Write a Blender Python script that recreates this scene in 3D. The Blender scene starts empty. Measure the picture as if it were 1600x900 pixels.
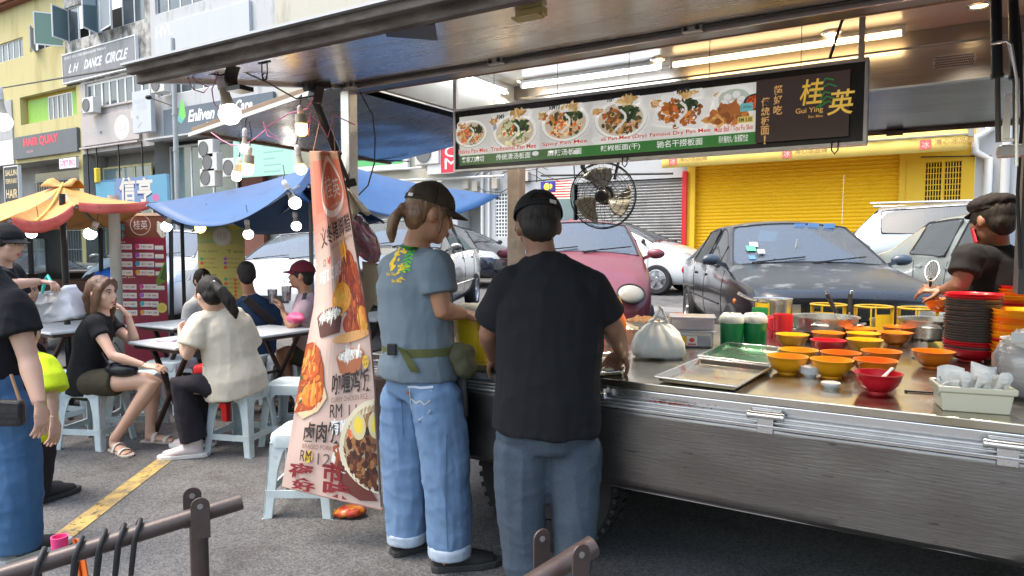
import bpy, bmesh, math, random
from mathutils import Vector, Matrix, noise as mnoise
from mathutils.bvhtree import BVHTree
V = Vector
PI = math.pi
R = math.radians
random.seed(7)
SC = bpy.context.scene
COL = SC.collection

# ---------------------------------------------------------------- camera
cam_d = bpy.data.cameras.new('camera'); cam = bpy.data.objects.new('camera', cam_d); COL.objects.link(cam)
cam.location = (0, 0, 1.45)
cam.rotation_euler = (R(90 - 3.593), 0, R(31.3))
cam_d.sensor_width = 36; cam_d.lens = 24.0; cam_d.clip_start = 0.05; cam_d.clip_end = 500
SC.camera = cam
# ---------------------------------------------------------------- light
w = bpy.data.worlds.new('World'); SC.world = w; w.use_nodes = True
nt = w.node_tree; nt.nodes.clear()
sky = nt.nodes.new('ShaderNodeTexSky'); sky.sky_type = 'NISHITA'; sky.sun_disc = False
SUN_EL, SUN_AZ = 64, 230          # azimuth measured clockwise from +Y
sky.sun_elevation = R(SUN_EL); sky.sun_rotation = R(SUN_AZ); sky.air_density = 1.6; sky.dust_density = 4.5; sky.ozone_density = 1.0
bgn = nt.nodes.new('ShaderNodeBackground'); bgn.inputs[1].default_value = 0.15
won = nt.nodes.new('ShaderNodeOutputWorld')
nt.links.new(sky.outputs[0], bgn.inputs[0]); nt.links.new(bgn.outputs[0], won.inputs[0])
sd = bpy.data.lights.new('sun', 'SUN'); so = bpy.data.objects.new('sun', sd); COL.objects.link(so)
sd.energy = 0.6; sd.angle = R(20); sd.color = (1.0, .96, .9)
_az, _el = R(SUN_AZ), R(SUN_EL)
_dir = V((math.sin(_az) * math.cos(_el), math.cos(_az) * math.cos(_el), math.sin(_el)))
so.rotation_euler = _dir.to_track_quat('Z', 'Y').to_euler()
so.location = (0, -6, 20)
vs = SC.view_settings; vs.view_transform = 'Standard'; vs.look = 'None'; vs.gamma = 1; vs.exposure = 1.68
SC.cycles.use_denoising = True
SC.cycles.max_bounces = 7; SC.cycles.transparent_max_bounces = 12
SC.cycles.sample_clamp_indirect = 6; SC.cycles.caustics_reflective = False; SC.cycles.caustics_refractive = False
for _a, _v in (('denoiser', 'OPENIMAGEDENOISE'), ('denoising_input_passes', 'RGB_ALBEDO_NORMAL'), ('denoising_prefilter', 'ACCURATE')):
    try: setattr(SC.cycles, _a, _v)
    except Exception: pass

# ---------------------------------------------------------------- photograph geometry (1600x900 photo pixels to metres)
CR = Matrix.Rotation(R(31.3), 3, 'Z') @ Matrix.Rotation(R(90 - 3.593), 3, 'X')
CO = V((0, 0, 1.45))
FWD = V((-math.sin(R(31.3)), math.cos(R(31.3)), 0)); RGT = V((math.cos(R(31.3)), math.sin(R(31.3)), 0)); UP = V((0, 0, 1))
def ray(px, py):
    return CR @ V(((px - 800) / 1066.7, -(py - 450) / 1066.7, -1))
def P(px, py, d=None, Y=None, X=None, z=None):
    r = ray(px, py)
    if d is not None: t = d / r.dot(FWD)
    elif Y is not None: t = Y / r.y
    elif X is not None: t = X / r.x
    else: t = (z - 1.45) / r.z
    return CO + r * t
def ground_z(x, y):
    t = min(max((y - 4.9) / 2.6, 0), 1); s = t * t * (3 - 2 * t)
    t2 = min(max((y - 7.5) / 7, 0), 1)
    k = min(max((x + 9.6) / 2.4, 0), 1); k = k * k * (3 - 2 * k); q = min(max((y - 10) / 4, 0), 1); k = k + (1 - k) * q
    return (.33 * s + .12 * t2) * k
# ---------------------------------------------------------------- materials
_mats = {}
def M(key, col, rough=.5, metal=0, noise=0, nscale=6, stretch=(1, 1, 1), bump=0, bscale=80, bstretch=(1, 1, 1), col2=None, thr=None, emit=0, alpha=1, trans=0, coat=0, sss=0, spec=.5, rvar=0, sheen=0, aniso=0):
    if key in _mats: return _mats[key]
    m = bpy.data.materials.new(key); _mats[key] = m; m.use_nodes = True
    t = m.node_tree; L = t.links; b = t.nodes['Principled BSDF']
    c4 = (*col, 1)
    b.inputs['Base Color'].default_value = c4; b.inputs['Roughness'].default_value = rough; b.inputs['Metallic'].default_value = metal
    b.inputs['Alpha'].default_value = alpha; b.inputs['Transmission Weight'].default_value = trans; b.inputs['Coat Weight'].default_value = coat
    b.inputs['Coat Roughness'].default_value = .08
    b.inputs['Specular IOR Level'].default_value = spec; b.inputs['Sheen Weight'].default_value = sheen; b.inputs['Anisotropic'].default_value = aniso
    if sss:
        b.inputs['Subsurface Weight'].default_value = sss; b.inputs['Subsurface Radius'].default_value = (.012, .005, .003); b.inputs['Subsurface Scale'].default_value = 1
    if emit: b.inputs['Emission Color'].default_value = c4; b.inputs['Emission Strength'].default_value = emit
    if noise or bump or rvar:
        tc = t.nodes.new('ShaderNodeTexCoord')
    if noise or rvar:
        mp = t.nodes.new('ShaderNodeMapping'); mp.inputs['Scale'].default_value = stretch; L.new(tc.outputs['Object'], mp.inputs[0])
        n = t.nodes.new('ShaderNodeTexNoise'); n.inputs['Scale'].default_value = nscale; n.inputs['Detail'].default_value = 6; n.inputs['Roughness'].default_value = .62
        L.new(mp.outputs[0], n.inputs['Vector'])
        rp = t.nodes.new('ShaderNodeValToRGB'); lo, hi = thr or (.3, .7)
        rp.color_ramp.elements[0].position = lo; rp.color_ramp.elements[1].position = hi
        L.new(n.outputs['Fac'], rp.inputs[0])
        if noise:
            mx = t.nodes.new('ShaderNodeMixRGB'); mx.inputs[1].default_value = c4
            mx.inputs[2].default_value = (*(col2 or [x * .45 for x in col]), 1)
            ml = t.nodes.new('ShaderNodeMath'); ml.operation = 'MULTIPLY'; ml.inputs[1].default_value = noise
            L.new(rp.outputs[0], ml.inputs[0]); L.new(ml.outputs[0], mx.inputs[0]); L.new(mx.outputs[0], b.inputs['Base Color'])
        if rvar:
            ma = t.nodes.new('ShaderNodeMath'); ma.operation = 'MULTIPLY_ADD'; ma.inputs[1].default_value = rvar; ma.inputs[2].default_value = rough - rvar / 2
            L.new(rp.outputs[0], ma.inputs[0]); L.new(ma.outputs[0], b.inputs['Roughness'])
    if bump:
        mp2 = t.nodes.new('ShaderNodeMapping'); mp2.inputs['Scale'].default_value = bstretch; L.new(tc.outputs['Object'], mp2.inputs[0])
        n2 = t.nodes.new('ShaderNodeTexNoise'); n2.inputs['Scale'].default_value = bscale; n2.inputs['Detail'].default_value = 4
        L.new(mp2.outputs[0], n2.inputs['Vector'])
        bp = t.nodes.new('ShaderNodeBump'); bp.inputs['Strength'].default_value = bump; bp.inputs['Distance'].default_value = .01
        L.new(n2.outputs['Fac'], bp.inputs['Height']); L.new(bp.outputs[0], b.inputs['Normal'])
    return m
def grime(m, scale, stretch, thr, col, fac=1.0):
    """one more layer of dirt, scratches or stains with a shape of its own, multiplied over the colour"""
    t = m.node_tree; L = t.links; b = t.nodes['Principled BSDF']; bc = b.inputs['Base Color']
    tc = t.nodes.new('ShaderNodeTexCoord'); mp = t.nodes.new('ShaderNodeMapping'); mp.inputs['Scale'].default_value = stretch; mp.inputs['Location'].default_value = (scale, 2.3, 1.7); L.new(tc.outputs['Object'], mp.inputs[0])
    n = t.nodes.new('ShaderNodeTexNoise'); n.inputs['Scale'].default_value = scale; n.inputs['Detail'].default_value = 8; n.inputs['Roughness'].default_value = .68; L.new(mp.outputs[0], n.inputs['Vector'])
    r = t.nodes.new('ShaderNodeValToRGB'); r.color_ramp.elements[0].position, r.color_ramp.elements[1].position = thr; r.color_ramp.elements[0].color = (1, 1, 1, 1); r.color_ramp.elements[1].color = (*col, 1); L.new(n.outputs['Fac'], r.inputs[0])
    x = t.nodes.new('ShaderNodeMixRGB'); x.blend_type = 'MULTIPLY'; x.inputs[0].default_value = fac
    if bc.links: L.new(bc.links[0].from_socket, x.inputs[1])
    else: x.inputs[1].default_value = bc.default_value
    L.new(r.outputs[0], x.inputs[2]); L.new(x.outputs[0], bc); return m
def glass_mat(key, tint, rough=.04, body=.55, reflect=.12, haze=.36):
    """window glass: part see-through tint, part glossy"""
    if key in _mats: return _mats[key]
    m = bpy.data.materials.new(key); _mats[key] = m; m.use_nodes = True; t = m.node_tree; t.nodes.clear(); L = t.links
    o = t.nodes.new('ShaderNodeOutputMaterial'); tr = t.nodes.new('ShaderNodeBsdfTransparent'); tr.inputs[0].default_value = (*tint, 1)
    df = t.nodes.new('ShaderNodeBsdfDiffuse'); df.inputs[0].default_value = (tint[0] * haze, tint[1] * haze, tint[2] * haze * 1.08, 1)
    gl = t.nodes.new('ShaderNodeBsdfGlossy'); gl.inputs['Roughness'].default_value = rough
    a = t.nodes.new('ShaderNodeMixShader'); a.inputs[0].default_value = 1 - body
    L.new(tr.outputs[0], a.inputs[1]); L.new(df.outputs[0], a.inputs[2])
    fr = t.nodes.new('ShaderNodeFresnel'); fr.inputs[0].default_value = 1.5
    ad = t.nodes.new('ShaderNodeMath'); ad.operation = 'ADD'; ad.inputs[1].default_value = reflect; L.new(fr.outputs[0], ad.inputs[0])
    b = t.nodes.new('ShaderNodeMixShader'); L.new(ad.outputs[0], b.inputs[0]); L.new(a.outputs[0], b.inputs[1]); L.new(gl.outputs[0], b.inputs[2])
    L.new(b.outputs[0], o.inputs[0]); return m
def print_mat(key='printed_sheet', rough=.45, emit=0, bump=.0):
    if key in _mats: return _mats[key]
    m = bpy.data.materials.new(key); _mats[key] = m; m.use_nodes = True; t = m.node_tree; b = t.nodes['Principled BSDF']
    a = t.nodes.new('ShaderNodeVertexColor'); a.layer_name = 'Col'
    t.links.new(a.outputs[0], b.inputs['Base Color']); b.inputs['Roughness'].default_value = rough
    if emit: t.links.new(a.outputs[0], b.inputs['Emission Color']); b.inputs['Emission Strength'].default_value = emit
    return m
# ---------------------------------------------------------------- mesh builder
def frame_from(d, up=V((0, 0, 1))):
    d = d.normalized()
    if abs(d.dot(up)) > .97: up = V((1, 0, 0)) if abs(d.x) < .9 else V((0, 1, 0))
    s = d.cross(up).normalized(); return s, s.cross(d).normalized()
class MB:
    def __init__(self): self.v = []; self.f = []; self.m = []; self.c = []
    def add(self, vs, fs, mi=0, col=None):
        o = len(self.v); self.v += [V(p) for p in vs]
        for f in fs: self.f.append([i + o for i in f]); self.m.append(mi); self.c.append(col)
        return self
    def box(self, c, s, rz=0, mi=0, rot=None, col=None):
        m = rot or Matrix.Rotation(rz, 3, 'Z'); c = V(c); hx, hy, hz = s[0] / 2, s[1] / 2, s[2] / 2
        p = [c + m @ V((x, y, z)) for x in (-hx, hx) for y in (-hy, hy) for z in (-hz, hz)]
        return self.add(p, [(0, 1, 3, 2), (4, 6, 7, 5), (0, 4, 5, 1), (2, 3, 7, 6), (0, 2, 6, 4), (1, 5, 7, 3)], mi, col)
    def box2(self, a, b, mi=0, col=None):
        a, b = V(a), V(b); return self.box((a + b) / 2, [abs(b[i] - a[i]) for i in range(3)], 0, mi, None, col)
    def bar(self, a, b, w, h=None, mi=0, up=V((0, 0, 1)), col=None):
        a, b = V(a), V(b); h = h or w; d = (b - a); s, u = frame_from(d, up); q = [(-1, -1), (1, -1), (1, 1), (-1, 1)]
        p = [a + s * x * w / 2 + u * y * h / 2 for x, y in q] + [b + s * x * w / 2 + u * y * h / 2 for x, y in q]
        return self.add(p, [(3, 2, 1, 0), (4, 5, 6, 7)] + [(i, (i + 1) % 4, 4 + (i + 1) % 4, 4 + i) for i in range(4)], mi, col)
    def loft(self, pts, rad, side=None, seg=12, caps=True, mi=0, col=None, power=2.0):
        """tube through pts; rad = r or (r_side, r_other)"""
        pts = [V(p) for p in pts]; n = len(pts); rings = []; pu = None
        if not isinstance(rad, (list,)): rad = [rad] * n
        rad = [r if isinstance(r, tuple) else (r, r) for r in rad]
        for i in range(n):
            d = pts[min(i + 1, n - 1)] - pts[max(i - 1, 0)]
            if d.length < 1e-9: d = V((0, 0, 1))
            d.normalize()
            if side is not None:
                s = V(side) - d * V(side).dot(d); s = s.normalized() if s.length > 1e-6 else frame_from(d)[0]
            elif pu is not None:
                s = pu - d * pu.dot(d); s = s.normalized() if s.length > 1e-6 else frame_from(d)[0]
            else: s = frame_from(d)[0]
            pu = s; u = s.cross(d)
            ring = []
            for k in range(seg):
                a = 2 * PI * k / seg; ca, sa = math.cos(a), math.sin(a)
                if power != 2: ca = math.copysign(abs(ca) ** (2 / power), ca); sa = math.copysign(abs(sa) ** (2 / power), sa)
                ring.append(pts[i] + s * ca * rad[i][0] + u * sa * rad[i][1])
            rings.append(ring)
        vs = [p for r in rings for p in r]; fs = []
        for i in range(n - 1):
            for k in range(seg): fs.append((i * seg + k, i * seg + (k + 1) % seg, (i + 1) * seg + (k + 1) % seg, (i + 1) * seg + k))
        if caps: fs.append(tuple(range(seg))[::-1]); fs.append(tuple(range((n - 1) * seg, n * seg)))
        return self.add(vs, fs, mi, col)
    def cyl(self, a, b, r, r2=None, seg=16, mi=0, caps=True, col=None): return self.loft([a, b], [(r, r), (r2 if r2 is not None else r,) * 2], seg=seg, caps=caps, mi=mi, col=col)
    def lathe(self, prof, c=(0, 0, 0), seg=24, mi=0, axis=None, col=None, close=False):
        c = V(c); n = len(prof)
        if axis is None: s, u, d = V((1, 0, 0)), V((0, 1, 0)), V((0, 0, 1))
        else: d = V(axis).normalized(); s, u = frame_from(d)
        vs = [c + s * r * math.cos(2 * PI * k / seg) + u * r * math.sin(2 * PI * k / seg) + d * z for r, z in prof for k in range(seg)]
        fs = [(i * seg + k, i * seg + (k + 1) % seg, (i + 1) * seg + (k + 1) % seg, (i + 1) * seg + k) for i in range(n - 1) for k in range(seg)]
        if close or prof[0][0] > 1e-6 and close: pass
        return self.add(vs, fs, mi, col)
    def ell(self, c, r, rot=None, seg=14, rings=9, mi=0, col=None):
        c = V(c); m = rot or Matrix.Identity(3); vs = []; fs = []
        for i in range(rings + 1):
            t = PI * i / rings
            for k in range(seg):
                a = 2 * PI * k / seg; vs.append(c + m @ V((r[0] * math.sin(t) * math.cos(a), r[1] * math.sin(t) * math.sin(a), -r[2] * math.cos(t))))
        for i in range(rings):
            for k in range(seg): fs.append((i * seg + k, i * seg + (k + 1) % seg, (i + 1) * seg + (k + 1) % seg, (i + 1) * seg + k))
        return self.add(vs, fs, mi, col)
    def quad(self, a, b, c, d, mi=0, col=None): return self.add([a, b, c, d], [(0, 1, 2, 3)], mi, col)
    def prism(self, poly, depth, O=V((0, 0, 0)), U=V((1, 0, 0)), W=V((0, 0, 1)), mi=0, col=None):
        """2D polygon in U,W extruded by depth along U x W"""
        N = V(U).cross(V(W)).normalized(); n = len(poly); O = V(O)
        a = [O + V(U) * x + V(W) * y for x, y in poly]; b = [p + N * depth for p in a]
        return self.add(a + b, [tuple(range(n))[::-1], tuple(range(n, 2 * n))] + [(i, (i + 1) % n, n + (i + 1) % n, n + i) for i in range(n)], mi, col)
    def grid(self, fn, nu, nv, mi=0, col=None, closeu=False):
        vs = [V(fn(i / nu, j / nv)) for j in range(nv + 1) for i in range(nu + 1)]
        fs = [(j * (nu + 1) + i, j * (nu + 1) + i + 1, (j + 1) * (nu + 1) + i + 1, (j + 1) * (nu + 1) + i) for j in range(nv) for i in range(nu)]
        return self.add(vs, fs, mi, col)
    def addmesh(self, me, mi=0):
        return self.add([v.co.copy() for v in me.vertices], [tuple(p.vertices) for p in me.polygons], mi)
    def mesh(self, name, off=V((0, 0, 0))):
        me = bpy.data.meshes.new(name); me.from_pydata([tuple(p - off) for p in self.v], [], self.f); 
        if any(self.m): me.polygons.foreach_set('material_index', self.m)
        if any(c is not None for c in self.c):
            a = me.color_attributes.new('Col', 'FLOAT_COLOR', 'CORNER'); k = 0; dat = []
            for f, c in zip(self.f, self.c): dat += list((*(c or (1, 1, 1)), 1)) * len(f)
            a.data.foreach_set('color', dat)
        me.update(); return me
    def build(self, name, mats, parent=None, world=True, smooth=None, bevel=0, solid=0, sub=0, recalc=True):
        """link as one object; smooth = angle in degrees; world: coordinates are world ones although the parent has a location"""
        me = self.mesh(name, base_of(parent) if (world and parent is not None) else V((0, 0, 0)))
        return link_mesh(name, me, mats, parent, smooth, bevel, solid, sub, recalc)
def base_of(o):
    b = V((0, 0, 0))
    while o is not None: b += o.location; o = o.parent
    return b
def link_mesh(name, me, mats, parent=None, smooth=None, bevel=0, solid=0, sub=0, recalc=True):
    if recalc:
        bm = bmesh.new(); bm.from_mesh(me); bmesh.ops.remove_doubles(bm, verts=bm.verts, dist=1e-6) if not me.color_attributes else None
        bmesh.ops.recalc_face_normals(bm, faces=bm.faces); bm.to_mesh(me); bm.free()
    for m in (mats if isinstance(mats, (list, tuple)) else [mats]): me.materials.append(m)
    if smooth is not None:
        me.shade_smooth()
        if smooth < 180: me.set_sharp_from_angle(angle=R(smooth))
    o = bpy.data.objects.new(name, me); COL.objects.link(o)
    if parent is not None: o.parent = parent
    if solid: md = o.modifiers.new('solid', 'SOLIDIFY'); md.thickness = solid; md.offset = 0
    if sub: md = o.modifiers.new('sub', 'SUBSURF'); md.levels = sub; md.render_levels = sub
    if bevel: md = o.modifiers.new('bevel', 'BEVEL'); md.width = bevel; md.segments = 2; md.limit_method = 'ANGLE'; md.angle_limit = R(40)
    return o
def tag(o, label, cat, group=None, kind=None):
    o['label'] = label; o['category'] = cat
    if group: o['group'] = group
    if kind: o['kind'] = kind
    return o
def thing(name, label, cat, loc=(0, 0, 0), group=None):
    o = bpy.data.objects.new(name, None); COL.objects.link(o); o.location = loc; o.empty_display_size = .1
    return tag(o, label, cat, group)
def struct(o): o['kind'] = 'structure'; return o
def lab(o, l): o['label'] = l; return o
def kids(o): return [c for c in bpy.data.objects if c.parent == o]
def dup(root, loc, rz=0, label=None, sc=None):
    ch = kids(root); r = root.copy(); COL.objects.link(r); r.location = loc; r.rotation_euler = (0, 0, rz)
    if sc: r.scale = sc
    if label: r['label'] = label
    for c in ch:
        k = c.copy(); COL.objects.link(k); k.parent = r
        for g in kids(c): q = g.copy(); COL.objects.link(q); q.parent = k
    return r
def evaluated(ob):
    t = bpy.data.scenes.new('bench'); t.collection.objects.link(ob)      # a bare bench scene keeps the evaluation quick
    for m in ob.modifiers:
        if m.type == 'BOOLEAN': t.collection.objects.link(m.object)
    vl = t.view_layers[0]; vl.update(); dg = vl.depsgraph; dg.update()
    me = bpy.data.meshes.new_from_object(ob.evaluated_get(dg)); bpy.data.scenes.remove(t); return me
# ---------------------------------------------------------------- lettering
_txt = {}
def text_polys(s, bold=0.0, italic=0.0):
    k = (s, bold, italic)
    if k in _txt: return _txt[k]
    c = bpy.data.curves.new('letters', 'FONT'); c.body = s; c.size = 1; c.resolution_u = 3; c.offset = bold; c.shear = italic
    o = bpy.data.objects.new('letters', c); COL.objects.link(o); me = evaluated(o)
    vs = [(v.co.x, v.co.y) for v in me.vertices]; fs = [tuple(p.vertices) for p in me.polygons]
    bpy.data.objects.remove(o); bpy.data.curves.remove(c); bpy.data.meshes.remove(me)
    x0 = min(v[0] for v in vs); x1 = max(v[0] for v in vs); y0 = min(v[1] for v in vs); y1 = max(v[1] for v in vs)
    r = ([((x - x0) / (x1 - x0), (y - y0) / (y1 - y0)) for x, y in vs], fs, (x1 - x0) / (y1 - y0)); _txt[k] = r; return r
class Sheet:
    """printed artwork laid on a real flat (or gently bent) sheet: map(u,v) gives the point and nrm the outward normal"""
    def __init__(self, mapf, nrm, curved=False): self.mb = MB(); self.map = mapf; self.n = V(nrm).normalized(); self.k = 0; self.curved = curved
    def poly(self, pts, col, lift=None):
        if lift is None: self.k += 1; lift = .0006 + .00002 * self.k
        if self.curved and max(p[0] for p in pts) - min(p[0] for p in pts) > .09:     # follow the bend: concentric rings of small faces
            cu, cv = sum(p[0] for p in pts) / len(pts), sum(p[1] for p in pts) / len(pts); q = []
            for i in range(len(pts)):
                a, b = pts[i], pts[(i + 1) % len(pts)]; m = max(1, int(abs(a[0] - b[0]) / .06)); q += [(a[0] + (b[0] - a[0]) * t / m, a[1] + (b[1] - a[1]) * t / m) for t in range(m)]
            n = len(q); K = 6; vs = [(cu + (x - cu) * r / K, cv + (y - cv) * r / K) for r in range(1, K + 1) for x, y in q] + [(cu, cv)]
            fs = [(r * n + i, r * n + (i + 1) % n, (r + 1) * n + (i + 1) % n, (r + 1) * n + i) for r in range(K - 1) for i in range(n)] + [(len(vs) - 1, i, (i + 1) % n) for i in range(n)]
            self.mb.add([V(self.map(*t)) + self.n * lift for t in vs], fs, 0, col); return
        self.mb.add([V(self.map(*p)) + self.n * lift for p in pts], [tuple(range(len(pts)))], 0, col)
    def rect(self, u0, v0, u1, v1, col, n=1): 
        self.k += 1; l = .0006 + .00002 * self.k
        for i in range(n):
            for j in range(n):
                a, b = u0 + (u1 - u0) * i / n, u0 + (u1 - u0) * (i + 1) / n; c, d = v0 + (v1 - v0) * j / n, v0 + (v1 - v0) * (j + 1) / n
                self.poly([(a, c), (b, c), (b, d), (a, d)], col, l)
    def disc(self, u, v, ru, rv, col, n=20, a0=0, a1=2 * PI): self.poly([(u + ru * math.cos(a0 + (a1 - a0) * i / n), v + rv * math.sin(a0 + (a1 - a0) * i / n)) for i in range(n + (a1 - a0 < 6.2))], col)
    def ring(self, u, v, ru, rv, t, col, n=28):
        self.k += 1; l = .0006 + .00002 * self.k
        for i in range(n):
            a, b = 2 * PI * i / n, 2 * PI * (i + 1) / n
            self.poly([(u + ru * math.cos(a), v + rv * math.sin(a)), (u + ru * math.cos(b), v + rv * math.sin(b)), (u + ru * (1 - t) * math.cos(b), v + rv * (1 - t) * math.sin(b)), (u + ru * (1 - t) * math.cos(a), v + rv * (1 - t) * math.sin(a))], col, l)
    def text(self, s, u0, v0, u1, v1, col, bold=0.0, italic=0.0):
        vs, fs, _ = text_polys(s, bold, italic); self.k += 1; l = .0006 + .00002 * self.k
        self.mb.add([V(self.map(u0 + (u1 - u0) * x, v0 + (v1 - v0) * y)) + self.n * l for x, y in vs], fs, 0, col)
    def vtext(self, s, u0, v0, u1, v1, col, bold=0.0):
        n = len(s); h = (v1 - v0) / n
        for i, ch in enumerate(s): self.text(ch, u0 + (.38 * (u1 - u0) if ch in '！!' else 0), v1 - h * (i + .92), u1 - (.38 * (u1 - u0) if ch in '！!' else 0), v1 - h * i, col, bold)
    def bits(self, u, v, ru, rv, cols, n, s, rng, aspect=2.5):
        for _ in range(n):
            a = rng.random() * 2 * PI; r = math.sqrt(rng.random()); cu, cv = u + ru * r * math.cos(a), v + rv * r * math.sin(a)
            t = rng.random() * PI; c = rng.choice(cols); k = .75 + .5 * rng.random(); c = tuple(x * k for x in c); q = s * (.5 + rng.random()); asp = 1 + rng.random() * aspect
            e = ru / rv if False else 1
            pts = []
            for i in range(6):
                b = 2 * PI * i / 6; x, y = q * asp * math.cos(b), q * math.sin(b); x, y = x * math.cos(t) - y * math.sin(t), x * math.sin(t) + y * math.cos(t)
                pts.append((cu + x, cv + y))
            self.poly(pts, c)
    def strand(self, pts, w, col):
        self.k += 1; l = .0006 + .00002 * self.k
        for i in range(len(pts) - 1):
            (x0, y0), (x1, y1) = pts[i], pts[i + 1]; dx, dy = x1 - x0, y1 - y0; q = math.hypot(dx, dy) or 1; nx, ny = -dy / q * w, dx / q * w
            self.poly([(x0 + nx, y0 + ny), (x0 - nx, y0 - ny), (x1 - nx, y1 - ny), (x1 + nx, y1 + ny)], col, l)
def flat_map(O, U, W):
    O, U, W = V(O), V(U), V(W); return lambda u, v: O + U * u + W * v
# ================================================================ ground
m_asph = M('asphalt', (.14, .137, .135), .85, noise=.75, nscale=.9, col2=(.062, .062, .064), thr=(.3, .75), bump=.6, bscale=110)
def asphalt_detail():
    t = m_asph.node_tree; L = t.links; b = t.nodes['Principled BSDF']
    src = b.inputs['Base Color'].links[0].from_socket; tc = [n for n in t.nodes if n.type == 'TEX_COORD'][0]
    v = t.nodes.new('ShaderNodeTexVoronoi'); v.inputs['Scale'].default_value = 105; L.new(tc.outputs['Object'], v.inputs['Vector'])
    hs = t.nodes.new('ShaderNodeSeparateColor'); L.new(v.outputs['Color'], hs.inputs[0])
    ma = t.nodes.new('ShaderNodeMath'); ma.operation = 'MULTIPLY_ADD'; ma.inputs[1].default_value = .8; ma.inputs[2].default_value = .6; L.new(hs.outputs[0], ma.inputs[0])
    mx = t.nodes.new('ShaderNodeMixRGB'); mx.blend_type = 'MULTIPLY'; mx.inputs[0].default_value = 1; L.new(src, mx.inputs[1]); L.new(ma.outputs[0], mx.inputs[2])
    n = t.nodes.new('ShaderNodeTexNoise'); n.inputs['Scale'].default_value = 3.2; n.inputs['Detail'].default_value = 5; L.new(tc.outputs['Object'], n.inputs['Vector'])
    rp = t.nodes.new('ShaderNodeValToRGB'); rp.color_ramp.elements[0].position = .55; rp.color_ramp.elements[1].position = .72
    rp.color_ramp.elements[0].color = (1, 1, 1, 1); rp.color_ramp.elements[1].color = (.62, .6, .58, 1); L.new(n.outputs['Fac'], rp.inputs[0])
    m2 = t.nodes.new('ShaderNodeMixRGB'); m2.blend_type = 'MULTIPLY'; m2.inputs[0].default_value = 1; L.new(mx.outputs[0], m2.inputs[1]); L.new(rp.outputs[0], m2.inputs[2])
    L.new(m2.outputs[0], b.inputs['Base Color'])
asphalt_detail(); grime(m_asph, .55, (1, 1, 1), (.56, .70), (.55, .54, .53)); grime(m_asph, 5, (1, 1, 1), (.66, .72), (.45, .44, .43))
mb = MB()
xs = [-300, -120, -70] + [-56 + 2 * i for i in range(40)] + [60, 120, 300]
ys = [-300, -100, -30, -12] + [-6 + .5 * i for i in range(60)] + [30, 60, 120, 300]
vs = [V((x, y, ground_z(x, y))) for y in ys for x in xs]; nx = len(xs)
mb.add(vs, [(j * nx + i, j * nx + i + 1, (j + 1) * nx + i + 1, (j + 1) * nx + i) for j in range(len(ys) - 1) for i in range(nx - 1)])
struct(mb.build('ground', m_asph, smooth=180))
m_yel = M('worn_yellow_paint', (.5, .34, .10), .8, noise=.85, nscale=9, col2=(.13, .12, .10), thr=(.42, .68), bump=.5, bscale=85)
mb = MB(); a, b = P(25, 893, z=.004), P(278, 702, z=.004); d = (b - a).normalized(); n = V((-d.y, d.x, 0)) * .055; a = a - d * .8
mb.quad(a - n, b - n, b + n, a + n); struct(mb.build('painted_line', m_yel))
m_lane = M('pale_road', (.21, .205, .20), .85, noise=.6, nscale=1.3, col2=(.13, .13, .13), bump=.4, bscale=60)
mb = MB()
for i in range(30):
    x0, x1 = -46 + 2 * i, -44 + 2 * i
    mb.quad((x0, 10.5, ground_z(x0, 10.5) + .004), (x1, 10.5, ground_z(x1, 10.5) + .004), (x1, 16.2, .455), (x0, 16.2, .455))
struct(mb.build('road', m_lane))
m_pave = M('pavement_concrete', (.30, .29, .27), .8, noise=.5, nscale=2, bump=.3, bscale=40)
mb = MB(); mb.box2((-60, 16.2, .3), (12, 18.4, .58)); struct(mb.build('pavement', m_pave))

# ================================================================ food truck
m_steel = M('stainless_panel', (.235, .226, .218), .36, 1, noise=.6, nscale=2.2, stretch=(.7, 1, 1.6), col2=(.22, .21, .21), thr=(.3, .75), bump=.12, bscale=34, bstretch=(.35, 1, 4), rvar=.18)
m_steel_ceil = M('stainless_underside', (.60, .53, .46), .27, 1, noise=.4, nscale=3, stretch=(.35, 2.2, 1), col2=(.45, .42, .40), bump=.10, bscale=7, bstretch=(.8, 3, 1), rvar=.10)
m_steel_top = M('stainless_worktop', (.66, .63, .56), .20, 1, noise=.5, nscale=5, stretch=(1, .8, 1), col2=(.45, .41, .33), bump=.05, bscale=14, rvar=.16)
m_steel_bright = M('bright_steel', (.72, .72, .72), .25, 1, bump=.03, bscale=30)
m_alu = M('aluminium_trim', (.62, .61, .6), .38, 1, noise=.4, nscale=14, stretch=(1, 1, 1))
m_rust = M('rusty_channel', (.17, .145, .13), .7, .35, noise=.9, nscale=9, stretch=(.5, 2, 2), col2=(.06, .045, .04), thr=(.4, .6), bump=.4, bscale=40)
m_black = M('black_rubber', (.018, .018, .02), .55, bump=.05)
m_blackm = M('black_metal', (.02, .02, .022), .35, .4)
m_white_in = M('white_ceiling_panel', (.58, .58, .57), .3, noise=.15, nscale=3)
m_cream_in = M('cream_inner_panel', (.72, .70, .62), .3, noise=.25, nscale=4, col2=(.5, .47, .4))
m_under = M('dark_chassis', (.02, .019, .018), .8)
m_tyre = M('tyre_rubber', (.022, .022, .023), .8, bump=.25, bscale=60)
m_yellowlite = M('yellow_sleeve', (.7, .6, .1), .5)
grime(m_steel, 9, (.5, 1, 2.2), (.62, .72), (.42, .40, .39)); grime(m_steel, 42, (.22, 1, 1.6), (.63, .69), (.45, .43, .42)); grime(m_steel, 1.4, (1, 1, 1), (.45, .75), (.74, .69, .66)); grime(m_steel_top, 2.5, (1, 1, 1), (.5, .75), (.72, .66, .52)); grime(m_yel, 26, (1, 1, 1), (.56, .62), (.28, .29, .30))
XL, XR, YF, YB = -2.6, 2.6, 2.58, 4.3
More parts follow.
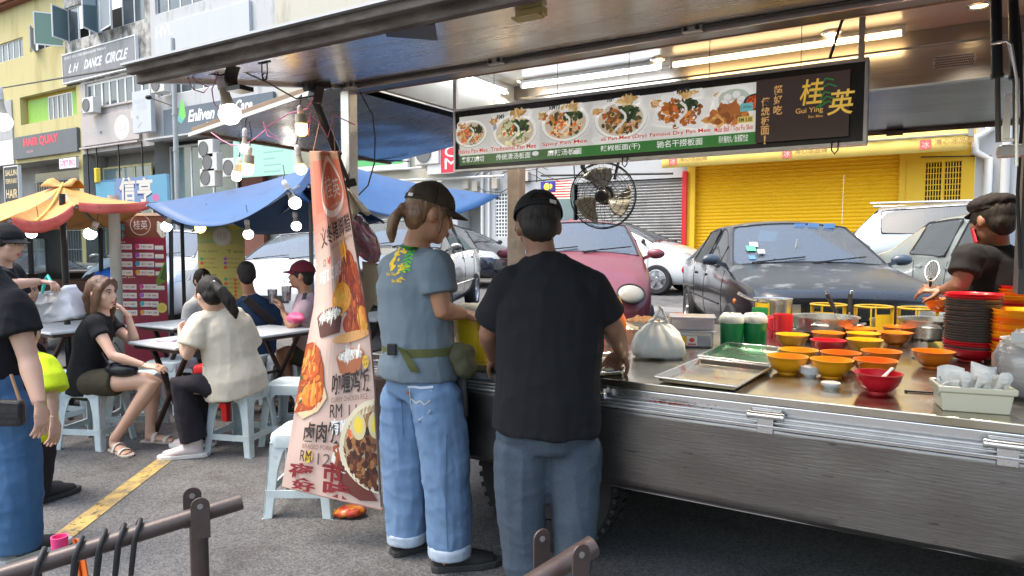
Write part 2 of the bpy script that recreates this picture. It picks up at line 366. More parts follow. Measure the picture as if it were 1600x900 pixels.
truck = thing('food_truck', 'stainless steel food truck with its side panels raised over a long worktop', 'food truck', (-.4, 3.4, 0))
def tp(mb, name, mats, **k): return mb.build(name, mats, truck, **k)
# worktop with a folded front flange
mb = MB(); mb.box2((-2.42, YF, .868), (XR, 4.12, .90)); mb.box2((-2.42, 4.1205, .868), (.02, 4.78, .8995)); tp(mb, 'worktop', m_steel_top, bevel=.004)
mb = MB(); mb.box2((-2.42, YF + .002, .80), (XR, YF + .03, .867)); tp(mb, 'worktop_flange', m_steel_bright, bevel=.003)
mb = MB()
for z, y in ((.826, 2.556), (.813, 2.549)): mb.bar((-2.42, y, z), (XR, y, z), .010, .008)
mb.box2((-2.42, 2.53, .797), (XR, 2.578, .805)); tp(mb, 'hinge_rail', m_alu, bevel=.002)
# folded-down side panel: slightly dented sheet
def panel(u, v):
    x = -2.42 + u * (XR + 2.42); z = .462 + v * .334
    y = 2.545 + .006 * mnoise.noise(V((x * 1.4, z * 3, 1))) + .0035 * mnoise.noise(V((x * 5, z * 9, 4)))
    if v < .001: y += .02
    return (x, y, z)
mb = MB(); mb.grid(panel, 110, 14); mb.grid(lambda u, v: (-2.42 + u * (XR + 2.42), 2.562 + .018 * v, .462), 40, 1)
tp(mb, 'side_panel', m_steel, smooth=40, solid=.004)
mb = MB()
mb.bar((-2.42, 2.541, .796), (XR, 2.541, .796), .016, .006); tp(mb, 'panel_edge', m_steel_bright)
for px, py in ((1197, 632), (1576, 680), (925, 606)):
    h = P(px, py, Y=2.545); mb = MB(); mb.cyl((h.x - .062, 2.538, .838), (h.x + .062, 2.538, .838), .0125, seg=14); mb.cyl((h.x - .064, 2.538, .838), (h.x - .05, 2.538, .838), .0145, seg=14); mb.cyl((h.x + .05, 2.538, .838), (h.x + .064, 2.538, .838), .0145, seg=14)
    mb.box2((h.x - .028, 2.532, .775), (h.x + .028, 2.537, .835)); mb.box2((h.x - .05, 2.553, .842), (h.x + .05, 2.579, .862))
    tp(mb, 'hinge', m_steel_bright, bevel=.002, smooth=35)
# chassis and wheels
mb = MB(); mb.box2((-2.6, 2.66, .50), (XR, 4.25, .62)); mb.box2((-2.4, 2.9, .40), (XR, 3.05, .5)); mb.box2((-2.4, 3.85, .40), (XR, 4.0, .5))
mb.box2((-2.41, 2.6, .62), (-2.36, 4.2, .865)); mb.box2((-2.36, 4.1, .62), (XR, 4.14, .865)); mb.box2((-2.4, 4.2, .16), (XR, 4.24, .499)); mb.box2((-2.41, 3.2, .2), (-2.38, 4.19, .499)); mb.box2((-1.0, 3.2, .24), (XR, 3.75, .499)); tp(mb, 'chassis_and_shade_skirts', m_under)  # frame, plus unseen skirts and low box added to darken underneath
mb = MB(); mb.box2((-2.4, 4.14, .47), (-.1, 5.45, .50)); mb.bar((-2.3, 5.4, .02), (-2.3, 5.4, .47), .05); mb.bar((-.2, 5.4, .02), (-.2, 5.4, .47), .05); tp(mb, 'rear_platform', m_steel)
def truck_wheel(x, y):
    mb = MB(); r = .36
    prof = [(.2, -.1), (.30, -.105), (.345, -.09), (r, -.06), (r, .06), (.345, .09), (.30, .105), (.2, .1)]
    mb.lathe(prof, (x, y, r), 40, axis=(0, 1, 0))
    for k in range(44):
        a = 2 * PI * k / 44; rot = Matrix.Rotation(a, 3, 'Y')
        for s in (-1, 1): mb.box(V((x, y + s * .055, r)) + rot @ V((0, 0, r)), (.022, .05, .02), rot=rot)
    t = tp(mb, 'wheel', m_tyre, smooth=35); rb = MB(); rb.lathe([(.0, .07), (.07, .07), (.08, .05), (.17, .045), (.2, .085), (.2, -.085), (.0, -.06)], (x, y, r), 30, axis=(0, -1, 0))
    for k in range(6): a = k * PI / 3; rb.cyl((x + .11 * math.cos(a), y - .04, r + .11 * math.sin(a)), (x + .11 * math.cos(a), y - .062, r + .11 * math.sin(a)), .012, seg=6)
    rb.build('rim', M('grey_rim', (.06, .06, .06), .6, .3), t, smooth=35); return t
wx = P(868, 800, Y=2.9).x
for x, y in ((wx, 2.86), (wx, 4.0), (2.1, 2.86)): truck_wheel(x, y)
# roof, headers, posts
mb = MB(); mb.box2((XL, YF + .1, 2.582), (XR, YB - .02, 2.60)); tp(mb, 'ceiling_panel', m_white_in)
mb = MB(); mb.box2((XL, YF, 2.602), (XR, YB, 2.64)); tp(mb, 'roof', m_steel)
mb = MB(); mb.box2((XL, YF, 2.235), (XR, YF + .085, 2.60)); tp(mb, 'front_header', M('header_steel', (.30, .27, .26), .3, 1, noise=.4, nscale=3, stretch=(1, 3, 3)), bevel=.004)
mb = MB(); mb.bar((XL, YF + .088, 2.238), (XR, YF + .088, 2.238), .008, .012); tp(mb, 'header_trim', M('copper_edge', (.42, .26, .19), .45, .8, noise=.6, nscale=12, col2=(.2, .15, .12)))
m_hdr = M('back_header_steel', (.60, .57, .52), .24, 1, noise=.35, nscale=2.5, stretch=(1, 1, 4), bump=.04, bscale=20, bstretch=(.4, 1, 4))
mb = MB(); mb.box2((XL, YB - .02, 2.302), (XR, YB + .03, 2.60)); tp(mb, 'back_header', m_hdr, bevel=.003)
mb = MB(); mb.box2((XL, YB - .045, 2.50), (XR, YB - .021, 2.58)); tp(mb, 'back_header_band', M('band_steel', (.36, .32, .28), .35, 1))
mb = MB(); mb.box2((XL, YF + .085, 2.30), (XL + .03, YB - .02, 2.60)); tp(mb, 'end_header', m_cream_in)
mb = MB(); mb.box2((XR - .03, YF + .1, .9), (XR, YB - .05, 2.58)); tp(mb, 'end_wall', m_hdr)
# vent in the back header
v = P(1491, 95, Y=YB - .022); mb = MB(); L_, H_ = .155, .036
pts = [(L_ * .5 * math.copysign(1, math.cos(a)) * .78 + H_ * math.cos(a), H_ * math.sin(a)) for a in [2 * PI * k / 32 + .01 for k in range(32)]]
mb.prism(pts, -.004, (v.x, YB - .021, v.z), V((1, 0, 0)), V((0, 0, 1))); ve = tp(mb, 'vent', m_steel_bright)
mb = MB()
for i in range(-10, 11):
    for j in range(-2, 3):
        x, z = i * .0088 + (.0044 if j % 2 else 0), j * .0125
        if abs(x) < .085: mb.cyl((v.x + x, YB - .0255, v.z + z), (v.x + x, YB - .027, v.z + z), .0032, seg=8)
mb.build('vent_holes', m_black, ve)
# corner posts
mb = MB(); mb.box2((XL, YF, .5), (XL + .06, YF + .06, 2.235)); tp(mb, 'post', m_alu, bevel=.003)
mb = MB(); mb.box2((XL, YB - .09, .9), (XL + .10, YB + .0, 2.302)); tp(mb, 'post', M('weathered_post', (.35, .28, .23), .5, .5, noise=.7, nscale=10), bevel=.003)
# near awning panel (raised side), outer edge lower than its hinge
AO, AI = (1.53, 2.085), (2.565, 2.262)         # (Y,z) of outer and inner edges, underside
def awn(x, t, dz=0): return V((x, AI[0] + (AO[0] - AI[0]) * t, AI[1] + (AO[1] - AI[1]) * t + dz))
AX0, AX1 = -2.6, 2.6
mb = MB(); mb.grid(lambda u, v: awn(AX0 + (AX1 - AX0) * u, v, .004 * mnoise.noise(V((u * 9, v * 3, 0)))), 80, 10)
aw = tp(mb, 'awning_panel', m_steel_ceil, smooth=180)
mb = MB(); mb.grid(lambda u, v: awn(AX0 + (AX1 - AX0) * u, v, .035), 4, 2); mb.build('awning_top', m_steel, aw)
mb = MB(); mb.bar(awn(AX0, 1, .006), awn(AX1, 1, .006), .028, .055); mb.bar(awn(AX0, 1.035, .028), awn(AX1, 1.035, .028), .03, .03); mb.bar(awn(AX0, .965, -.006), awn(AX1, .965, -.006), .018, .02)
mb.build('awning_rim', m_rust, aw, bevel=.004)
mb = MB(); mb.bar(awn(AX0, 1.045, .046), awn(AX1, 1.045, .046), .05, .008); mb.build('rim_cap', M('grey_flashing', (.42, .42, .43), .45, .6), aw)
mb = MB(); mb.bar(awn(AX0 + .01, 0, .01), awn(AX0 + .01, 1, .01), .03, .05, up=V((0, 0, 1))); mb.build('awning_edge', m_alu, aw)
mb = MB(); mb.bar(awn(AX0, .0, -.004), awn(AX1, 0, -.004), .012, .006); mb.build('hinge_gap', m_black, aw)
for px, py in ((547, 137), (775, 102), (1082, 47)):
    h = P(px, py, Y=2.56); mb = MB(); mb.box((h.x, 2.562, 2.249), (.075, .03, .022)); mb.build('awning_hinge', M('dull_hinge', (.35, .33, .3), .5, .8), aw, bevel=.003)
    mb = MB()
    for s in (-.022, .022): mb.cyl((h.x + s, 2.545, 2.249), (h.x + s, 2.54, 2.249), .008, seg=10)
    mb.build('awning_hinge', m_blackm, aw)
def on_awn(px, py):
    """point of the awning underside seen at a photo pixel"""
    r = ray(px, py); n = V((0, AO[1] - AI[1], -(AO[0] - AI[0]))); p0 = awn(0, 0); return CO + r * ((p0 - CO).dot(n) / r.dot(n))
q = [on_awn(*p) for p in ((602, 48), (680, 36), (684, 62), (604, 56))]; mb = MB(); dz = V((0, 0, -.003)); mb.quad(*[p + dz for p in q]); mb.build('dark_patch', M('dark_rubber_patch', (.03, .03, .032), .5), aw)
h = on_awn(830, 14); mb = MB(); mb.box(h + V((0, 0, -.012)), (.09, .03, .022)); mb.box(h + V((0, -.02, -.03)), (.085, .045, .006)); mb.build('catch_plate', M('brass_catch', (.5, .42, .2), .4, .9), aw, bevel=.002)
h = on_awn(413, 92); mb = MB(); loop = [(-.014, -.015), (-.014, -.055), (0, -.075), (.014, -.055), (.014, -.015)]
mb.loft([h + V((x, 0, z)) for x, z in loop + loop[:1]], .0022, seg=8); mb.loft([h + V((.013 * math.cos(a), 0, -.062 + .013 * math.sin(a))) for a in [k * PI / 8 for k in range(17)]], .002, seg=6); mb.bar(h + V((-.03, 0, -.012)), h + V((.03, 0, -.012)), .008, .006); mb.build('latch_ring', m_blackm, aw)
h = on_awn(374, 100); mb = MB(); mb.grid(lambda u, v: h + V((-.03 + .02 * math.sin(u * PI) * -1, (v - .5) * .05, -.002 - .09 * u + .0 * v)), 8, 2); mb.box(h + V((.0, 0, -.09)), (.07, .055, .012)); mb.build('rubber_stop', m_blackm, aw, solid=.008)
# far flap
FO, FI = (5.42, 2.235), (4.335, 2.305)
mb = MB(); mb.grid(lambda u, v: V((XL + (XR - XL) * u, FI[0] + (FO[0] - FI[0]) * v, FI[1] + (FO[1] - FI[1]) * v + .004 * mnoise.noise(V((u * 9, v * 3, 3))))), 60, 8); ff = tp(mb, 'far_flap', M('far_flap_steel', (.40, .37, .36), .22, 1, noise=.5, nscale=3, stretch=(.5, 2, 1), bump=.1, bscale=9, bstretch=(.6, 3, 1)), smooth=180)
mb = MB(); mb.box2((XL, FO[0], FO[1] - .02), (XR, FO[0] + .03, FO[1] + .03)); mb.box2((-.27, FO[0] - .02, FO[1] - .035), (-.17, FO[0] - .001, FO[1] - .003)); mb.build('flap_rim', m_rust, ff)
mb = MB(); mb.grid(lambda u, v: V((XL + (XR - XL) * u, FI[0] + (FO[0] - FI[0]) * v, FI[1] + .04 + (FO[1] - FI[1]) * v)), 2, 1); mb.build('flap_top', m_steel, ff)
# rear flap (left end)
EO, EI = (-3.78, 2.12), (-2.63, 2.265)
mb = MB(); mb.grid(lambda u, v: V((EI[0] + (EO[0] - EI[0]) * u, YF - .01 + (YB - YF) * v, EI[1] + (EO[1] - EI[1]) * u + .006 * mnoise.noise(V((u * 5, v * 7, 5))))), 20, 20); ef = tp(mb, 'rear_flap', m_steel_ceil, smooth=180)
mb = MB(); mb.bar((EI[0], YF - .03, EI[1] + .01), (EO[0], YF - .03, EO[1] + .01), .035, .04); mb.bar((EO[0], YF - .03, EO[1] + .01), (EO[0], YB, EO[1] + .01), .035, .04); mb.build('flap_frame', M('brown_batten', (.30, .2, .13), .55, noise=.6, nscale=6, stretch=(1, 6, 6)), ef, bevel=.003)
mb = MB(); mb.bar((EI[0], YF - .05, EI[1] - .012), (EO[0] - .02, YF - .05, EO[1] - .012), .014, .022); mb.build('flap_trim', m_alu, ef)
mb = MB(); mb.grid(lambda u, v: V((EI[0] + (EO[0] - EI[0]) * u, YF + (YB - YF) * v, EI[1] + .035 + (EO[1] - EI[1]) * u)), 2, 2); mb.build('flap_top', m_steel, ef)
# gas struts
def strut(a, b, r=.016, frac=.6, name='gas_strut'):
    a, b = V(a), V(b); mb = MB(); m_ = a.lerp(b, frac); mb.cyl(a, m_, r, seg=14); mb.cyl(m_, m_.lerp(b, .06), r * 1.15, seg=14); g = tp(mb, name, m_blackm, smooth=40)
    mb = MB(); mb.cyl(m_.lerp(b, .06), b, r * .5, seg=10); mb.build('strut_rod', M('rod_steel', (.1, .1, .1), .3, 1), g, smooth=60); return g
strut(P(489, 148, d=3.35), P(548, 292, d=3.55), .021, .62)
mb = MB(); mb.bar(P(513, 130, d=3.4), P(476, 134, d=3.3), .05, .05); mb.bar(P(496, 132, d=3.34), P(491, 160, d=3.36), .05, .06); tp(mb, 'strut_bracket', m_blackm, bevel=.006)
mb = MB(); mb.bar(P(533, 290, d=3.52), P(556, 284, d=3.55), .03, .04); tp(mb, 'strut_foot', m_blackm, bevel=.006)
mb = MB(); mb.bar(P(503, 185, d=3.45), P(546, 292, d=3.56), .008); tp(mb, 'strut_stay', m_blackm)
def sr(px0, y0, px1, y1, Y, r): return strut(P(px0, y0, Y=Y), P(px1, y1, Y=Y), r, .62)
sr(1555, -60, 1560, 222, 3.0, .018); sr(1582, -60, 1587, 225, 3.25, .017)
mb = MB(); mb.loft([P(1548, 69, Y=2.9), P(1572, 64, Y=2.9), P(1580, 70, Y=2.9), P(1589, 125, Y=2.9), P(1588, 260, Y=2.9)], .0055, seg=8); mb.bar(P(1574, 68, Y=2.91), P(1582, 102, Y=2.91), .012, .004); tp(mb, 'hook_rod', m_steel_bright, smooth=60)
mb = MB(); mb.box2(P(1559, 222, Y=3.05) , P(1584, 217, Y=3.07)); mb.box2(P(1569, 147, Y=3.1), P(1577, 218, Y=3.12)); tp(mb, 'strut_plate', m_steel_bright, bevel=.002)
mb = MB(); mb.box2(P(1558, 245, Y=3.08), P(1608, 227, Y=3.15)); tp(mb, 'white_bracket', M('white_plastic', (.75, .75, .74), .4), bevel=.01)
mb = MB(); mb.loft([P(1586, -20, Y=3.3), P(1594, 60, Y=3.3), P(1597, 180, Y=3.3), P(1590, 300, Y=3.3), P(1594, 420, Y=3.3)], .006, seg=8); tp(mb, 'cable', m_black, smooth=60)
mb = MB(); mb.box2(P(1590, 460, Y=3.32), P(1640, -40, Y=3.5)); tp(mb, 'side_cabinet', M('dark_cabinet', (.05, .05, .055), .5, .2))
def light_bar(name, label, a, b, colr, e, r=.013):
    a, b = V(a), V(b); t = thing(name, label, 'tube light', tuple(a)); d = (b - a).normalized(); mb = MB(); mb.bar(a + V((0, 0, .026)), b + V((0, 0, .026)), .035, .02); mb.bar(a - d * .02 + V((0, 0, .012)), a + d * .0 + V((0, 0, .012)), .03, .05); mb.bar(b + V((0, 0, .012)), b + d * .02 + V((0, 0, .012)), .03, .05)
    mb.build('batten', M('white_batten', (.8, .8, .8), .4), t, bevel=.003); mb = MB(); mb.cyl(a, b, r, seg=12); mb.build('tube', M('tube_%s' % name, colr, .4, emit=e), t, smooth=60); return t
TZ = 2.535
light_bar('tube_light', 'cool white tube light along the back of the truck ceiling', (P(818, 160, Y=4.1).x, 4.1, TZ), (P(1028, 130, Y=4.1).x, 4.1, TZ), (.86, .93, 1), 4)
light_bar('tube_light_warm', 'warm yellow tube light along the back of the truck ceiling', (P(1052, 130, Y=4.1).x, 4.1, TZ), (P(1408, 70, Y=4.1).x, 4.1, TZ), (1, .70, .34), 4)
bpy.data.objects['tube_light_warm'].name = 'tube_light'
light_bar('tube_light_end', 'cool white tube light on the left end wall of the truck', (-2.52, 2.95, 2.5), (-2.52, 4.05, 2.5), (.86, .93, 1), 4)
bpy.data.objects['tube_light_end'].name = 'tube_light'
CEIL = 2.58
for i, (px, py, lb) in enumerate(((816, 126, 'leftmost round downlight in the truck ceiling'), (1029, 92, 'round downlight above the middle of the menu board'), (1299, 51, 'round downlight above the right end of the menu board'), (1534, 40, 'round downlight near the black struts, the farther one'), (1530, 7, 'round downlight near the black struts, the nearer one'))):
    c = P(px, py, z=CEIL); c.z = CEIL; t = thing('downlight', lb, 'downlight', tuple(c), 'downlights in the truck ceiling'); mb = MB(); mb.lathe([(.052, 0), (.052, -.005), (.044, -.012), (.036, -.008), (.036, 0)], c, 24); mb.build('bezel', M('chrome_ring', (.7, .68, .62), .25, 1), t, smooth=40)
    mb = MB(); mb.lathe([(.036, -.003), (.0, -.003)], c, 24); mb.build('lens', M('warm_lens', (1, .72, .38), .4, emit=2.2), t)

# the lit downlights really give light
for k, o in enumerate([o for o in bpy.data.objects if o.name.startswith('downlight')]):
    ld = bpy.data.lights.new('downlight_lamp', 'SPOT'); ld.energy = 60; ld.color = (1, .88, .72); ld.spot_size = R(120); ld.spot_blend = .9; ld.shadow_soft_size = .04
    lo = bpy.data.objects.new('downlight_lamp', ld); COL.objects.link(lo); lo.parent = o; lo.location = (0, 0, -.02)
# ================================================================ shophouse row behind the street (facade plane Y = 18)
FY = 18.0
m_gl_dark = M('dark_window_glass', (.05, .065, .075), .08, noise=.6, nscale=.7, col2=(.16, .19, .21), spec=.8)
m_gl_teal = M('teal_shop_glass', (.10, .17, .19), .08, noise=.7, nscale=.5, col2=(.24, .31, .33), spec=.8)
m_wframe = M('white_window_frame', (.75, .76, .77), .4)
m_ywall = M('pale_yellow_wall', (.52, .46, .22), .85, noise=.35, nscale=1.2, stretch=(1, 1, .5), col2=(.55, .52, .34), thr=(.5, .8), bump=.15, bscale=20)
m_wwall = M('white_painted_wall', (.47, .48, .49), .8, noise=.55, nscale=.9, stretch=(1.6, 1, .5), col2=(.42, .42, .41), thr=(.5, .78), bump=.1, bscale=20)
m_cwall = M('cream_wall', (.50, .48, .41), .8, noise=.4, nscale=.8, stretch=(1.6, 1, .5), col2=(.5, .48, .42), thr=(.5, .8))
m_stain = M('mould_stained_wall', (.50, .49, .46), .9, noise=.95, nscale=1.5, stretch=(1, 1, .7), col2=(.10, .10, .095), thr=(.40, .58), bump=.3, bscale=12)
m_parapet = M('faded_parapet', (.46, .43, .42), .8, noise=.3, nscale=1.5, stretch=(2, 1, .5), col2=(.5, .47, .45))
m_dark = M('dark_interior', (.03, .032, .035), .9)
m_grey = M('grey_concrete', (.32, .32, .31), .85, noise=.5, nscale=1.5, bump=.1)
m_shut = M('grey_roller_shutter', (.50, .50, .50), .45, .3, noise=.4, nscale=1.5, stretch=(1, 1, 4), col2=(.36, .36, .36))
m_yshut = M('yellow_roller_shutter', (.90, .56, .012), .42, noise=.2, nscale=1.2, stretch=(1, 1, 3), col2=(.80, .47, .01))
m_yel2 = M('yellow_painted_wall', (.80, .50, .02), .6, noise=.3, nscale=1.5, col2=(.66, .40, .03))
grime(m_ywall, .8, (1.5, 1, .25), (.5, .75), (.70, .66, .58)); grime(m_wwall, 1.6, (1.2, 1, .3), (.54, .72), (.55, .54, .52)); grime(m_cwall, 1.2, (1.2, 1, .3), (.54, .75), (.66, .63, .58)); grime(m_parapet, 1.4, (1.5, 1, .25), (.52, .74), (.60, .57, .55)); grime(m_yshut, 2, (.6, 1, .5), (.6, .78), (.82, .74, .6)); grime(m_shut, 2, (.6, 1, .5), (.52, .74), (.62, .6, .58))
PR = print_mat()
def wall_holes(mb, x0, x1, z0, z1, holes, y=FY, dep=.22, mi=0):
    xs = sorted({x0, x1} | {h[0] for h in holes} | {h[1] for h in holes}); zs = sorted({z0, z1} | {h[2] for h in holes} | {h[3] for h in holes})
    xs = [x for x in xs if x0 <= x <= x1]; zs = [z for z in zs if z0 <= z <= z1]
    for i in range(len(xs) - 1):
        for j in range(len(zs) - 1):
            cx, cz = (xs[i] + xs[i + 1]) / 2, (zs[j] + zs[j + 1]) / 2
            if any(h[0] < cx < h[1] and h[2] < cz < h[3] for h in holes): continue
            mb.quad((xs[i], y, zs[j]), (xs[i + 1], y, zs[j]), (xs[i + 1], y, zs[j + 1]), (xs[i], y, zs[j + 1]), mi)
    for h in holes:
        a, b, c, d = h[:4]; q = h[4] if len(h) > 4 else dep
        for p in (((a, c), (b, c)), ((b, c), (b, d)), ((b, d), (a, d)), ((a, d), (a, c))):
            mb.quad((p[0][0], y, p[0][1]), (p[1][0], y, p[1][1]), (p[1][0], y + q, p[1][1]), (p[0][0], y + q, p[0][1]), mi)
def wall_part(b, name, mat, x0, x1, z0, z1, holes=(), y=FY, dep=.22):
    mb = MB(); wall_holes(mb, x0, x1, z0, z1, list(holes), y, dep); return mb.build(name, mat, b, recalc=False)
def window(b, x0, x1, z0, z1, n, y=FY + .12, mat=None, fm=None, fw=.06, open_=(), mid=None, name='window'):
    mb = MB()
    for i in range(n + 1):
        x = x0 + (x1 - x0) * i / n; mb.box2((x - fw / 2, y - .03, z0), (x + fw / 2, y + .03, z1))
    for i in range(n):
        xa, xb = x0 + (x1 - x0) * i / n + fw / 2, x0 + (x1 - x0) * (i + 1) / n - fw / 2
        for z in (z0 + fw / 2, z1 - fw / 2) + ((mid,) if mid else ()): mb.box2((xa, y - .028, z - fw / 2), (xb, y + .028, z + fw / 2))
    w_ = mb.build(name, fm or m_wframe, b)
    mb = MB()
    for i in range(n):
        if i in open_: continue
        xa, xb = x0 + (x1 - x0) * i / n + fw / 2, x0 + (x1 - x0) * (i + 1) / n - fw / 2; t = random.uniform(-.012, .012); mb.quad((xa, y + t, z0), (xb, y - t, z0), (xb, y - t, z1), (xa, y + t, z1))
    if mb.v: mb.build('pane', mat or m_gl_dark, w_)
    if open_:
        mb = MB(); mb.quad((x0, y + 1.2, z0), (x1, y + 1.2, z0), (x1, y + 1.2, z1), (x0, y + 1.2, z1)); mb.build('dim_room', m_dark, w_)
    return w_
def casement(b, x, z0, z1, wd, ang, mat, y=FY + .08):
    """window leaf hinged at x, swung outwards"""
    rot = Matrix.Rotation(ang, 3, 'Z'); mb = MB(); o = V((x, y, 0)); f = .055
    def q(u, v): return o + rot @ V((u, 0, 0)) + V((0, 0, v))
    for u in (f / 2, wd - f / 2): mb.bar(q(u, z0), q(u, z1), f, .04, up=rot @ V((0, 1, 0)))
    for z in (z0 + f / 2, z1 - f / 2): mb.bar(q(f, z), q(wd - f, z), .04, f)
    l = mb.build('open_casement', m_wframe, b); mb = MB(); mb.quad(q(f, z0 + f), q(wd - f, z0 + f), q(wd - f, z1 - f), q(f, z1 - f)); mb.build('pane', mat, l)
def shopfront(b, x0, x1, z1, y, mat, fm, n=4, z0=.58):
    window(b, x0, x1, z0, z1, n, y, mat, fm, .09, name='shopfront')
def recess(b, x0, x1, z1, mat=m_grey, y0=FY, y1=19.2, z0=.58):
    mb = MB(); mb.quad((x0, y1, z0), (x1, y1, z0), (x1, y1, z1), (x0, y1, z1)); mb.quad((x0, y0, z0), (x0, y1, z0), (x0, y1, z1), (x0, y0, z1)); mb.quad((x1, y0, z0), (x1, y1, z0), (x1, y1, z1), (x1, y0, z1)); mb.quad((x0, y0, z1), (x1, y0, z1), (x1, y1, z1), (x0, y1, z1)); mb.quad((x0, y0, z0), (x1, y0, z0), (x1, y1, z0), (x0, y1, z0))
    mb.build('walkway', mat, b)
def sheet_flat(b, name, O, U, W, fn, mat=None, N=None):
    s = Sheet(flat_map(O, U, W), N or V(U).cross(V(W))); fn(s); return s.mb.build(name, mat or PR, b, recalc=False)
FU, FW, FN = V((1, 0, 0)), V((0, 0, 1)), V((0, -1, 0))
def signboard(name, label, x0, x1, z0, z1, col, fn, y=FY - .16, t=.14, rough=.5, cat='sign', frame=None, noise=.15):
    o = thing(name, label, cat, (x0, y, z0)); mb = MB(); mb.box2((x0, y, z0), (x1, y + t, z1)); mb.build('board', M('board_%d' % len(_mats), col, rough, noise=noise, nscale=1.2, stretch=(3, 1, .4)), o, bevel=.01)
    if frame:
        mb = MB()
        for a, b in (((x0 - .04, z0), (x0, z1)), ((x1, z0), (x1 + .04, z1)), ((x0 - .04, z1), (x1 + .04, z1 + .05)), ((x0 - .04, z0 - .05), (x1 + .04, z0))): mb.box2((a[0], y - .02, a[1]), (b[0], y + t, b[1]))
        mb.build('sign_frame', frame, o)
    if fn: sheet_flat(o, 'lettering', (x0, y - .003, z0), FU, FW, fn, N=FN)
    return o
# ---- unit 1, pale yellow
b = thing('shophouse', 'pale yellow shophouse with green panels above a red lettered hair salon sign', 'building', (-42, FY, .5))
lowrec = (-41.75, -36.0, 7.86, 9.32, .36); w1 = (-46.2, -41.15, 11.42, 12.42); w2 = (-40.45, -37.0, 11.5, 12.66)
wall_part(b, 'wall', m_ywall, -48, -36.9, 9.36, 14.1, [w1, w2])
wall_part(b, 'lower_wall', m_ywall, -48, -35.6, 5.85, 9.358, [lowrec])
window(b, *w1, 8); window(b, *w2, 5, open_=(0, 3)); casement(b, -40.0, 11.45, 12.6, .95, R(-38), M('cream_blind', (.62, .58, .52), .6)); casement(b, -37.05, 11.3, 12.9, 1.3, R(232), M('green_glass', (.16, .26, .2), .1))
mb = MB(); mb.quad((-41.75, FY + .355, 7.86), (-36, FY + .355, 7.86), (-36, FY + .355, 9.32), (-41.75, FY + .355, 9.32)); mb.build('balcony_wall', M('ochre_wall', (.62, .45, .07), .8, noise=.3), b)
mb = MB(); mb.box2((-41.5, FY + .28, 7.88), (-39.4, FY + .35, 9.15)); mb.build('panel', M('green_panel', (.25, .48, .07), .6, noise=.2), b)
mb = MB(); mb.box2((-36.95, FY + .28, 7.88), (-36.03, FY + .35, 9.15)); mb.build('panel', _mats['green_panel'], b)
window(b, -39.35, -37.0, 7.9, 9.15, 5, y=FY + .31)
mb = MB(); mb.box2((-48, FY - .35, 14.1), (-29.6, FY + .5, 14.22)); mb.box2((-48, FY - .5, 14.22), (-36.9, FY + 1.5, 14.9)); mb.build('roof', M('brown_roof_tile', (.22, .08, .04), .8, noise=.5, nscale=3), b)
recess(b, -48, -35.62, 5.85); 
mb = MB(); z = .6
for i in range(26): x = -42.6 + i * .26; mb.box2((x, 18.9, .6), (x + .03, 18.93, 5.0))
for z in (1.2, 2.2, 3.2, 4.0, 4.9): mb.box2((-42.6, 18.86, z), (-36, 18.898, z + .05))
mb.build('grille', M('grey_grille', (.30, .31, .32), .5, .4), b); mb = MB(); mb.box2((-42.7, 19.0, .6), (-36, 19.1, 5.4)); mb.build('shopfront', m_gl_dark, b)
mb = MB(); mb.box2((-36.0, FY - .02, .58), (-35.62, FY + .4, 5.848)); mb.build('pillar', m_ywall, b)
mb = MB(); mb.box2((-48, FY - .06, 7.2), (-42.6, FY - .004, 9.3)); mb.build('louvre_screen', M('grey_louvre', (.42, .43, .44), .6, noise=.5, nscale=4, stretch=(6, 1, .3)), b)
mb = MB(); mb.box2((-48, FY - .08, 5.85), (-42.55, FY - .0045, 7.18)); mb.build('pale_fascia', M('pale_fascia', (.66, .66, .65), .7, noise=.2), b)
REDL = (.85, .03, .09)
def f(s):
    s.text('HAIR QUAY', 1.28, .50, 4.85, 1.0, (.35, .01, .03), .022); s.text('HAIR QUAY', 1.22, .53, 4.79, 1.03, REDL, .022); s.text('SALUN', 1.5, .26, 2.2, .38, (.7, .3, .4))
signboard('hair_salon_sign', 'dark grey sign with red HAIR QUAY letters', -42.4, -35.8, 6.05, 7.22, (.10, .115, .13), f)
def f(s):
    g = (.68, .55, .3)
    for t_, z0, z1 in (('SALUN', 2.2, 2.5), ('PEREMPUAN BARAT', 1.8, 2.05), ('HAIR', 1.05, 1.5), ('QUAY', .45, .9)): s.text(t_, .12, z0, 1.35, z1, g, .015)
signboard('salon_post_sign', 'narrow black upright sign with gold salon lettering', P(7, 280, Y=17).x, P(7, 280, Y=17).x + 1.5, P(7, 262, Y=17).z - 2.65, P(7, 262, Y=17).z, (.02, .025, .03), f, y=FY - 1.0, frame=m_wframe)
def f(s): s.text('3-7877 8912', .1, .1, 1.5, .4, (.75, .1, .3), .02)
signboard('phone_number_sign', 'small white sign with a red phone number under the hair salon sign', -37.3, -35.7, 5.25, 5.75, (.75, .74, .75), f, y=FY - .3)
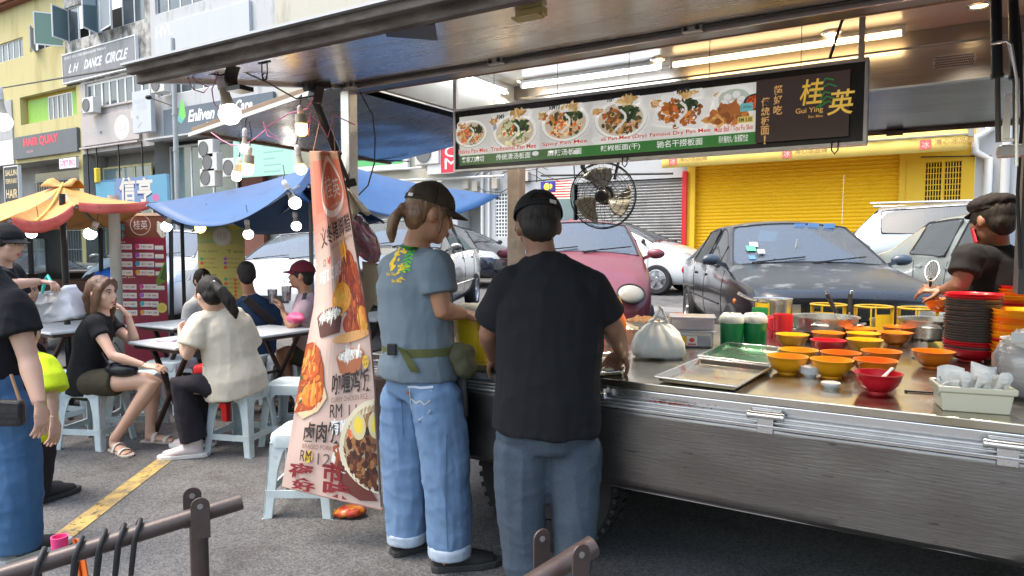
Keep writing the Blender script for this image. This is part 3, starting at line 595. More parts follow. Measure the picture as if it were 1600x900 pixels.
# ---- unit 2, stained
b = thing('shophouse', 'mould stained shophouse with opened upper windows and a grey dance sign', 'building', (-33, FY, .5))
w1 = (-36.7, -30.0, 11.45, 13.1); r2 = (-35.2, -29.9, 7.95, 9.25)
wall_part(b, 'wall', m_stain, -36.895, -29.6, 9.3, 14.1, [w1]); wall_part(b, 'lower_wall', m_parapet, -35.6, -29.6, 5.9, 9.298, [r2])
window(b, *w1, 7, open_=(1, 3, 4)); m_gt = M('teal_glass', (.13, .2, .22), .07, spec=.8)
casement(b, -33.9, 11.4, 13.2, 1.15, R(-62), m_gt); casement(b, -33.0, 11.3, 13.1, 1.35, R(-10), M('pale_glass', (.33, .37, .4), .1), y=FY - .35); casement(b, -36.6, 11.45, 13.0, 1.0, R(-70), m_gt)
window(b, *r2, 8, fw=.12); recess(b, -35.6, -29.6, 5.9); shopfront(b, -35.3, -31.2, 5.3, 18.8, m_gl_teal, _mats['pale_yellow_wall'], 3)
for x in (-35.0, -34.2, -32.3, -30.4): mb = MB(); mb.bar((x, FY - .1, 6.1), (x + .05, FY - .1, 3.4), .05); mb.build('stay_rod', m_blackm, b)
mb = MB(); mb.box2((-35.5, FY - .22, 6.1), (-30.55, FY - .003, 6.17)); mb.box2((-35.5, FY - .10, 7.93), (-30.5, FY - .003, 8.02)); mb.build('ledge', m_parapet, b)
def f(s):
    c = (.72, .72, .73); s.text('PUSAT SENI TARI BARANGAN TARIAN', .2, 1.1, 3.9, 1.22, c, .01); s.text('L H', .5, .42, 1.5, .82, c, .03, .5); s.text('DANCE', 1.95, .42, 3.6, .86, c, .03, .5); s.text('CIRCLE', 3.85, .42, 5.75, .90, c, .03, .5)
signboard('dance_school_sign', 'weathered grey sign with white slanted L H DANCE CIRCLE lettering', -36.85, -30.55, 9.45, 10.78, (.25, .25, .265), f, frame=m_wframe, noise=.7)
def f(s):
    c = (.45, .44, .43); s.text('PERFECT IMAGE', .25, .42, 2.5, .72, c, .006); s.disc(3.55, .62, .62, .56, (.66, .645, .63)); s.text('48', 3.2, .35, 3.95, .78, (.47, .46, .45)); s.rect(4.3, .95, 4.65, 1.3, (.55, .5, .5))
signboard('faded_shop_sign', 'faded pale pink sign with a round 48 emblem under the dance sign', -35.45, -30.55, 6.25, 7.6, (.44, .40, .39), f, y=FY - .12, t=.11)
def f(s): s.text('PERFECT', .15, 1.25, 1.25, 1.45, (.45, .48, .52)); s.text('IMAGE', .35, 1.0, 1.1, 1.18, (.45, .48, .52)); s.rect(.3, .6, .45, .75, (.3, .32, .35)); s.poly([(.4, .2), (.7, .4), (.68, .45), (.38, .25)], (.3, .32, .35))
signboard('hanging_blade_sign', 'pale grey upright sign between the faded pink sign and the slate sign', -30.35, -28.95, 6.4, 8.2, (.5, .53, .57), f, y=FY - .5, t=.2)
# ---- unit 3, white
b = thing('shophouse', 'white shophouse with a dark slate sign and a blank white board above', 'building', (-25, FY, .5))
w1 = (-29.2, -22.5, 11.5, 12.9); r2 = (-29.2, -22.2, 7.95, 8.95)
wall_part(b, 'wall', m_wwall, -29.598, -21.5, 6.1, 14.1, [w1, r2]); window(b, *w1, 8); window(b, *r2, 9); recess(b, -29.598, -21.5, 6.1); shopfront(b, -29.5, -24.9, 5.9, 18.7, m_gl_teal, m_wframe, 3)
mb = MB(); mb.box2((-24.8, 18.8, .58), (-23.4, 19.0, 5.6)); mb.build('brown_door', M('brown_paint', (.2, .075, .05), .7, noise=.4), b)
mb = MB(); mb.box2((-29.598, FY - .5, 6.02), (-21.5, FY - .002, 6.1)); mb.build('canopy', m_wwall, b)
def f(s): s.text('HVL', .12, .78, 1.35, 1.25, (.66, .69, .72), .02)
signboard('blank_white_sign', 'big white sign with ghosted HVL letters on the white shophouse', -29.1, -22.8, 9.62, 10.95, (.47, .50, .54), f, y=FY - .14, noise=.08)
def f(s):
    c = (.85, .85, .84); s.text('Enliven', 1.75, .42, 3.55, .92, c, .028, .3); s.text('Skin Care', 3.8, .50, 5.9, 1.0, c, .028, .3); s.text('Back to Basic Beauty', 3.0, .2, 5.2, .32, c)
    s.poly([(1.35, .45), (1.1, .75), (1.2, 1.15), (1.38, 1.45), (1.55, 1.1), (1.62, .7)], (.15, .55, .1)); s.poly([(1.3, .4), (.9, .62), (.75, .9), (1.1, .8), (1.4, .55)], (.1, .4, .42))
signboard('skin_care_sign', 'dark slate sign with white script lettering and a green leaf emblem', -28.6, -21.5, 6.2, 7.3, (.095, .125, .16), f)
# ---- unit 4, cream, behind the blue umbrella
b = thing('shophouse', 'cream walled shophouse behind the blue canopy with a grey roller shutter', 'building', (-17, FY, .5))
wall_part(b, 'wall', m_cwall, -21.498, -13.6, 3.55, 14.1, []); 
mb = MB(); mb.grid(lambda u, v: (-20.5 + 7.2 * u, FY + .1 + .03 * math.cos(v * 80 * PI), .58 + 2.97 * v), 1, 240); mb.build('roller_shutter', m_shut, b, smooth=180)
mb = MB(); mb.box2((-21.498, FY - .02, .58), (-20.5, FY + .3, 3.548)); mb.box2((-13.3 - .3, FY - .02, .58), (-13.62, FY + .3, 3.548)); mb.build('pillar', m_wwall, b)
mb = MB(); mb.box2((-14.2, FY - .1, 3.9), (-12.4, FY - .004, 8.0)); mb.build('grey_cladding', m_grey, b)
mb = MB()
for z in (3.62, 4.0): mb.cyl((-16.5, FY - .35, z), (-11.0, FY - .35, z - .08), .04, seg=8)
mb.build('awning_pipe', M('pale_pipe', (.6, .6, .58), .5), b)
def f(s):
    s.rect(.0, .2, 3.75, 1.05, (.10, .42, .14)); s.text('runways', .1, .34, 2.1, .98, (.82, .84, .82), .045); s.text('FITNESS', 2.2, .62, 3.3, .78, (.75, .8, .75))
signboard('green_fitness_sign', 'green and white sign with rounded white lettering above the blue canopy', -18.85, -14.9, 3.98, 5.05, (.74, .76, .75), f, y=FY - .2)
def f(s):
    s.rect(.0, 0, 3.3, 1.6, (.34, .60, .50))
    rng = random.Random(3)
    for r_ in range(6):
        for c_ in range(2): s.rect(.2 + c_ * 1.55, .12 + r_ * .24, .2 + c_ * 1.55 + rng.uniform(.6, 1.2), .17 + r_ * .24, (.22, .44, .38))
signboard('mint_price_board', 'mint green translucent board with faint rows of text behind the hanging bulbs', -23.2, -19.6, 4.05, 5.68, (.42, .66, .56), f, y=FY - .7, t=.06)
def f(s): s.rect(.55, .02, 1.35, 1.28, (.62, .02, .05)); s.vtext('CIMB'[:2] if False else 'OCM', .7, .1, 1.2, 1.2, (.85, .8, .8))
signboard('red_blade_sign', 'red and white upright sign left of the menu board', -13.75, -12.4, 3.7, 5.0, (.78, .77, .76), f, y=FY - .6)
# ---- unit 5, white with a white lattice
b = thing('shophouse', 'white shophouse strip with a square lattice screen and many wall pipes', 'building', (-11.5, FY, .5))
wall_part(b, 'wall', m_wwall, -13.598, -9.9, .58, 14.1, [(-13.0, -12.1, .58, 2.9, .8), (-11.55, -10.6, 1.7, 3.05, .3)])
mb = MB(); mb.quad((-13, FY + .79, .58), (-12.1, FY + .79, .58), (-12.1, FY + .79, 2.9), (-13, FY + .79, 2.9)); mb.build('door', m_grey, b)
mb = MB(); n = 9
for i in range(n + 1): x = -11.55 + .95 * i / n; mb.box2((x - .018, FY + .02, 1.7), (x + .018, FY + .06, 3.05))
for i in range(13): z = 1.7 + 1.35 * i / 12; mb.box2((-11.55, FY + .015, z - .018), (-10.6, FY + .0195, z + .018))
mb.build('lattice', m_wframe, b); mb = MB(); mb.quad((-11.55, FY + .28, 1.7), (-10.6, FY + .28, 1.7), (-10.6, FY + .28, 3.05), (-11.55, FY + .28, 3.05)); mb.build('dark_opening', m_dark, b)
mb = MB(); mb.loft([(-12.0, FY - .06, .58), (-12.0, FY - .06, 6)], .05, seg=8); mb.build('wall_pipe', M('white_pipe', (.66, .66, .65), .5), b); mb = MB(); mb.loft([(-11.75, FY - .06, .58), (-11.75, FY - .06, 6)], .035, seg=8); mb.build('wall_pipe', _mats['white_pipe'], b)
for i, (x, z) in enumerate(((-12.6, 3.4), (-12.25, 3.3), (-11.5, 3.35), (-10.4, 3.5))):
    mb = MB(); mb.box2((x - .1, FY - .14, z - .16), (x + .1, FY - .003, z + .16)); mb.build('meter_box', M('beige_box', (.55, .5, .42), .6), b, bevel=.01)
mb = MB(); rng = random.Random(5)
for k in range(7):
    x = -13 + rng.random() * 3; pts = [V((x + .5 * i + rng.uniform(-.1, .1), FY - .1, 3.9 - .25 * math.sin(i * 1.1 + k) - .1 * k)) for i in range(5)]; mb.loft(pts, .012, seg=5)
mb.build('wall_cable', m_black, b)
b = thing('parking_notice', 'small white and blue notice board by the white door', 'notice', (-12.4, 16.9, .58)); mb = MB(); mb.box2((-13.0, 16.9, 1.52), (-11.9, 16.94, 1.85)); mb.bar((-12.4, 16.92, .58), (-12.4, 16.92, 1.515), .05); mb.build('board', M('notice_white', (.62, .67, .72), .5), b); mb = MB(); mb.box2((-12.98, 16.885, 1.6), (-12.35, 16.899, 1.8)); mb.build('blue_panel', M('notice_blue', (.08, .35, .7), .5), b)
# ---- unit 6, grey shutter
b = thing('shophouse', 'white shophouse with a half raised ribbed grey shutter beside the red frame', 'building', (-7.7, FY, .5))
wall_part(b, 'wall', m_wwall, -9.898, -5.5, 3.25, 14.1, []); recess(b, -9.898, -5.62, 3.25, m_dark, y1=20.5)
mb = MB(); mb.grid(lambda u, v: (-8.75 + 3.13 * u, FY + .08 + .035 * math.cos(v * 46 * PI), 1.42 + 1.83 * v), 1, 184); mb.box2((-8.75, FY + .0, 1.35), (-5.62, FY + .14, 1.42)); mb.build('roller_shutter', m_shut, b, smooth=60)
mb = MB(); mb.box2((-5.618, FY - .08, .58), (-5.5, FY + .25, 3.4)); mb.build('red_frame', M('red_paint', (.62, .012, .02), .4), b)
mb = MB(); mb.box2((-8.83, FY - .03, .58), (-8.75, FY + .2, 1.75)); mb.build('red_frame', _mats['red_paint'], b)
mb = MB(); mb.box2((-8.75, FY + .1, .58), (-5.62, FY + .13, .9)); mb.build('counter', M('pale_counter', (.55, .53, .5), .6), b)
mb = MB(); mb.box2((-9.898, FY - .02, .58), (-8.84, FY + .06, 3.248)); mb.build('shopfront', m_gl_teal, b)
mb = MB(); rng = random.Random(9); cc = []
def f(s):
    for k in range(26): s.rect(*(lambda x, z: (x, z, x + .1, z + .07))(rng.uniform(.0, .95), rng.uniform(0, .9)), rng.choice([(.6, .1, .05), (.1, .4, .6), (.6, .5, .1), (.7, .7, .7), (.1, .45, .2)]))
sheet_flat(b, 'stickers', (-9.8, FY - .024, 1.25), FU, FW, f, N=FN)
mb = MB(); mb.loft([(-9.6, FY - .6, 3.45), (-5.7, FY - .6, 3.3)], .03, seg=8); mb.build('awning_bar', m_blackm, b)
mb = MB(); mb.loft([(-7.0, 17.3, .58), (-7.0, 17.3, 1.15), (-6.0, 17.3, 1.15), (-6.0, 17.3, .58)], .03, seg=8); o = mb.build('entrance_rail', M('cream_rail', (.6, .55, .4), .5)); tag(o, 'cream pipe rail outside the half raised shutter', 'rail')
# ---- unit 7, yellow
b = thing('shophouse', 'bright yellow shop front with a closed yellow roller shutter', 'building', (-2.4, FY, .5))
sh = (-5.35, -.55, .58, 3.62, .3); gr = (-.1, .58, .9, 3.3, .3)
wall_part(b, 'wall', m_yel2, -5.498, .82, .58, 4.35, [sh, gr]); wall_part(b, 'upper_wall', m_wwall, -5.498, .82, 4.352, 14.1, [])
mb = MB(); mb.grid(lambda u, v: (-5.35 + 4.8 * u, FY + .12 + .04 * abs(math.cos(v * 34 * PI)) , .58 + 3.04 * v), 1, 272); mb.build('roller_shutter', m_yshut, b, smooth=50)
for x in (-5.35, -.55): mb = MB(); mb.box2((x - .06, FY - .03, .58), (x + .06, FY + .09, 3.62)); mb.build('shutter_guide', m_yel2, b)
mb = MB()
for i in range(14): x = -.1 + .68 * i / 13; mb.box2((x - .01, FY + .03, .9), (x + .01, FY + .05, 3.3))
for i in range(20): z = .9 + 2.4 * i / 19; mb.box2((-.1, FY + .025, z - .01), (.58, FY + .0295, z + .01))
mb.box2((.21, FY + .0, .9), (.26, FY + .024, 3.3)); mb.build('window_grille', m_yel2, b); mb = MB(); mb.quad((-.1, FY + .29, .9), (.58, FY + .29, .9), (.58, FY + .29, 3.3), (-.1, FY + .29, 3.3)); mb.build('dark_opening', m_dark, b)
k_ = 16.9 / 18; m_awn = M('yellow_awning_fabric', (.80, .58, .14), .7, noise=.25, nscale=2, col2=(.68, .46, .08), bump=.1, bscale=5)
o = thing('shop_awning', 'yellow fabric awning with small red seals over the yellow shutter', 'awning', (-2.6, 16.9, 3.5))
x0, x1 = P(1034, 255, Y=16.9).x, P(1513, 210, Y=16.9).x; zt, zb = P(1250, 229, Y=16.9).z, P(1250, 250, Y=16.9).z
mb = MB(); mb.grid(lambda u, v: (x0 + (x1 - x0) * u, 16.9 + .01 * math.sin(u * 60), zb + (zt - zb) * v), 60, 2); mb.build('valance', m_awn, o, smooth=180, solid=.01)
mb = MB(); mb.grid(lambda u, v: (x0 + (x1 - x0) * u, 16.92 + 1.06 * v, zt + .02 + .5 * v - .06 * math.sin(v * PI)), 20, 6); mb.build('awning_cloth', m_awn, o, smooth=180, solid=.01)
mb = MB(); mb.cyl((x0 - .3, 16.95, zt + .0), (x0 - .01, 16.95, zt), .07, seg=12); mb.build('end_roller', m_yel2, o); mb = MB(); mb.bar((x0, 16.88, zt + .02), (x1, 16.88, zt + .02), .03, .03); mb.build('front_bar', m_grey, o)
mb = MB(); mb.box2((x1, 16.86, zt - .03), (x1 + .1, 17.0, zt + .12)); mb.build('end_cap', m_grey, o)
def f(s):
    for px in (1052, 1230, 1446):
        u = P(px, 230, Y=16.9).x - x0; s.rect(u - .1, .06, u + .1, .26, (.62, .12, .11)); s.text('冰', u - .07, .09, u + .07, .23, (.8, .6, .5)); s.text('清心冰品铺', u + .16, .14, u + .85, .26, (.42, .26, .08), .01); s.text('BING PIN PU DESSERT HOUSE', u + .16, .06, u + .85, .10, (.5, .35, .12))
sheet_flat(o, 'seal_print', (x0, 16.88, zb), FU, FW, f, N=FN)
b = thing('shophouse', 'white walled building with drain pipes right of the yellow shop front', 'building', (3, FY, .5))
wall_part(b, 'wall', m_wwall, .822, 10, .58, 14.1, [(1.75, 2.7, .9, 3.0, .2)]); window(b, 1.75, 2.7, .9, 3.0, 1, mat=M('grey_door', (.5, .5, .5), .6)); window(b, 2.2, 2.65, 1.9, 2.6, 5, y=FY + .05, mat=m_dark, fw=.03)
for x, bend in ((1.05, .25), (1.35, -.0)):
    mb = MB(); mb.loft([(x, FY - .1, .58), (x, FY - .1, 3.3), (x - bend, FY - .14, 3.45), (x - bend, FY - .14, 3.75), (x, FY - .1, 3.9), (x, FY - .1, 9)], .085, seg=10); mb.build('drain_pipe', _mats['white_pipe'], b, smooth=60)
mb = MB(); mb.bar((-0.2, FY - .05, 3.42), (1.1, FY - .05, 3.36), .025); mb.build('wall_cable', m_black, b)
# ---- air conditioners
ac = None
for i, (px, py, y, lb) in enumerate(((327, 233, 17.5, 'topmost air conditioner unit of the stack under the slate sign'), (333, 254, 17.5, 'middle air conditioner unit of the stack under the slate sign'), (330, 278, 17.5, 'lowest air conditioner unit of the stack under the slate sign'), (252, 132, 17.6, 'air conditioner unit beside the white window row above the pale upright sign'), (143, 165, 17.6, 'air conditioner unit below the grey dance school sign'), (672, 240, 17.5, 'air conditioner unit left of the red and white upright sign'), (366, 262, 17.5, 'beige air conditioner unit right of the stacked three'))):
    c = P(px, py, Y=y)
    if ac is None:
        ac = thing('air_conditioner', lb, 'air conditioner', (0, 0, 0), 'air conditioner units on the shop fronts'); mb = MB(); mb.box((0, 0, 0), (.95, .36, .72)); mb.build('casing', M('ac_white', (.66, .65, .62), .5, noise=.3), ac, bevel=.02)
        mb = MB(); mb.lathe([(.29, 0), (.29, -.015), (.27, -.02), (.0, -.02)], (-.12, -.18, 0), 20, axis=(0, 1, 0)); mb.lathe([(.3, .0), (.3, -.03), (.28, -.03), (.28, 0)], (-.12, -.18, 0), 20, axis=(0, 1, 0)); mb.build('fan_grille', M('ac_grille', (.13, .13, .13), .6), ac)
        ac.location = c
    else: dup(ac, c, 0, lb)
# ---- street lamp pole
o = thing('lamp_pole', 'thin grey lamp pole with small side arms in front of the shops', 'pole', (P(278, 330, Y=14).x, 14, .45)); x = P(274, 200, Y=14).x
mb = MB(); mb.loft([(x, 14, .45), (x, 14, 3), (x, 14, P(270, 60, Y=14).z)], [(.09, .09), (.085, .085), (.075, .075)], seg=12); mb.cyl((x, 14, 4.6), (x, 14, 4.66), .1, seg=12); mb.cyl((x, 14, 5.8), (x, 14, 5.86), .1, seg=12); mb.build('mast', M('galvanised_pole', (.38, .39, .40), .5, .5, noise=.3), o, smooth=60)
mb = MB(); a, b_ = P(271, 166, Y=14), P(232, 152, Y=13.8); mb.bar(a, b_, .03); mb.ell(b_, (.12, .1, .08)); mb.build('side_arm', m_blackm, o)
# ---- overhead cable
mb = MB(); A = [P(-60, 150, d=9), P(0, 138, d=8), P(60, 128, d=6.5), P(120, 118, d=5), P(180, 108, d=3.8), P(222, 99, d=3.0)]; mb.loft(A, .007, seg=6); tag(mb.build('overhead_cable', m_black, smooth=60), 'black twisted cable running from the awning corner across the yellow shophouse', 'cable')
# ================================================================ menu board
rng = random.Random(11)
PG = print_mat('printed_menu_gloss', .22, .20)   # faint glow added to the print so the shaded board reads brighter
def food(s, u, v, r, kind, rng, sq=.62):
    """printed bowl of food seen at an angle"""
    bowl = (.78, .77, .72); ru, rv = r, r * sq
    if kind == 'plate':
        s.poly([(u - ru * 1.15, v - rv * .5), (u + ru * .9, v - rv * 1.05), (u + ru * 1.2, v + rv * .5), (u - ru * .7, v + rv * 1.05)], (.72, .71, .68))
    else:
        s.disc(u, v, ru * 1.12, rv * 1.12, (.42, .41, .39)); s.disc(u, v + .004, ru * 1.1, rv * 1.1, bowl); s.disc(u, v + .002, ru * .95, rv * .95, (.55, .47, .36))
    pal = {'mix': [(.35, .14, .04), (.05, .09, .03), (.6, .32, .08), (.5, .42, .28), (.55, .12, .03)], 'soup': [(.55, .50, .30), (.62, .58, .38), (.10, .16, .05), (.30, .22, .10), (.66, .62, .45)],
           'spicy': [(.48, .20, .05), (.58, .35, .12), (.06, .07, .03), (.50, .10, .02), (.62, .48, .28)], 'dry': [(.16, .07, .03), (.07, .05, .03), (.28, .13, .04), (.45, .22, .06), (.05, .07, .03)], 'plate': [(.34, .10, .02), (.16, .05, .015), (.48, .20, .04), (.25, .10, .03)]}[kind]
    s.bits(u, v, ru * .82, rv * .8, pal, 90, r * .055, rng, 1.6)
    for k in range(26):
        a = rng.random() * 2 * PI; q = rng.uniform(.1, .7); cu, cv = u + ru * q * math.cos(a), v + rv * q * math.sin(a) - rv * .15; c = rng.choice(pal); b = rng.random() * 6
        s.strand([(cu + r * .2 * math.cos(b + t * .7) * (t / 4), cv + r * .13 * math.sin(b + t * .7) * (t / 4)) for t in range(5)], r * .022, tuple(min(1, x * 1.35) for x in c))
    s.bits(u + ru * .35, v + rv * .35, ru * .42, rv * .35, [(.03, .05, .02), (.05, .08, .03), (.02, .03, .015)], 26, r * .07, rng, 2)
    s.bits(u - ru * .35, v + rv * .25, ru * .36, rv * .36, [pal[0], pal[2], (.55, .12, .03)], 22, r * .06, rng, 1.5)
    s.strand([(u + ru * (.0 + .25 * math.sin(t)), v + rv * (.55 - t * .28)) for t in range(5)], r * .05, (.68, .66, .6))
MY = 3.1
tl, bl, tr, br = P(713, 176, Y=MY), P(713, 266, Y=MY), P(1352, 95, Y=MY), P(1352, 220, Y=MY)
mx0, mx1 = tl.x, tr.x; mz0, mz1 = (bl.z + br.z) / 2, (tl.z + tr.z) / 2; MW, MH = mx1 - mx0, mz1 - mz0
board = thing('menu_board', 'long hanging food menu board with photographed noodle dishes and prices', 'menu board', ((mx0 + mx1) / 2, MY, mz0))
mb = MB(); mb.box2((mx0, MY, mz0), (mx1, MY + .03, mz1)); mb.build('panel', M('black_board', (.015, .015, .016), .25), board)
mb = MB(); e = .014
for a, b in (((mx0 - e, mz0 - e), (mx1 + e, mz0)), ((mx0 - e, mz1), (mx1 + e, mz1 + e)), ((mx0 - e, mz0), (mx0, mz1)), ((mx1, mz0), (mx1 + e, mz1))): mb.box2((a[0], MY - .012, a[1]), (b[0], MY + .04, b[1]))
mb.build('frame', m_alu, board, bevel=.003)
def menu(s):
    W, H = MW, MH; b0, b1 = .022, H - .030; uL = .022; uD = MW * .795
    def U(px): return P(px, 170, Y=MY).x - mx0
    s.rect(uL, b0, uD, b1, (.60, .59, .56))
    xs = [uL, U(768), U(843), U(927), U(1017), U(1115), uD]; tint = [(.58, .57, .54), (.62, .61, .58), (.55, .54, .52), (.60, .59, .57), (.56, .55, .52), (.62, .61, .58)]
    for i in range(6): s.rect(xs[i] + .002, b0, xs[i + 1] - .002, b1, tint[i])
    g0, g1 = b0, b0 + .052; s.rect(uL, g0, uD, g1, (.035, .16, .035)); s.rect(uL, g0, uL + .35 * W, g1, (.06, .13, .05))
    kinds = ['mix', 'soup', 'spicy', 'dry', 'plate']; cv = b0 + .165
    for i, k in enumerate(kinds):
        cu = (xs[i] + xs[i + 1]) / 2; food(s, cu - (.03 if i == 0 else 0), cv + (.0, -.012, .005, -.005, .0)[i], min(.122, (xs[i + 1] - xs[i]) * .46), k, rng, .68)
    for i in range(6): s.ring(xs[i] + .03, b1 - .05, .035, .026, .22, (.72, .7, .66)); s.bits(xs[i] + .03, b1 - .05, .022, .016, [(.5, .3, .1), (.6, .4, .2), (.4, .15, .05)], 14, .006, rng)
    for i in (1, 2, 3, 4):
        cu = (xs[i] + xs[i + 1]) / 2 + .03; s.poly([(cu - .06, b1 - .002), (cu + .07, b1 - .002), (cu + .06, b1 - .04), (cu - .05, b1 - .04)], (.74, .73, .7)); s.bits(cu, b1 - .018, .048, .011, [(.55, .32, .1), (.45, .25, .08), (.6, .42, .2)], 24, .007, rng)
    # side dishes panel
    cu = xs[5] + .5 * (uD - xs[5]); s.ring(cu + .0, b1 - .07, .085, .062, .18, (.76, .76, .73)); s.disc(cu, b1 - .07, .068, .048, (.44, .50, .42))
    for dx, dy in ((-.025, .012), (.012, .02), (.035, -.004), (-.008, -.018), (-.04, -.012), (.02, -.02)): s.disc(cu + dx, b1 - .07 + dy, .021, .018, (.50, .49, .45)); s.disc(cu + dx - .002, b1 - .068 + dy, .017, .015, (.74, .73, .69))
    s.disc(cu + .09, cv + .01, .05, .036, (.05, .03, .03)); s.disc(cu + .09, cv + .013, .038, .025, (.45, .06, .02)); s.bits(cu + .09, cv + .013, .03, .018, [(.6, .12, .03), (.3, .04, .02)], 20, .006, rng)
    s.bits(cu - .03, cv - .035, .085, .032, [(.55, .25, .06), (.45, .16, .04), (.62, .34, .12), (.3, .1, .03)], 60, .011, rng, 2.2)
    s.rect(uD - .065, b1 - .125, uD - .012, b1 - .09, (.15, .45, .45)); s.text('1.50/3pc', uD - .06, b1 - .115, uD - .017, b1 - .100, (.02, .08, .08), .01)
    s.rect(uD - .075, cv - .075, uD - .01, cv - .048, (.62, .48, .12)); s.text('RM 3.00', uD - .07, cv - .070, uD - .015, cv - .053, (.03, .03, .03), .02)
    cap = [('Hakka Pan Mee', '客家刀麻切', xs[0] + .008, xs[1] - .01), ('Tradisional Pan Mee', '传统清汤板面', xs[1] + .01, xs[2] - .006), ('Spicy Pan Mee', '麻辣汤板面', xs[2] + .03, xs[3] - .02), ('Chili Pan Mee (Dry)', '辣椒板面(干)', xs[3] + .02, xs[4] - .01), ('Famous Dry Pan Mee', '驰名干捞板面', xs[4] + .006, xs[5] - .006), ('Meat Ball / Tou Fu Skin', '吊片猪肉丸／鱼滑腐竹皮', xs[5] + .012, uD - .01)]
    for en, zh, a, b in cap:
        s.text(en, a, g1 + .006, b, g1 + .031, (.8, .78, .74), .055); s.text(en, a, g1 + .007, b, g1 + .030, (.55, .03, .02), .018)
        m_, h_ = (a + b) / 2, (b - a) * .38; s.text(zh, m_ - h_, g0 + .010, m_ + h_, g1 - .010, (.80, .80, .76), .012)
    for t_, u, v, w_ in (('RM9', xs[1] + .05, .245, .045), ('RM10', xs[2] + .07, .262, .06), ('10', xs[3] + .085, .268, .024), ('RM9', xs[4] + .13, .268, .06)): s.text(t_, u, v, u + w_, v + .024, (.03, .03, .03), .03)
    s.poly([(xs[1] + .03, b1 - .1), (xs[1] + .05, b1 - .085), (xs[1] + .045, b1 - .06), (xs[1] + .025, b1 - .075)], (.3, .32, .45)); s.disc(xs[2] - .01, g1 - .022, .02, .012, (.72, .72, .7)); s.disc(U(905), g1 - .03, .018, .012, (.72, .72, .7)); s.disc(xs[3] + .028, g1 + .018, .026, .016, (.72, .72, .7))
    # dark right panel
    s.rect(uD, b0, W - .05, b1, (.040, .026, .022)); gold = (.62, .34, .12)
    s.vtext('超好吃', uD + .072, b1 - .155, uD + .107, b1 - .03, gold, .018); s.vtext('傳統板面！', uD + .022, b1 - .275, uD + .057, b1 - .075, gold, .018)
    l0 = uD + .165
    for k in range(9): a = rng.uniform(.5, 2.6); s.strand([(l0 + .09, b1 - .05 - .014 * k), (l0 + .09 + .035 * math.cos(a), b1 - .05 - .014 * k + .03 * math.sin(a)), (l0 + .09 + .06 * math.cos(a - .4), b1 - .055 - .014 * k + .035 * math.sin(a - .4))], .0028, (.03, .16, .04))
    s.text('桂', l0 + .01, b1 - .125, l0 + .10, b1 - .02, (.70, .42, .06), .012, .15); s.text('英', l0 + .115, b1 - .175, l0 + .215, b1 - .075, (.72, .46, .08), .012, .15)
    s.text('Gui Ying', l0 - .005, b1 - .162, l0 + .10, b1 - .135, (.66, .36, .08), .008); s.text('Ban Mee', l0 + .045, b1 - .178, l0 + .10, b1 - .167, (.5, .28, .07), .01)
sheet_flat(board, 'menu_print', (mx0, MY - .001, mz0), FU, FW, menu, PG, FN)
for px, lo, hi in ((1346, 92, 20), (708, 175, 128)):
    x = P(px, 60, Y=MY).x; z0 = mz1 + e; mb = MB(); mb.bar((x, MY + .02, z0), (x, MY + .02, 2.58), .022); mb.build('hanger', m_alu, board, bevel=.002)
mb = MB(); x = mx1 - .03; mb.loft([(x - .02, MY + .0, 2.5), (x - .025, MY, 2.42), (x - .06, MY, 2.35), (x - .10, MY, mz1 + .03)], .006, seg=8); mb.build('power_cable', m_black, board, smooth=60)
for i in range(5):
    x = mx0 + MW * (.12 + .19 * i); mb = MB(); mb.loft([(x, MY + .01, mz1 + .01), (x, MY + .01, 2.5)], .0015, seg=5); mb.build('hanging_wire', m_black, board)
for px in (975, 1300):
    x = P(px, 240, Y=MY).x; mb = MB(); mb.loft([(x, MY - .02, mz0 + .01), (x, MY - .02, mz0 - .03), (x + .012, MY - .02, mz0 - .045), (x + .024, MY - .02, mz0 - .03), (x + .024, MY - .02, mz0 + .01)], .003, seg=6); mb.build('hook', m_blackm, board)
# ================================================================ fan
fc = P(942, 306, Y=4.12); fan = thing('fan', 'black caged fan with three beige blades hanging behind the menu board', 'fan', tuple(fc))
ax = (V((0, 0, 1.5)) - fc).normalized(); ax = V((ax.x * .6, ax.y, -.10)).normalized(); s_, u_ = frame_from(ax); rF = fc_r = 50 / 1066.7 * (fc - CO).dot(FWD) * 1.02
def fp(a, r, h): return fc + (s_ * math.cos(a) + u_ * math.sin(a)) * r + ax * h
mb = MB()
for r, h, t in ((rF, 0, .005), (rF * .97, .03, .0022), (rF * .85, .055, .0016), (rF * .68, .075, .0016), (rF * .5, .085, .0016), (rF * .32, .09, .0018), (rF * .97, -.03, .0022), (rF * .7, -.07, .0016)): mb.loft([fp(2 * PI * k / 40, r, h) for k in range(41)], t, seg=5, caps=False)
for k in range(30):
    a = 2 * PI * k / 30; mb.loft([fp(a, rF, 0), fp(a + .06, rF * .85, .055), fp(a + .12, rF * .5, .085), fp(a + .16, rF * .2, .092)], .0012, seg=4)
for k in range(20):
    a = 2 * PI * k / 20; mb.loft([fp(a, rF, 0), fp(a, rF * .7, -.07), fp(a, rF * .2, -.08)], .0012, seg=4)
mb.build('cage', m_blackm, fan, smooth=60)
m_blade = M('beige_blade', (.33, .32, .27), .35)
for k in range(3):
    a0 = R(100 + 120 * k); mb = MB()
    def bl(u, v, a0=a0):
        r = rF * (.18 + .68 * u); a = a0 + (v - .5) * (1.25 * (math.sin(min(1, u * 1.1) * PI * .62) * .8 + .2)) - u * .45; return fp(a, r, .02 * math.sin((v - .5) * PI) + .008 * math.cos(v * PI * 4) * u)
    mb.grid(bl, 10, 10); mb.build('blade', m_blade, fan, smooth=180, solid=.003)
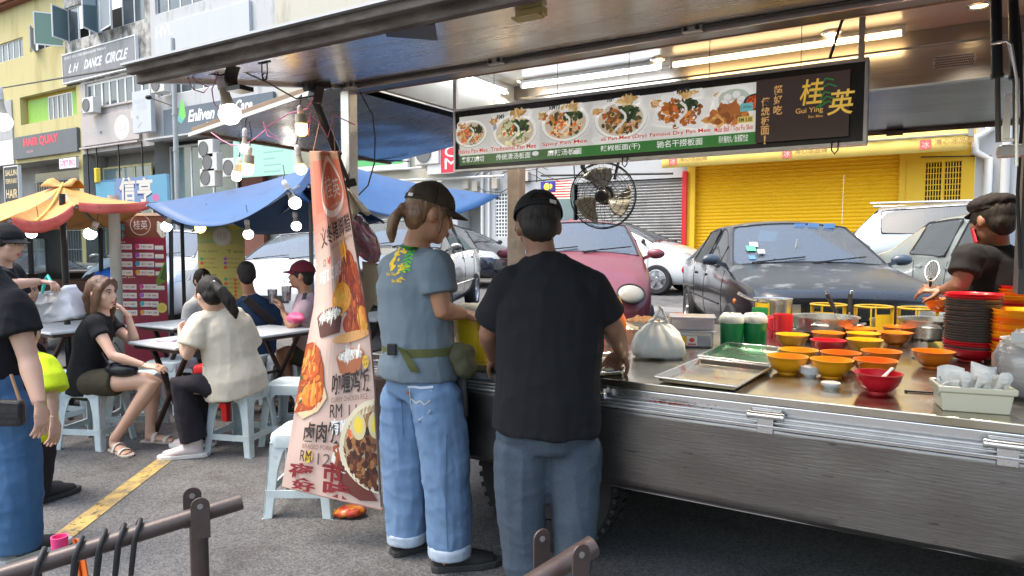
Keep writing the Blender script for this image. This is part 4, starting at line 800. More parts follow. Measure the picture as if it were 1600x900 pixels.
mb = MB(); mb.lathe([(0, .075), (.035, .072), (.045, .06), (.048, .02), (.048, -.02), (.0, -.02)], fc, 24, axis=ax); mb.build('hub', m_blackm, fan, smooth=50)
mb = MB(); mb.lathe([(.0, -.06), (.06, -.06), (.065, -.09), (.06, -.17), (.0, -.18)], fc, 20, axis=ax); mb.build('motor', m_blackm, fan, smooth=50)
mb = MB(); mb.loft([fc - ax * .12, fc - ax * .12 + V((-.14, .06, .12)), fc - ax * .1 + V((-.2, .07, .2)), V((fc.x - .2, 4.28, 2.31))], .016, seg=8); mb.bar(fp(2.2, rF * .6, .0), fp(2.0, rF * 1.15, -.02), .02, .012); mb.build('mount_arm', m_blackm, fan, smooth=60)
# ================================================================ flag
f0, f1 = P(845, 284, Y=4.4), P(893, 310, Y=4.4); FWd, FHt = f1.x - f0.x, f0.z - f1.z
flag = thing('flag', 'small red and white striped flag with a blue canton hanging by the fan', 'flag', (f0.x, 4.4, f1.z)); s = Sheet(lambda u, v: V((f0.x + u, 4.4 + .006 * math.sin(u * 40), f1.z + v - .03 * u * 0)), FN)
for k in range(14):
    for q in range(8): s.poly([(FWd * q / 8, FHt * k / 14), (FWd * (q + 1) / 8, FHt * k / 14), (FWd * (q + 1) / 8, FHt * (k + 1) / 14), (FWd * q / 8, FHt * (k + 1) / 14)], (.55, .02, .03) if k % 2 else (.75, .74, .73), .0006)
for q in range(4): s.poly([(FWd * q / 8, FHt * .43), (FWd * (q + 1) / 8, FHt * .43), (FWd * (q + 1) / 8, FHt), (FWd * q / 8, FHt)], (.01, .02, .22), .0022)
s.k = 150; s.disc(FWd * .2, FHt * .71, FHt * .2, FHt * .2, (.75, .6, .05)); s.disc(FWd * .235, FHt * .71, FHt * .165, FHt * .165, (.01, .02, .22))
s.poly([(FWd * .33 + FHt * (.17 if i % 2 == 0 else .1) * math.cos(i * PI / 9), FHt * .71 + FHt * (.17 if i % 2 == 0 else .1) * math.sin(i * PI / 9)) for i in range(18)], (.75, .6, .05))
s.mb.build('cloth', print_mat('printed_cloth', .8), flag, recalc=False)
mb = MB(); mb.bar((f0.x - .25, 4.41, f0.z + .004), (f1.x + .12, 4.41, f0.z + .02), .008); mb.bar((f0.x - .04, 4.41, f0.z), (f0.x + .01, 4.33, 2.31), .006); mb.bar((f1.x + .02, 4.41, f0.z), (f1.x + .03, 4.33, 2.31), .006); mb.build('hanging_rod', m_blackm, flag)
# ================================================================ hanging vertical banner (folded fabric)
BD = 3.22
Lp = [(483, 238), (488, 330), (494, 420), (490, 480), (478, 545), (464, 620), (452, 690), (440, 760)]
Rp = [(527, 238), (541, 300), (553, 380), (566, 450), (577, 520), (584, 600), (590, 700), (595, 796)]
def edge(l, t):
    q = t * (len(l) - 1); i = min(int(q), len(l) - 2); f = q - i; return (l[i][0] * (1 - f) + l[i + 1][0] * f, l[i][1] * (1 - f) + l[i + 1][1] * f)
def ban(u, v):
    u = min(max(u, 0), 1); v = min(max(v, 0), 1)
    a, b = edge(Lp, 1 - v), edge(Rp, 1 - v); wid = (b[0] - a[0]) / 155
    fold = (.035 * (1 - wid) * math.sin(u * PI * 3.2 + 1) + .010 * math.sin(u * PI * 2 + v * 3) + .005 * mnoise.noise(V((u * 4, v * 9, 2)))) ; curl = .03 * max(0, .22 - u) * 4
    x, y = a[0] + (b[0] - a[0]) * u, a[1] + (b[1] - a[1]) * u
    return P(x, y, d=BD + .16 * (1 - v) * 0 + .25 * v * .6 + fold + curl - .02 * u)
ban_o = thing('banner', 'creased pink cloth banner with photographed rice dishes hung at the truck corner', 'banner', tuple(P(520, 800, z=0)))
s = Sheet(ban, (0.45, -.85, 0.05), True); PK = (.62, .44, .37)
NU, NV = 18, 44
for j in range(NV):
    v0, v1 = j / NV, (j + 1) / NV; t = j / NV
    for i in range(NU):
        u0, u1 = i / NU, (i + 1) / NU; c = PK
        if t > .84: c = (.60, .17, .10) if i > 1 else (.62, .24, .16)
        elif t > .72: k = (t - .72) / .12; c = tuple(PK[q] * (1 - k) + (.60, .18, .11)[q] * k for q in range(3))
        if t > .97: c = (.5, .28, .18)
        s.poly([(u0, v0), (u1, v0), (u1, v1), (u0, v1)], c, 0)
s.k = 30
def strip(txt, u0, v0, u1, v1, col, bold=0): s.text(txt, u0, v0, u1, v1, col, bold)
INK = (.035, .025, .025)
# rice cake leaf emblem
LN = (.80, .66, .60); pts = [(.62 + .30 * math.sin(a) * (1 - .25 * math.cos(a)), .895 + .075 * math.cos(a) + .012 * max(0, math.cos(a)) ** 6) for a in [2 * PI * k / 30 for k in range(31)]]
s.strand(pts, .009, LN); strip('桂', .42, .865, .64, .93, LN, -.0); strip('英', .64, .858, .84, .918, LN, -.0); strip('GUI YING', .55, .838, .78, .845, LN); strip('桂英', .66, .80, .76, .812, (.8, .7, .65))
strip('文冬猪脚醋', .18, .752, .98, .803, INK, .012); strip('BENTONG PORK TROTTER', .42, .735, .98, .744, (.30, .16, .12)); strip('可', .30, .700, .38, .722, (.7, .04, .03), .03); strip('口', .2, .700, .26, .722, (.25, .1, .08), .01)
strip('可口感', .10, .640, .64, .690, (.78, .74, .72), .03)
# glazed trotters with potatoes
RB = [(.30, .035, .012), (.40, .06, .015), (.22, .02, .01), (.50, .12, .03), (.16, .02, .012)]
for (u, v, ru, rv) in ((.78, .66, .16, .05), (.72, .605, .2, .05), (.86, .60, .14, .06), (.82, .53, .18, .055), (.78, .475, .2, .04), (.95, .50, .07, .05)): s.disc(u, v, ru * .95, rv, (.30, .045, .016)); s.bits(u, v, ru * .85, rv * .85, RB, 34, .016, rng, 1.6)
for (u, v, ru, rv) in ((.72, .715, .09, .022), (.58, .565, .19, .052), (.93, .475, .08, .045)): s.disc(u, v, ru, rv, (.66, .28, .02)); s.disc(u - .03, v + .008, ru * .7, rv * .6, (.74, .40, .06)); s.bits(u, v, ru * .8, rv * .7, [(.6, .15, .02), (.7, .3, .05)], 10, .012, rng)
s.disc(.72, .432, .3, .016, (.66, .34, .12))
for (u, v, w_, h_, c) in ((.36, .50, .24, .045, (.10, .035, .025)),): s.poly([(u - w_, v + h_ * .6), (u + w_, v + h_ * .6), (u + w_ * .75, v - h_), (u - w_ * .6, v - h_)], c); s.disc(u, v + h_ * .55, w_, h_ * .5, (.22, .08, .05)); s.disc(u, v + h_ * .5, w_ * .86, h_ * .4, (.74, .73, .66)); s.bits(u, v + h_ * .5, w_ * .75, h_ * .3, [(.8, .79, .74), (.62, .6, .52)], 40, .008, rng)
# curry pieces at the left edge
s.poly([(.0, .245), (.12, .215), (.30, .235), (.40, .27), (.36, .30), (.0, .28)], (.66, .50, .30)); s.poly([(.0, .445), (.10, .447), (.22, .42), (.30, .37), (.35, .30), (.34, .265), (.22, .24), (.0, .235)], (.40, .07, .015))
for k in range(70):
    u, v = rng.uniform(.0, .30), rng.uniform(.255, .425)
    if u > .36 - (v - .24) * .9: continue
    c = rng.choice([(.52, .10, .02), (.62, .20, .03), (.32, .035, .012), (.66, .30, .05), (.46, .07, .02), (.08, .10, .03)]); t = rng.random() * PI; r = rng.uniform(.016, .045)
    s.poly([(max(0, u + r * math.cos(b) * 1.4 * math.cos(t) - r * .6 * math.sin(b) * math.sin(t)), v + (r * math.cos(b) * math.sin(t) + r * .6 * math.sin(b) * math.cos(t)) * .42) for b in (0, .9, 1.8, 2.7, 3.6, 4.5, 5.4)], c)
for (u, v, ru, rv, c) in ((.20, .285, .13, .034, (.66, .20, .02)), (.10, .40, .08, .02, (.62, .16, .02)), (.17, .355, .09, .018, (.58, .12, .02))): s.disc(u, v, ru, rv, c); s.disc(u - .02, v + .008, ru * .6, rv * .5, (.74, .34, .06)); s.bits(u, v, ru * .8, rv * .8, [(.5, .08, .02), (.7, .3, .06)], 9, .012, rng)
# wooden rice bowl
u, v, w_, h_ = .70, .368, .20, .034; s.poly([(u - w_, v + .01), (u + w_, v + .01), (u + w_ * .7, v - h_), (u + w_ * .35, v - h_ * 1.25), (u - w_ * .35, v - h_ * 1.25), (u - w_ * .7, v - h_)], (.40, .13, .05)); s.disc(u, v + .012, w_, .018, (.48, .2, .09)); s.disc(u, v + .012, w_ * .88, .014, (.76, .75, .7)); s.bits(u, v + .012, w_ * .75, .010, [(.82, .81, .78), (.65, .63, .57)], 40, .007, rng)
strip('咖喱鸡饭', .46, .270, .96, .335, INK, .022); strip('CURRY CHICKEN RICE', .46, .255, .92, .268, (.25, .14, .11)); strip('RM', .45, .215, .60, .250, INK, .0); strip('11', .68, .213, .78, .245, (.12, .09, .09), -.0)
for u, v in ((.92, .352), (.24, .105)): s.disc(u, v, .045, .018, (.75, .48, .05)); strip('招牌', u - .03, v + .001, u + .03, v + .011, INK); strip('推荐', u - .03, v - .012, u + .03, v - .002, INK)
strip('有啃劲', .46, .170, .80, .212, (.80, .80, .80), .03)
strip('卤肉饭', .16, .145, .58, .205, INK, .022); strip('BRAISED PORK RICE', .16, .128, .60, .141, (.25, .14, .11)); strip('RM', .15, .090, .27, .122, INK); strip('12', .34, .086, .48, .118, (.12, .09, .09))
# big bowl of braised pork, running out over the right edge
s.poly([(.50, .14), (.60, .15), (.98, .02), (.80, .012), (.62, .03), (.52, .08)], (.13, .03, .022)); s.disc(.60, .105, .11, .035, (.74, .72, .66)); s.poly([(.50, .14), (.56, .145), (.60, .10), (.58, .06), (.52, .09)], (.35, .08, .03))
def half(u0, v0, ru, rv, col): s.poly([(u0 + ru * math.cos(a), v0 + rv * math.sin(a)) for a in [PI / 2 + PI * k / 24 for k in range(25)]], col)
half(.995, .145, .42, .108, (.70, .62, .44)); half(.995, .145, .37, .096, (.42, .30, .16))
for k in range(220):
    a, q = rng.uniform(PI / 2, 1.5 * PI), math.sqrt(rng.random()); u, v = .99 + .34 * q * math.cos(a), .135 + .085 * q * math.sin(a)
    c = rng.choice([(.10, .025, .012), (.16, .05, .02), (.24, .09, .03), (.05, .015, .01), (.35, .15, .05)])
    if v > .165 and u < .84: c = rng.choice([(.75, .14, .05), (.74, .72, .66), (.70, .30, .12), (.10, .16, .04)])
    if u > .985: continue
    t = rng.random() * PI; r = .022; s.poly([(min(.994, u + r * (math.cos(t + b) * 1.2)), v + r * .5 * math.sin(t + b)) for b in (0, 1.2, 2.3, 3.4, 4.9)], c)
s.disc(.80, .192, .085, .032, (.60, .52, .30)); s.disc(.80, .195, .055, .02, (.78, .58, .06)); half(.995, .195, .08, .03, (.60, .52, .30)); half(.995, .197, .05, .02, (.78, .58, .06))
RI = (.22, .012, .02); strip('夜', .05, .035, .32, .085, RI, .035); strip('市', .40, .045, .62, .098, RI, .035); strip('好', .10, .004, .34, .034, RI, .035); strip('味', .42, .006, .70, .048, RI, .035)
s.mb.build('cloth', print_mat('printed_banner', .55), ban_o, recalc=False)
mb = MB(); mb.grid(lambda u, v: V(ban(u, v)) + V((-.01, .022, 0)) , 18, 30); mb.build('back_cloth', M('pale_back_cloth', (.5, .3, .24), .7), ban_o, smooth=180)
mb = MB(); mb.loft([V(ban(k / 8, 0.0)) + V((0, .01, 0)) for k in range(9)], .009, seg=8); mb.build('hem_rod', M('pink_hem', (.62, .34, .26), .6), ban_o, smooth=60)
mb = MB(); mb.loft([V(ban(k / 8, 1.0)) + V((0, .01, 0)) for k in range(9)], .008, seg=8); mb.bar(ban(.9, .99), P(520, 160, d=3.42), .004); mb.bar(ban(.1, .99), P(505, 165, d=3.4), .004); mb.build('top_rod', M('top_hem', (.5, .25, .18), .6), ban_o, smooth=60)
# bag of pink packets and cardboard behind the banner
bagc = P(566, 378, d=3.55); o = thing('snack_bag', 'clear plastic bag of pink packets hanging behind the cloth banner', 'plastic bag', tuple(bagc))
m_clear = glass_mat('clear_plastic_film', (.95, .95, .95), .15, .82, .05)
rt = Matrix.Rotation(R(-32), 3, FWD)
mb = MB(); mb.ell(bagc, (.062, .05, .115), rt, 20, 14); 
for q in range(len(mb.v)): mb.v[q] += (mb.v[q] - bagc) * .16 * mnoise.noise(mb.v[q] * 22)
pk = mb.build('packets', M('pink_packets', (.55, .03, .16), .35, noise=.55, nscale=26, col2=(.80, .62, .66), thr=(.52, .62)), o, smooth=180)
mb = MB(); mb.ell(bagc + V((0, 0, .02)), (.075, .06, .15), rt, 20, 14)
for q in range(len(mb.v)): mb.v[q] += (mb.v[q] - bagc) * .14 * mnoise.noise(mb.v[q] * 30 + V((3, 0, 0)))
mb.build('film', m_clear, o, smooth=180)
mb = MB(); mb.loft([bagc + rt @ V((0, 0, .15)), bagc + rt @ V((0, 0, .19)), P(545, 318, d=3.5)], [.022, .01, .016], seg=8); mb.build('knot', M('white_film', (.75, .75, .74), .3, alpha=.7), o, smooth=60)
o = thing('cardboard_sheet', 'bundle of torn pale cardboard sheets tied behind the cloth banner', 'cardboard', tuple(P(575, 460, d=3.6)))
for q, (pts, c) in enumerate(((((566, 408), (592, 412), (592, 462), (570, 498)), (.60, .53, .38)), (((572, 425), (600, 430), (588, 478), (574, 470)), (.70, .66, .56)))):
    mb = MB(); mb.quad(*[P(x, y, d=3.6 + .03 * q) for x, y in pts]); mb.build('sheet', M('card_%d' % q, c, .8, noise=.3), o, solid=.006)
o = thing('rag', 'crumpled cream rag tied to the truck corner above the pink packets', 'rag', tuple(P(548, 320, d=3.5))); mb = MB(); mb.grid(lambda u, v: P(538 + 8 * u + 28 * v * u + 6 * v, 300 + 38 * v - 6 * u + 4 * math.sin(u * 9), d=3.5 + .02 * math.sin(u * 14)), 10, 6); mb.build('cloth', M('cream_rag', (.62, .56, .45), .9), o, solid=.005, smooth=180)
# ================================================================ bulbs on wires
m_neck_w, m_neck_b = M('bulb_neck_white', (.66, .63, .6), .5), M('bulb_neck_beige', (.45, .40, .31), .5)
def bulb(px, py, d, r, colr, e, label, tilt=(0, 0, 0), shape='globe', hl=1.0, wire=None):
    """px,py = centre of the glowing part"""
    c = P(px, py, d=d); t = V(tilt); up = (V((0, 0, 1)) + RGT * t.x + FWD * t.y).normalized(); o = thing('light_bulb', label, 'light bulb', tuple(c), 'light bulbs strung around the stall')
    key = 'glow_%s' % ('warm' if colr[2] < .6 else 'green' if colr[1] > colr[0] else 'white'); g = M(key, colr, .4, emit=e)
    mb = MB()
    if shape == 'globe': mb.lathe([(0, -r), (.5 * r, -.87 * r), (.87 * r, -.5 * r), (r, 0), (.9 * r, .4 * r), (.62 * r, .75 * r)], c, 18, axis=up)
    else: mb.lathe([(0, -1.3 * r), (.6 * r, -1.2 * r), (.92 * r, -.9 * r), (r, -.4 * r), (r, .8 * r)], c, 18, axis=up)
    mb.build('globe', g, o, smooth=60); h = .75 * r
    mb = MB(); mb.lathe([(.62 * r if shape == 'globe' else r, h), (.45 * r if shape == 'globe' else .95 * r, h + .9 * r * hl), (.42 * r if shape == 'globe' else .9 * r, h + 1.6 * r * hl)], c, 16, axis=up); mb.build('neck', m_neck_b, o, smooth=60); h += 1.6 * r * hl
    mb = MB(); mb.lathe([(.5 * r, h - .05 * r), (.48 * r, h + .55 * r), (.5 * r, h + .6 * r), (.46 * r, h + 1.3 * r * hl), (.2 * r, h + 1.6 * r * hl), (0, h + 1.65 * r * hl)], c, 16, axis=up); mb.build('socket', m_neck_w, o, smooth=60)
    top = c + up * (h + 1.6 * r * hl)
    mb = MB(); mb.loft([top, top + V((0, 0, .05)) + RGT * .01, P(*wire) if wire else top + V((0, 0, .12))], .003, seg=5); mb.build('lead_wire', m_black, o, smooth=60)
    return o
WH, WM = (1, .98, .95), (1, .62, .18)
bulb(359, 178, 2.85, .045, WH, 3, 'large white globe bulb under the awning corner', (-.22, 0, 0), wire=(340, 118, 2.7))
bulb(3, 190, 3.0, .04, WH, 3, 'white globe bulb cut by the left edge of the photo', (-.1, 0, 0))
bulb(471, 201, 3.3, .028, WM, 1.7, 'warm capsule bulb just left of the black strut', (-.05, 0, 0), 'cap', wire=(465, 155, 3.3))
bulb(382, 232, 3.5, .026, WH, 3, 'white globe bulb at the top of the hanging cluster', (.04, 0, 0), wire=(384, 190, 3.5))
bulb(387, 263, 3.45, .028, WM, 1.7, 'warm capsule bulb in the hanging cluster', (.12, 0, 0), 'cap')
bulb(370, 274, 3.5, .023, WH, 3, 'white capsule bulb lowest in the hanging cluster', (.16, 0, 0), 'cap')
bulb(470, 264, 3.6, .032, WM, 1.7, 'warm globe bulb beside the top of the cloth banner', (-.15, 0, 0), wire=(462, 228, 3.6))
bulb(461, 317, 5.4, .05, WH, 3, 'white globe bulb under the blue canopy, nearest the cloth banner', (-.5, 0, 0))
bulb(463, 353, 6.2, .045, WH, 3, 'white globe bulb hanging low under the blue canopy beside the maroon cap', (-.1, 0, 0), hl=.7)
bulb(388, 366, 6.0, .045, (.95, 1, .97), 2.5, 'white globe bulb beside the yellow menu poster', (-.1, 0, 0), hl=.7)
bulb(313, 356, 6.3, .05, WM, 1.7, 'warm bulb at the top corner of the yellow menu poster', (.6, 0, 0), hl=.5)
bulb(260, 354, 6.6, .05, (.85, 1, .92), 2.5, 'greenish white bulb at the right edge of the maroon menu poster', (.5, 0, 0), hl=.5)
bulb(141, 365, 6.2, .055, (.85, 1, .92), 2.5, 'greenish white bulb in front of the open van', (.6, 0, 0), hl=.5)
bulb(49, 364, 5.3, .04, (.85, 1, .92), 2.5, 'greenish white bulb under the red valance beside the capped man', (.6, 0, 0), hl=.5)
m_pinkw = M('pink_wire', (.62, .18, .32), .5)
def wire(name, label, pts, r=.003, m=None): o = MB().loft([P(*p) for p in pts], r, seg=5).build(name, m or m_black, smooth=60); return tag(o, label, 'wire')
wire('wire', 'thin black wire sagging across the rear flap behind the strut', [(562, 143, 3.5), (582, 180, 3.5), (586, 215, 3.5), (585, 255, 3.5), (575, 290, 3.5), (560, 305, 3.5)], .004)
wire('wire', 'black wire running under the awning to the big white bulb', [(262, 112, 2.8), (300, 114, 2.75), (335, 116, 2.7), (345, 118, 2.7), (372, 108, 2.7), (420, 130, 2.9), (462, 154, 3.2), (490, 150, 3.3)], .0035)
wire('wire', 'pink wire looping from the rear flap corner over the bulb cluster', [(330, 207, 3.6), (345, 218, 3.55), (362, 227, 3.5), (382, 226, 3.5), (400, 215, 3.5), (416, 202, 3.4), (411, 190, 3.4), (418, 212, 3.4), (436, 218, 3.4), (414, 200, 3.4), (450, 178, 3.4), (480, 170, 3.35), (490, 152, 3.3)], .0032, m_pinkw)
wire('wire', 'pink wire loop dangling from the awning corner', [(292, 118, 2.75), (302, 140, 2.75), (318, 145, 2.75), (326, 136, 2.75), (308, 128, 2.75), (296, 116, 2.75)], .0025, m_pinkw)
wire('wire', 'pink wire hanging down beside the big white bulb', [(340, 118, 2.7), (331, 140, 2.72), (334, 160, 2.75), (343, 172, 2.78)], .0025, m_pinkw)
wire('wire', 'dark wire along the outer edge of the rear flap', [(395, 215, 5.2), (450, 228, 5.3), (500, 240, 5.4), (560, 250, 5.45), (640, 252, 5.5)], .005)
wire('wire', 'pink wire wound around the black strut', [(487, 172, 3.36), (477, 205, 3.36), (482, 212, 3.36), (486, 180, 3.36), (498, 190, 3.38), (512, 215, 3.4), (522, 180, 3.4), (555, 195, 3.4)], .003, m_pinkw)
# ================================================================ canopies
def canopy(name, label, corners, apex, mat, sag, valance=None, poles=(), seams=None, bulge=.05):
    apex = P(*apex); C_ = [P(*c) for c in corners]; n = len(C_); o = thing(name, label, 'canopy', (apex.x, apex.y, 0)); mb = MB(); K = 16
    def edge_pt(i, u):
        a, b = C_[i], C_[(i + 1) % n]; p = a.lerp(b, u); sg = sag[i] if isinstance(sag, (list, tuple)) else sag; p.z -= sg * 4 * u * (1 - u); return p
    for i in range(n):
        def fn(u, v, i=i):
            p = edge_pt(i, u).lerp(apex, v); p.z -= bulge * math.sin(v * PI) * (1 - .0 * v) + .012 * mnoise.noise(p * 3) * (1 - v) + .02 * mnoise.noise(p * 1.3) * math.sin(v * PI); return p
        mb.grid(fn, K, 12)
    mb.build('cloth', mat, o, smooth=40, solid=.004)
    mb = MB()
    for i in range(n): mb.loft([C_[i] + V((0, 0, -.025)), C_[i].lerp(apex, .5) + V((0, 0, -bulge - .02)), apex + V((0, 0, -.04))], .012, seg=6)
    mb.cyl(apex + V((0, 0, -.05)), (apex.x, apex.y, ground_z(apex.x, apex.y)), .022, seg=10); fr = mb.build('pole', M('grey_pole', (.25, .25, .25), .5, .5), o, smooth=60)
    if valance:
        for (i, u0, u1, h, m) in valance:
            mb = MB(); mb.grid(lambda u, v, i=i: edge_pt(i, u0 + (u1 - u0) * u) + V((0, 0, .02 - (h * (1 + .25 * math.sin(u * PI))) * v)) + (edge_pt(i, .5) - apex).normalized() * (.02 + .03 * v * math.sin(u * 9)) * V((1, 1, 0)).length * .6, 16, 3); mb.build('valance', m, o, smooth=180, solid=.004)
    return o, C_, apex, edge_pt
m_bluec = M('blue_tarp', (.012, .066, .185), .5, noise=.5, nscale=2.5, col2=(.024, .11, .28), bump=.12, bscale=9, bstretch=(1, 1, 1))
m_orngc = M('orange_tarp', (.60, .27, .05), .65, noise=.5, nscale=2.2, col2=(.44, .19, .04), bump=.12, bscale=8)
m_redv = M('coral_valance', (.70, .10, .07), .6, noise=.3, nscale=5, col2=(.75, .22, .16))
canopy('canopy', 'blue tarpaulin canopy with its left corner dipping beside the orange canopy', [(228, 318, 6.2), (449, 297, 5.3), (600, 345, 7.6), (300, 358, 8.8)], (484, 262, 7.0), m_bluec, [.24, .1, .1, .05])
canopy('canopy', 'blue tarpaulin canopy stretching right behind the cook in the grey shirt', [(482, 287, 5.6), (782, 306, 7.0), (700, 330, 9.5), (420, 345, 9.0)], (540, 258, 7.3), m_bluec, [.26, .03, .05, .05])
oc, OC, oap, oed = canopy('canopy', 'faded orange canopy with a coral red valance', [(14, 340, 4.9), (119, 319, 5.6), (231, 317, 6.4), (165, 356, 8.2), (-140, 345, 6.4)], (98, 288, 6.6), m_orngc, [.09, .02, .05, .05, .1], [(0, .05, .95, .075, m_redv), (1, .02, 1.0, .07, m_redv)])
mb = MB(); mb.loft([oap.lerp(oed(0, .35), k / 8) + V((0, 0, .012 - .05 * math.sin(k / 8 * PI))) for k in range(9)], .012, seg=6); mb.build('seam', M('yellow_seam', (.62, .40, .06), .6), oc)
mb = MB(); mb.grid(lambda u, v: oap + RGT * (u - .5) * .3 + V((0, 0, -.03 + .09 * math.sin(v * PI) * (.6 + .4 * math.sin(u * 9)) )) + FWD * (v - .5) * .2, 10, 6); mb.build('top_cap', M('orange_cap', (.50, .27, .07), .7), oc, smooth=180, solid=.006)
for px, py0, py1, d, r, lb, m in ((98, 330, 430, 6.0, .025, 'thin dark canopy pole in front of the open van', _mats['black_metal']), (284, 345, 470, 7.6, .02, 'thin dark canopy pole in front of the white van', _mats['black_metal']), (178, 330, 500, 6.6, .05, 'thick pale canopy pole at the left edge of the maroon menu poster', M('pale_pole', (.50, .48, .44), .6, noise=.4))):
    a = P(px, py0, d=d); mb = MB(); mb.cyl((a.x, a.y, ground_z(a.x, a.y)), a + V((0, 0, .15)), r, seg=12); mb.cyl((a.x, a.y, ground_z(a.x, a.y)), (a.x, a.y, ground_z(a.x, a.y) + .03), r * 2.4, seg=12); tag(mb.build('canopy_pole', m, smooth=50), lb, 'pole')
grime(m_bluec, 5, (1, 1, 1), (.56, .72), (.6, .6, .62)); grime(m_orngc, 4, (1, 1, 1), (.52, .70), (.66, .58, .52)); grime(m_redv, 6, (1, 1, 1), (.55, .7), (.65, .6, .6))
# ================================================================ posters
def poster(name, label, tlp, brp, d, bg, fn, foot=True):
    a = P(tlp[0], brp[1], d=d); b = P(brp[0], tlp[1], d=d); wdt = (b - a).dot(RGT); h = b.z - a.z; a = a.copy(); o = thing(name, label, 'poster', (a.x, a.y, 0)); ex = a.z - max(ground_z(a.x, a.y), 0) - .12
    O = V((a.x, a.y, a.z - ex)); H = h + ex; mb = MB()
    mb.add([O, O + RGT * wdt, O + RGT * wdt + UP * H, O + UP * H] + [p + FWD * .012 for p in (O, O + RGT * wdt, O + RGT * wdt + UP * H, O + UP * H)], [(3, 2, 1, 0), (4, 5, 6, 7), (0, 1, 5, 4), (1, 2, 6, 5), (2, 3, 7, 6), (3, 0, 4, 7)]); mb.build('panel', M(name + '_back', bg, .5), o)
    s = Sheet(flat_map(O + UP * ex, RGT, UP), -FWD); s.rect(0, -ex, wdt, h, bg); fn(s, wdt, h); s.mb.build('print', PR, o, recalc=False)
    mb = MB(); mb.add([], []); mb.bar(O + RGT * -.01, O + RGT * (wdt + .01), .05, .06); mb.bar(O + UP * H + RGT * -.01, O + UP * H + RGT * (wdt + .01), .03, .03); mb.bar(O + RGT * .1 + UP * -.02, O + RGT * .1 + UP * -.11, .03, .2); mb.bar(O + RGT * (wdt - .1) + UP * -.02, O + RGT * (wdt - .1) + UP * -.11, .03, .2); mb.build('stand', m_alu, o); return o
def f(s, W, H):
    s.rect(0, H * .78, W, H, (.16, .045, .02)); cy = (.05, .36, .38); s.ring(W * .55, H * .90, W * .19, W * .19, .06, (.62, .50, .42)); s.text('桂英', W * .42, H * .855, W * .68, H * .945, (.62, .50, .42), .0)
    s.text('鲜榨', W * .03, H * .84, W * .26, H * .91, cy, .03); s.text('果汁', W * .03, H * .765, W * .26, H * .83, cy, .03); s.text('Mix Juice', W * .03, H * .725, W * .26, H * .745, (.8, .75, .7), .01)
    for k in range(5): s.strand([(W * .86, H * (.93 - .02 * k)), (W * .95, H * (.90 - .03 * k)), (W, H * (.93 - .03 * k))], .012, (.7, .62, .48))
    r2 = random.Random(2); cs = [(.62, .05, .22), (.35, .08, .45), (.05, .30, .55), (.72, .35, .05), (.6, .05, .3), (.35, .12, .5), (.05, .4, .42), (.7, .3, .05)]
    for r_ in range(8):
        v = H * (.665 - .083 * r_ - (.055 if r_ > 3 else 0))
        for c_ in range(2):
            u = W * (.05 + .40 * c_ + (.06 if r_ > 3 else 0)); s.rect(u, v, u + W * .33, v + H * .05, (.74, .70, .68)); s.disc(u + .015, v + H * .028, .026, .026, cs[r_]); s.text(r2.choice(['苹果汁 RM5', '西瓜汁 RM4', '橙汁 RM5', '芒果 RM6']), u + W * .09, v + H * .012, u + W * .30, v + H * .036, (.35, .12, .12), .01); s.rect(u + W * .2, v - H * .008, u + W * .33, v, cs[r_])
        if r_ < 5: u = W * .8; s.rect(u, v + .0, u + W * .16, v + H * .036, (.72, .68, .62)); s.rect(u, v - .008, u + W * .16, v, (.05, .35, .4))
    s.text('Fresh Juice', W * .12, H * .385, W * .42, H * .405, (.75, .7, .6), .01)
    s.poly([(W, H * .56), (W * .93, H * .5), (W * .80, H * .36), (W * .83, H * .31), (W, H * .36)], (.12, .22, .03)); s.poly([(W, H * .53), (W * .95, H * .49), (W * .88, H * .38), (W, H * .36)], (.03, .08, .01)); s.disc(W * .9, H * .10, .055, .055, (.62, .50, .08)); s.ring(W * .9, H * .10, .045, .045, .15, (.7, .62, .25))
poster('drinks_poster', 'maroon fruit juice price poster standing behind the tables', (178, 335), (257, 497), 7.3, (.24, .008, .035), f)
def f(s, W, H):
    r2 = random.Random(4); s.rect(0, H * .80, W, H, (.30, .40, .16)); s.poly([(0, H * .8), (W * .5, H * .88), (W, H * .76), (W, H * .9), (W * .5, H * .95), (0, H * .9)], (.42, .44, .12)); s.disc(W * .53, H * .87, W * .2, W * .2, (.62, .64, .52)); s.ring(W * .53, H * .87, W * .18, W * .18, .05, (.4, .45, .3)); s.text('桂英', W * .42, H * .83, W * .64, H * .92, (.4, .45, .3)); s.disc(W * .8, H * .97, W * .12, W * .08, (.60, .50, .04))
    for u in (.04, .60): s.text('Hot Juice' if u < .3 else 'Tea', W * u, H * .70, W * (u + .38), H * .735, (.18, .22, .06), .01)
    for r_ in range(6):
        for c_ in range(2): u = W * (.05 + .5 * c_); v = H * (.64 - .045 * r_) - (.09 if r_ > 2 else 0); s.disc(u + .02, v, .022, .02, r2.choice([(.6, .1, .06), (.08, .35, .15), (.65, .4, .05), (.3, .1, .4)])); s.text('柠檬茶 RM4.50', u + W * .08, v - .012, u + W * r2.uniform(.3, .42), v + .014, (.35, .20, .08), .006)
    s.text('Boost', W * .06, H * .46, W * .4, H * .49, (.18, .22, .06), .01)
    for r_ in range(6): s.disc(W * .79, H * (.42 - .04 * r_), .02, .02, (.62, .15, .04))
poster('drinks_poster', 'yellow green drinks price poster between the white vans', (312, 350), (381, 500), 8.3, (.52, .47, .13), f)
